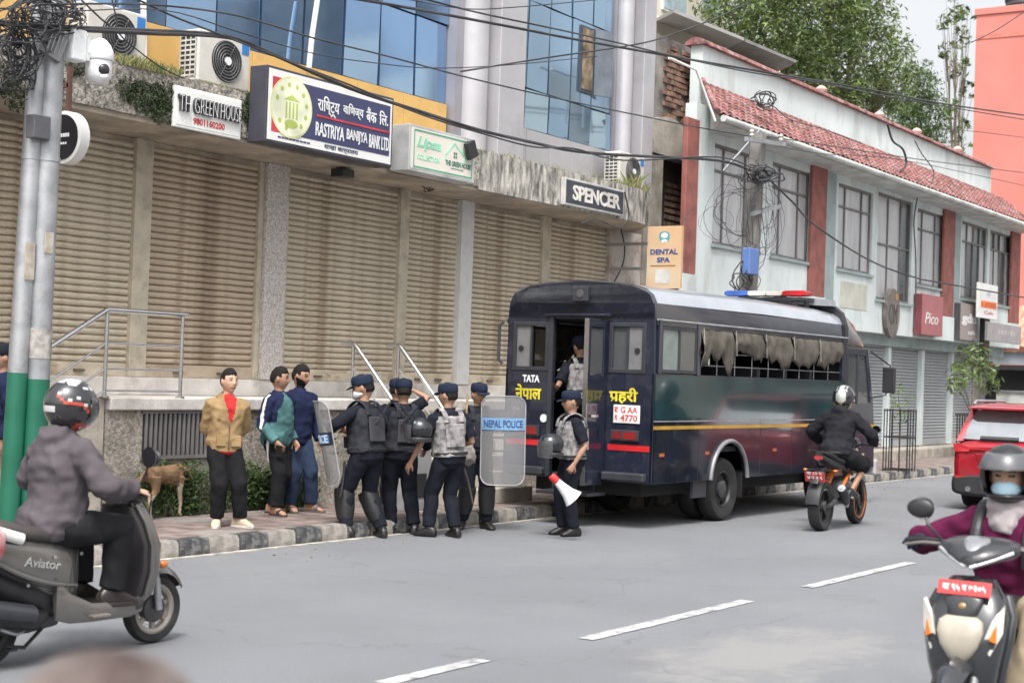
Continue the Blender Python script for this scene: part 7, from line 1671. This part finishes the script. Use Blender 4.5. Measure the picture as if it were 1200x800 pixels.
# right scooter
yaw = 180.5
dd = _ray(1122, 740); tpt = 7.15/ (dd @ _f) ; FP = V((dd.x*tpt, dd.y*tpt, 0))+V((0, -.03, 0))
loc = FP-V((cos(radians(yaw)), sin(radians(yaw)), 0))*.56
DG = paint('black_grey', (.030, .032, .036), .25, .2, coat=.9)
sc2 = scooter('black scooter with a cream headlight and red number plate coming towards the camera', loc, radians(yaw), DG, mat('plastic_dark_grey', (.032, .033, .037), .35, coat=.3), mat('seat_black', (.02, .02, .02), .6), 'd'); sc2.scale = (1.05, 1.05, 1.05)
MAR = cl('maroon_knit', (.085, .010, .040), vscale=5); GLV = cl('glove_navy', (.03, .035, .055))
R2 = person('rider in a maroon jacket with black helmet and pale blue face mask', tuple(loc), yaw, 1.60, hip=(-.24, 0, .78), lean=13, head=(6, 4), hair=False, fat=1.02, skin=SKIN,
    anR=(.15, -.15, .375), anL=(.15, .15, .375), footR=(.15, -.15, -8), footL=(.15, .15, 8), kneeR=(.6, -.4, .8), kneeL=(.6, .4, .8), handR=(.17, -.37, 1.13), handL=(.17, .37, 1.13), elR=(-.6, -1, -.5), elL=(-.6, 1, -.5), hdR=(.9, 0, -.12), hdL=(.9, 0, -.12), nR=(0, 0, -1), nL=(0, 0, -1), curlR=75, curlL=75,
    wamp=.013, top=MAR, bottom=cl('beige_trousers', (.42, .34, .24)), loose=.016, gloves=GLV, mask=mat('mask_pale_blue', (.42, .62, .72), .8, bump=.1), helmet=helmet_cb([mat('helmet_grey_black', (.018, .018, .021), .3, coat=.35, bump=0)], VISC, True))
# scarf and bag straps
hw_ = R2['W'].to_3x3()
c0 = R2['W'] @ (V((-.22, 0, .80))+R2['u']*.50)
s_ = MB().rings([sup(c0+V((0, 0, z))+R2['fw']*x, R2['lf'], R2['fw'], a_, b_, 2.2, 20) for z, x, a_, b_ in ((-.09, .07, .06, .055), (-.04, .04, .095, .085), (.02, .02, .095, .09), (.07, .015, .080, .080))])
s_, nr = remesh(s_, .010, 2); wrinkle(s_, nr, .014, 12, 3); s_ = s_.build('scarf', cl('scarf_grey', (.36, .32, .33)), smooth=70); s_.parent = R2['e']; s_.matrix_parent_inverse = R2['W'].inverted()
for sd in (-1, 1):
    o_ = R2['W'] @ (V((-.22, 0, .80))+R2['u']*.36)+R2['lf']*(sd*.135)
    sp = spline([o_+R2['fw']*.14-V((0, 0, .12)), o_+R2['fw']*.15, o_+R2['u']*.10+R2['fw']*.115, o_+R2['u']*.155, o_+R2['u']*.05-R2['fw']*.16], 4)
    k = MB().tube(sp, .013, 8, flat=2.2, up=R2['lf']).build('bag_strap', BLK); k.parent = R2['e']; k.matrix_parent_inverse = R2['W'].inverted()
bp = MB().rings([sup(c0+V((0, 0, z))-R2['fw']*(.20+dx), R2['lf'], R2['fw'], a_, b_, 3, 18) for z, dx, a_, b_ in ((-.45, .0, .12, .05), (-.40, .02, .15, .08), (-.15, .02, .15, .085), (-.02, .0, .11, .05))]).build('backpack', BLK, smooth=50); tag(bp, 'black backpack worn by the rider in the maroon jacket', 'backpack')

# ---- motorcycle
r0 = atz(958, 622); f0 = atz(1005, 612); yawm = 3.0
lo = (r0+f0)/2; lo.z = 0
mc = empty('motorcycle', lo, radians(yawm), 'black and orange motorcycle ridden away beside the bus', 'motorcycle')
OR = paint('orange', (.60, .14, .02), .3, bump=0)
wf = wheel(mc, (.68, 0, .30), .30, .11, RIMD, 6, .05, .27, spoke=.013); MB().tube([(.68+.222*cos(a), -.047, .30+.222*sin(a)) for a in [2*pi*i/30 for i in range(30)]], .007, 5, closed=True).build('rim_tape', OR, wf); wheel(mc, (-.68, 0, .30), .30, .15, RIMD, 6, .06, .30, spoke=.013)
for sd in (-1, 1):
    MB().tube([(.68, sd*.09, .30), (.46, sd*.085, .90)], [.028, .022], 10).build('fork_leg', BLK, mc, smooth=50)
    MB().tube([(-.68, sd*.10, .30), (-.15, sd*.09, .40)], [.026, .04], 8).build('swing_arm', ENG, mc, smooth=50)
    MB().tube([(.40, sd*.06, .80), (.05, sd*.12, .70), (-.22, sd*.11, .52)], .022, 8).build('frame_tube', OR, mc, smooth=50)
    MB().tube([(.10, sd*.13, .66), (-.25, sd*.11, .76), (-.62, sd*.06, .86)], .017, 8).build('subframe', BLK, mc, smooth=50)
    MB().tube([(.36, sd*.03, 1.0), (.33, sd*.2, 1.04), (.26, sd*.38, 1.03)], [.014, .015, .02], 8).build('handlebar', BLK, mc, smooth=50)
    MB().tube([(-.10, sd*.12, .40), (-.12, sd*.22, .38)], .014, 6).build('foot_peg', GALV, mc)
    MB().tube([(-.72, sd*.03, .74), (-.74, sd*.17, .735)], .010, 6).build('indicator_stalk', BLK, mc); MB().sphere((-.74, sd*.19, .735), (.03, .03, .016), 10, 6).build('indicator', LENSO, mc, smooth=60)
MB().rings(hullx([(.42, 0, .88, .06, .06, 3), (.30, 0, .90, .14, .12, 3), (.10, 0, .88, .15, .11, 3), (-.06, 0, .83, .10, .06, 3)], 20)).build('fuel_tank', mat('tank_orange_black', (.03, .03, .032), .25, coat=.8, bump=0), mc, smooth=50)
for sd in (-1, 1): MB().rings([[V((x, sd*y, z)) for x, y, z in ((.50, .13, .62), (.18, .16, .62), (.16, .165, .86), (.42, .155, .92))], [V((x, sd*y, z)) for x, y, z in ((.50, .15, .62), (.18, .185, .62), (.16, .185, .86), (.42, .175, .92))]]).build('tank_shroud', mat('shroud_white', (.5, .48, .46), .3, coat=.6, col2=(.5, .13, .03), vscale=5, bump=0), mc, recalc=True)
MB().rings(hullx([(.02, 0, .82, .10, .03, 3), (-.15, 0, .82, .14, .035, 3), (-.36, 0, .85, .13, .04, 3), (-.55, 0, .91, .11, .04, 3), (-.78, 0, .955, .05, .02, 3)], 18)).build('seat', mat('seat_black2', (.018, .018, .02), .6), mc, smooth=50)
MB().rings(hullx([(-.30, 0, .78, .12, .05, 3), (-.55, 0, .83, .10, .05, 3), (-.82, 0, .91, .045, .03, 3)], 18)).build('tail_panel', BLK, mc, smooth=50)
MB().rings(hullx([(-.80, 0, .885, .05, .03, 3), (-.85, 0, .89, .045, .022, 3)], 14)).build('tail_light', LENSR, mc, smooth=50)
MB().tube([(-.15, .11, .92), (-.5, .14, .95), (-.8, .13, .97)], .012, 6).tube([(-.15, -.11, .92), (-.5, -.14, .95), (-.8, -.13, .97)], .012, 6).build('grab_rail', BLK, mc, smooth=50)
hg = MB().tube([(-.60, 0, .78), (-.86, 0, .70), (-.97, 0, .58)], .05, 8, flat=.2, up=(1, 0, .4)).build('plate_hanger', BLK, mc)
pl = MB().obox((-.93, 0, .66), (.004, 0, .0015), (0, .125, 0), (-.025, 0, .06)).build('number_plate', PLR, mc, bevel=.003)
for s, z in (('बा ८० प', .685), ('४२३१', .63)): text_mb(s, .19, .038, lambda a, b_, c, z=z: V((-.935-c-(z+b_-.66)*.40, .095-a, z+b_)), .003, .02).build('lettering', WPLA, pl)
MB().rings([[V((-.68+r*cos(a), s_*w_, .30+r*sin(a))) for s_, r, w_ in ((-1, .33, .085), (0, .345, .0), (1, .33, .085), (0, .335, .0))] for a in [radians(70+i*13) for i in range(9)]]).build('rear_hugger', BLK, mc, smooth=50, recalc=True)
MB().rings(hullx([(.22, 0, .48, .10, .10, 4), (.05, 0, .46, .13, .17, 4), (-.15, 0, .46, .12, .14, 4), (-.24, 0, .46, .09, .08, 4)], 18)).build('engine', ENG, mc, smooth=40)
MB().tube([(.20, -.05, .30), (-.05, -.12, .27), (-.20, -.15, .30)], .025, 8).build('exhaust_pipe', GALV, mc, smooth=50)
MB().tube([(-.20, -.165, .33), (-.28, -.17, .37), (-.46, -.19, .50), (-.48, -.19, .515)], [.04, .062, .06, .04], 14).build('muffler', BLK, mc, smooth=50); MB().tube([(-.475, -.19, .511), (-.49, -.19, .521)], .048, 14).tube([(-.488, -.19, .519), (-.496, -.19, .525)], .024, 12).build('muffler_cap', GALV, mc, smooth=50)
MB().rings(hullx([(.56, 0, .98, .07, .09, 3), (.50, 0, 1.0, .10, .12, 3), (.42, 0, 1.02, .08, .08, 3)], 16)).build('headlight', BLK, mc, smooth=50)
mirror_pair(mc, .33, 1.05, .20, .33, 1.20, BLK, (.02, .06, .04))
MB().tube([(-.3, .05, .55), (-.12, .05, .72)], .035, 10).build('shock_absorber', OR, mc, smooth=40)
R3 = person('rider in a black hooded top and shorts with black and silver helmet on the motorcycle', tuple(lo), yawm, 1.72, hip=(-.16, 0, .95), lean=20, head=(4, 4), hair=False, face=False, vox=.011, fat=1.08,
    anR=(-.06, -.17, .46), anL=(-.06, .17, .46), footR=(-.06, -.17, -10), footL=(-.06, .17, 10), kneeR=(.8, -.35, .5), kneeL=(.8, .35, .5), handR=(.22, -.36, 1.07), handL=(.22, .36, 1.07), elR=(-.6, -1, -.5), elL=(-.6, 1, -.5), hdR=(.9, .1, -.1), hdL=(.9, -.1, -.1), nR=(0, 0, -1), nL=(0, 0, -1), curlR=75, curlL=75, skin=SKIND,
    top=cl('black_fleece', (.018, .018, .022)), bottom=cl('black_shorts', (.016, .016, .018)), short=True, hood=True, loose=.02, shoe_m=BLK, helmet=helmet_cb([HB1, mat('helmet_silver', (.5, .5, .48), .2, .4, coat=.8, bump=0), HR1, mat('helmet_gold', (.45, .36, .15), .3, .3, bump=0)], VIS, False, deco2))
# ------------------------------------------------------------------ houses on the camera's side of the street (seen as reflections)
for i, (x0, x1, hh, c) in enumerate(((-12, 1, 8, CREAM), (14, 27, 8.5, CREAM), (38, 42, 15, CONCL), (50, 54, 17, DIRTY), (62, 69, 17, CREAM))):
    e = world_empty('terrace_house', ((x0+x1)/2, -16, 0), ['cream', 'low cream', 'tall grey', 'tall dark', 'far cream'][i]+' house across the road behind the camera', 'building')
    wbox('wall', (x0, -26, -.2), (x1, -15, hh), c, e)
    for fl in range(int(hh/3)):
        n = int((x1-x0)/2.4)
        for k in range(n):
            xx = x0+(k+.5)*(x1-x0)/n; wbox('window', (xx-.6, -15.0, fl*3+1.0), (xx+.6, -14.96, fl*3+2.5), WGLD, e)
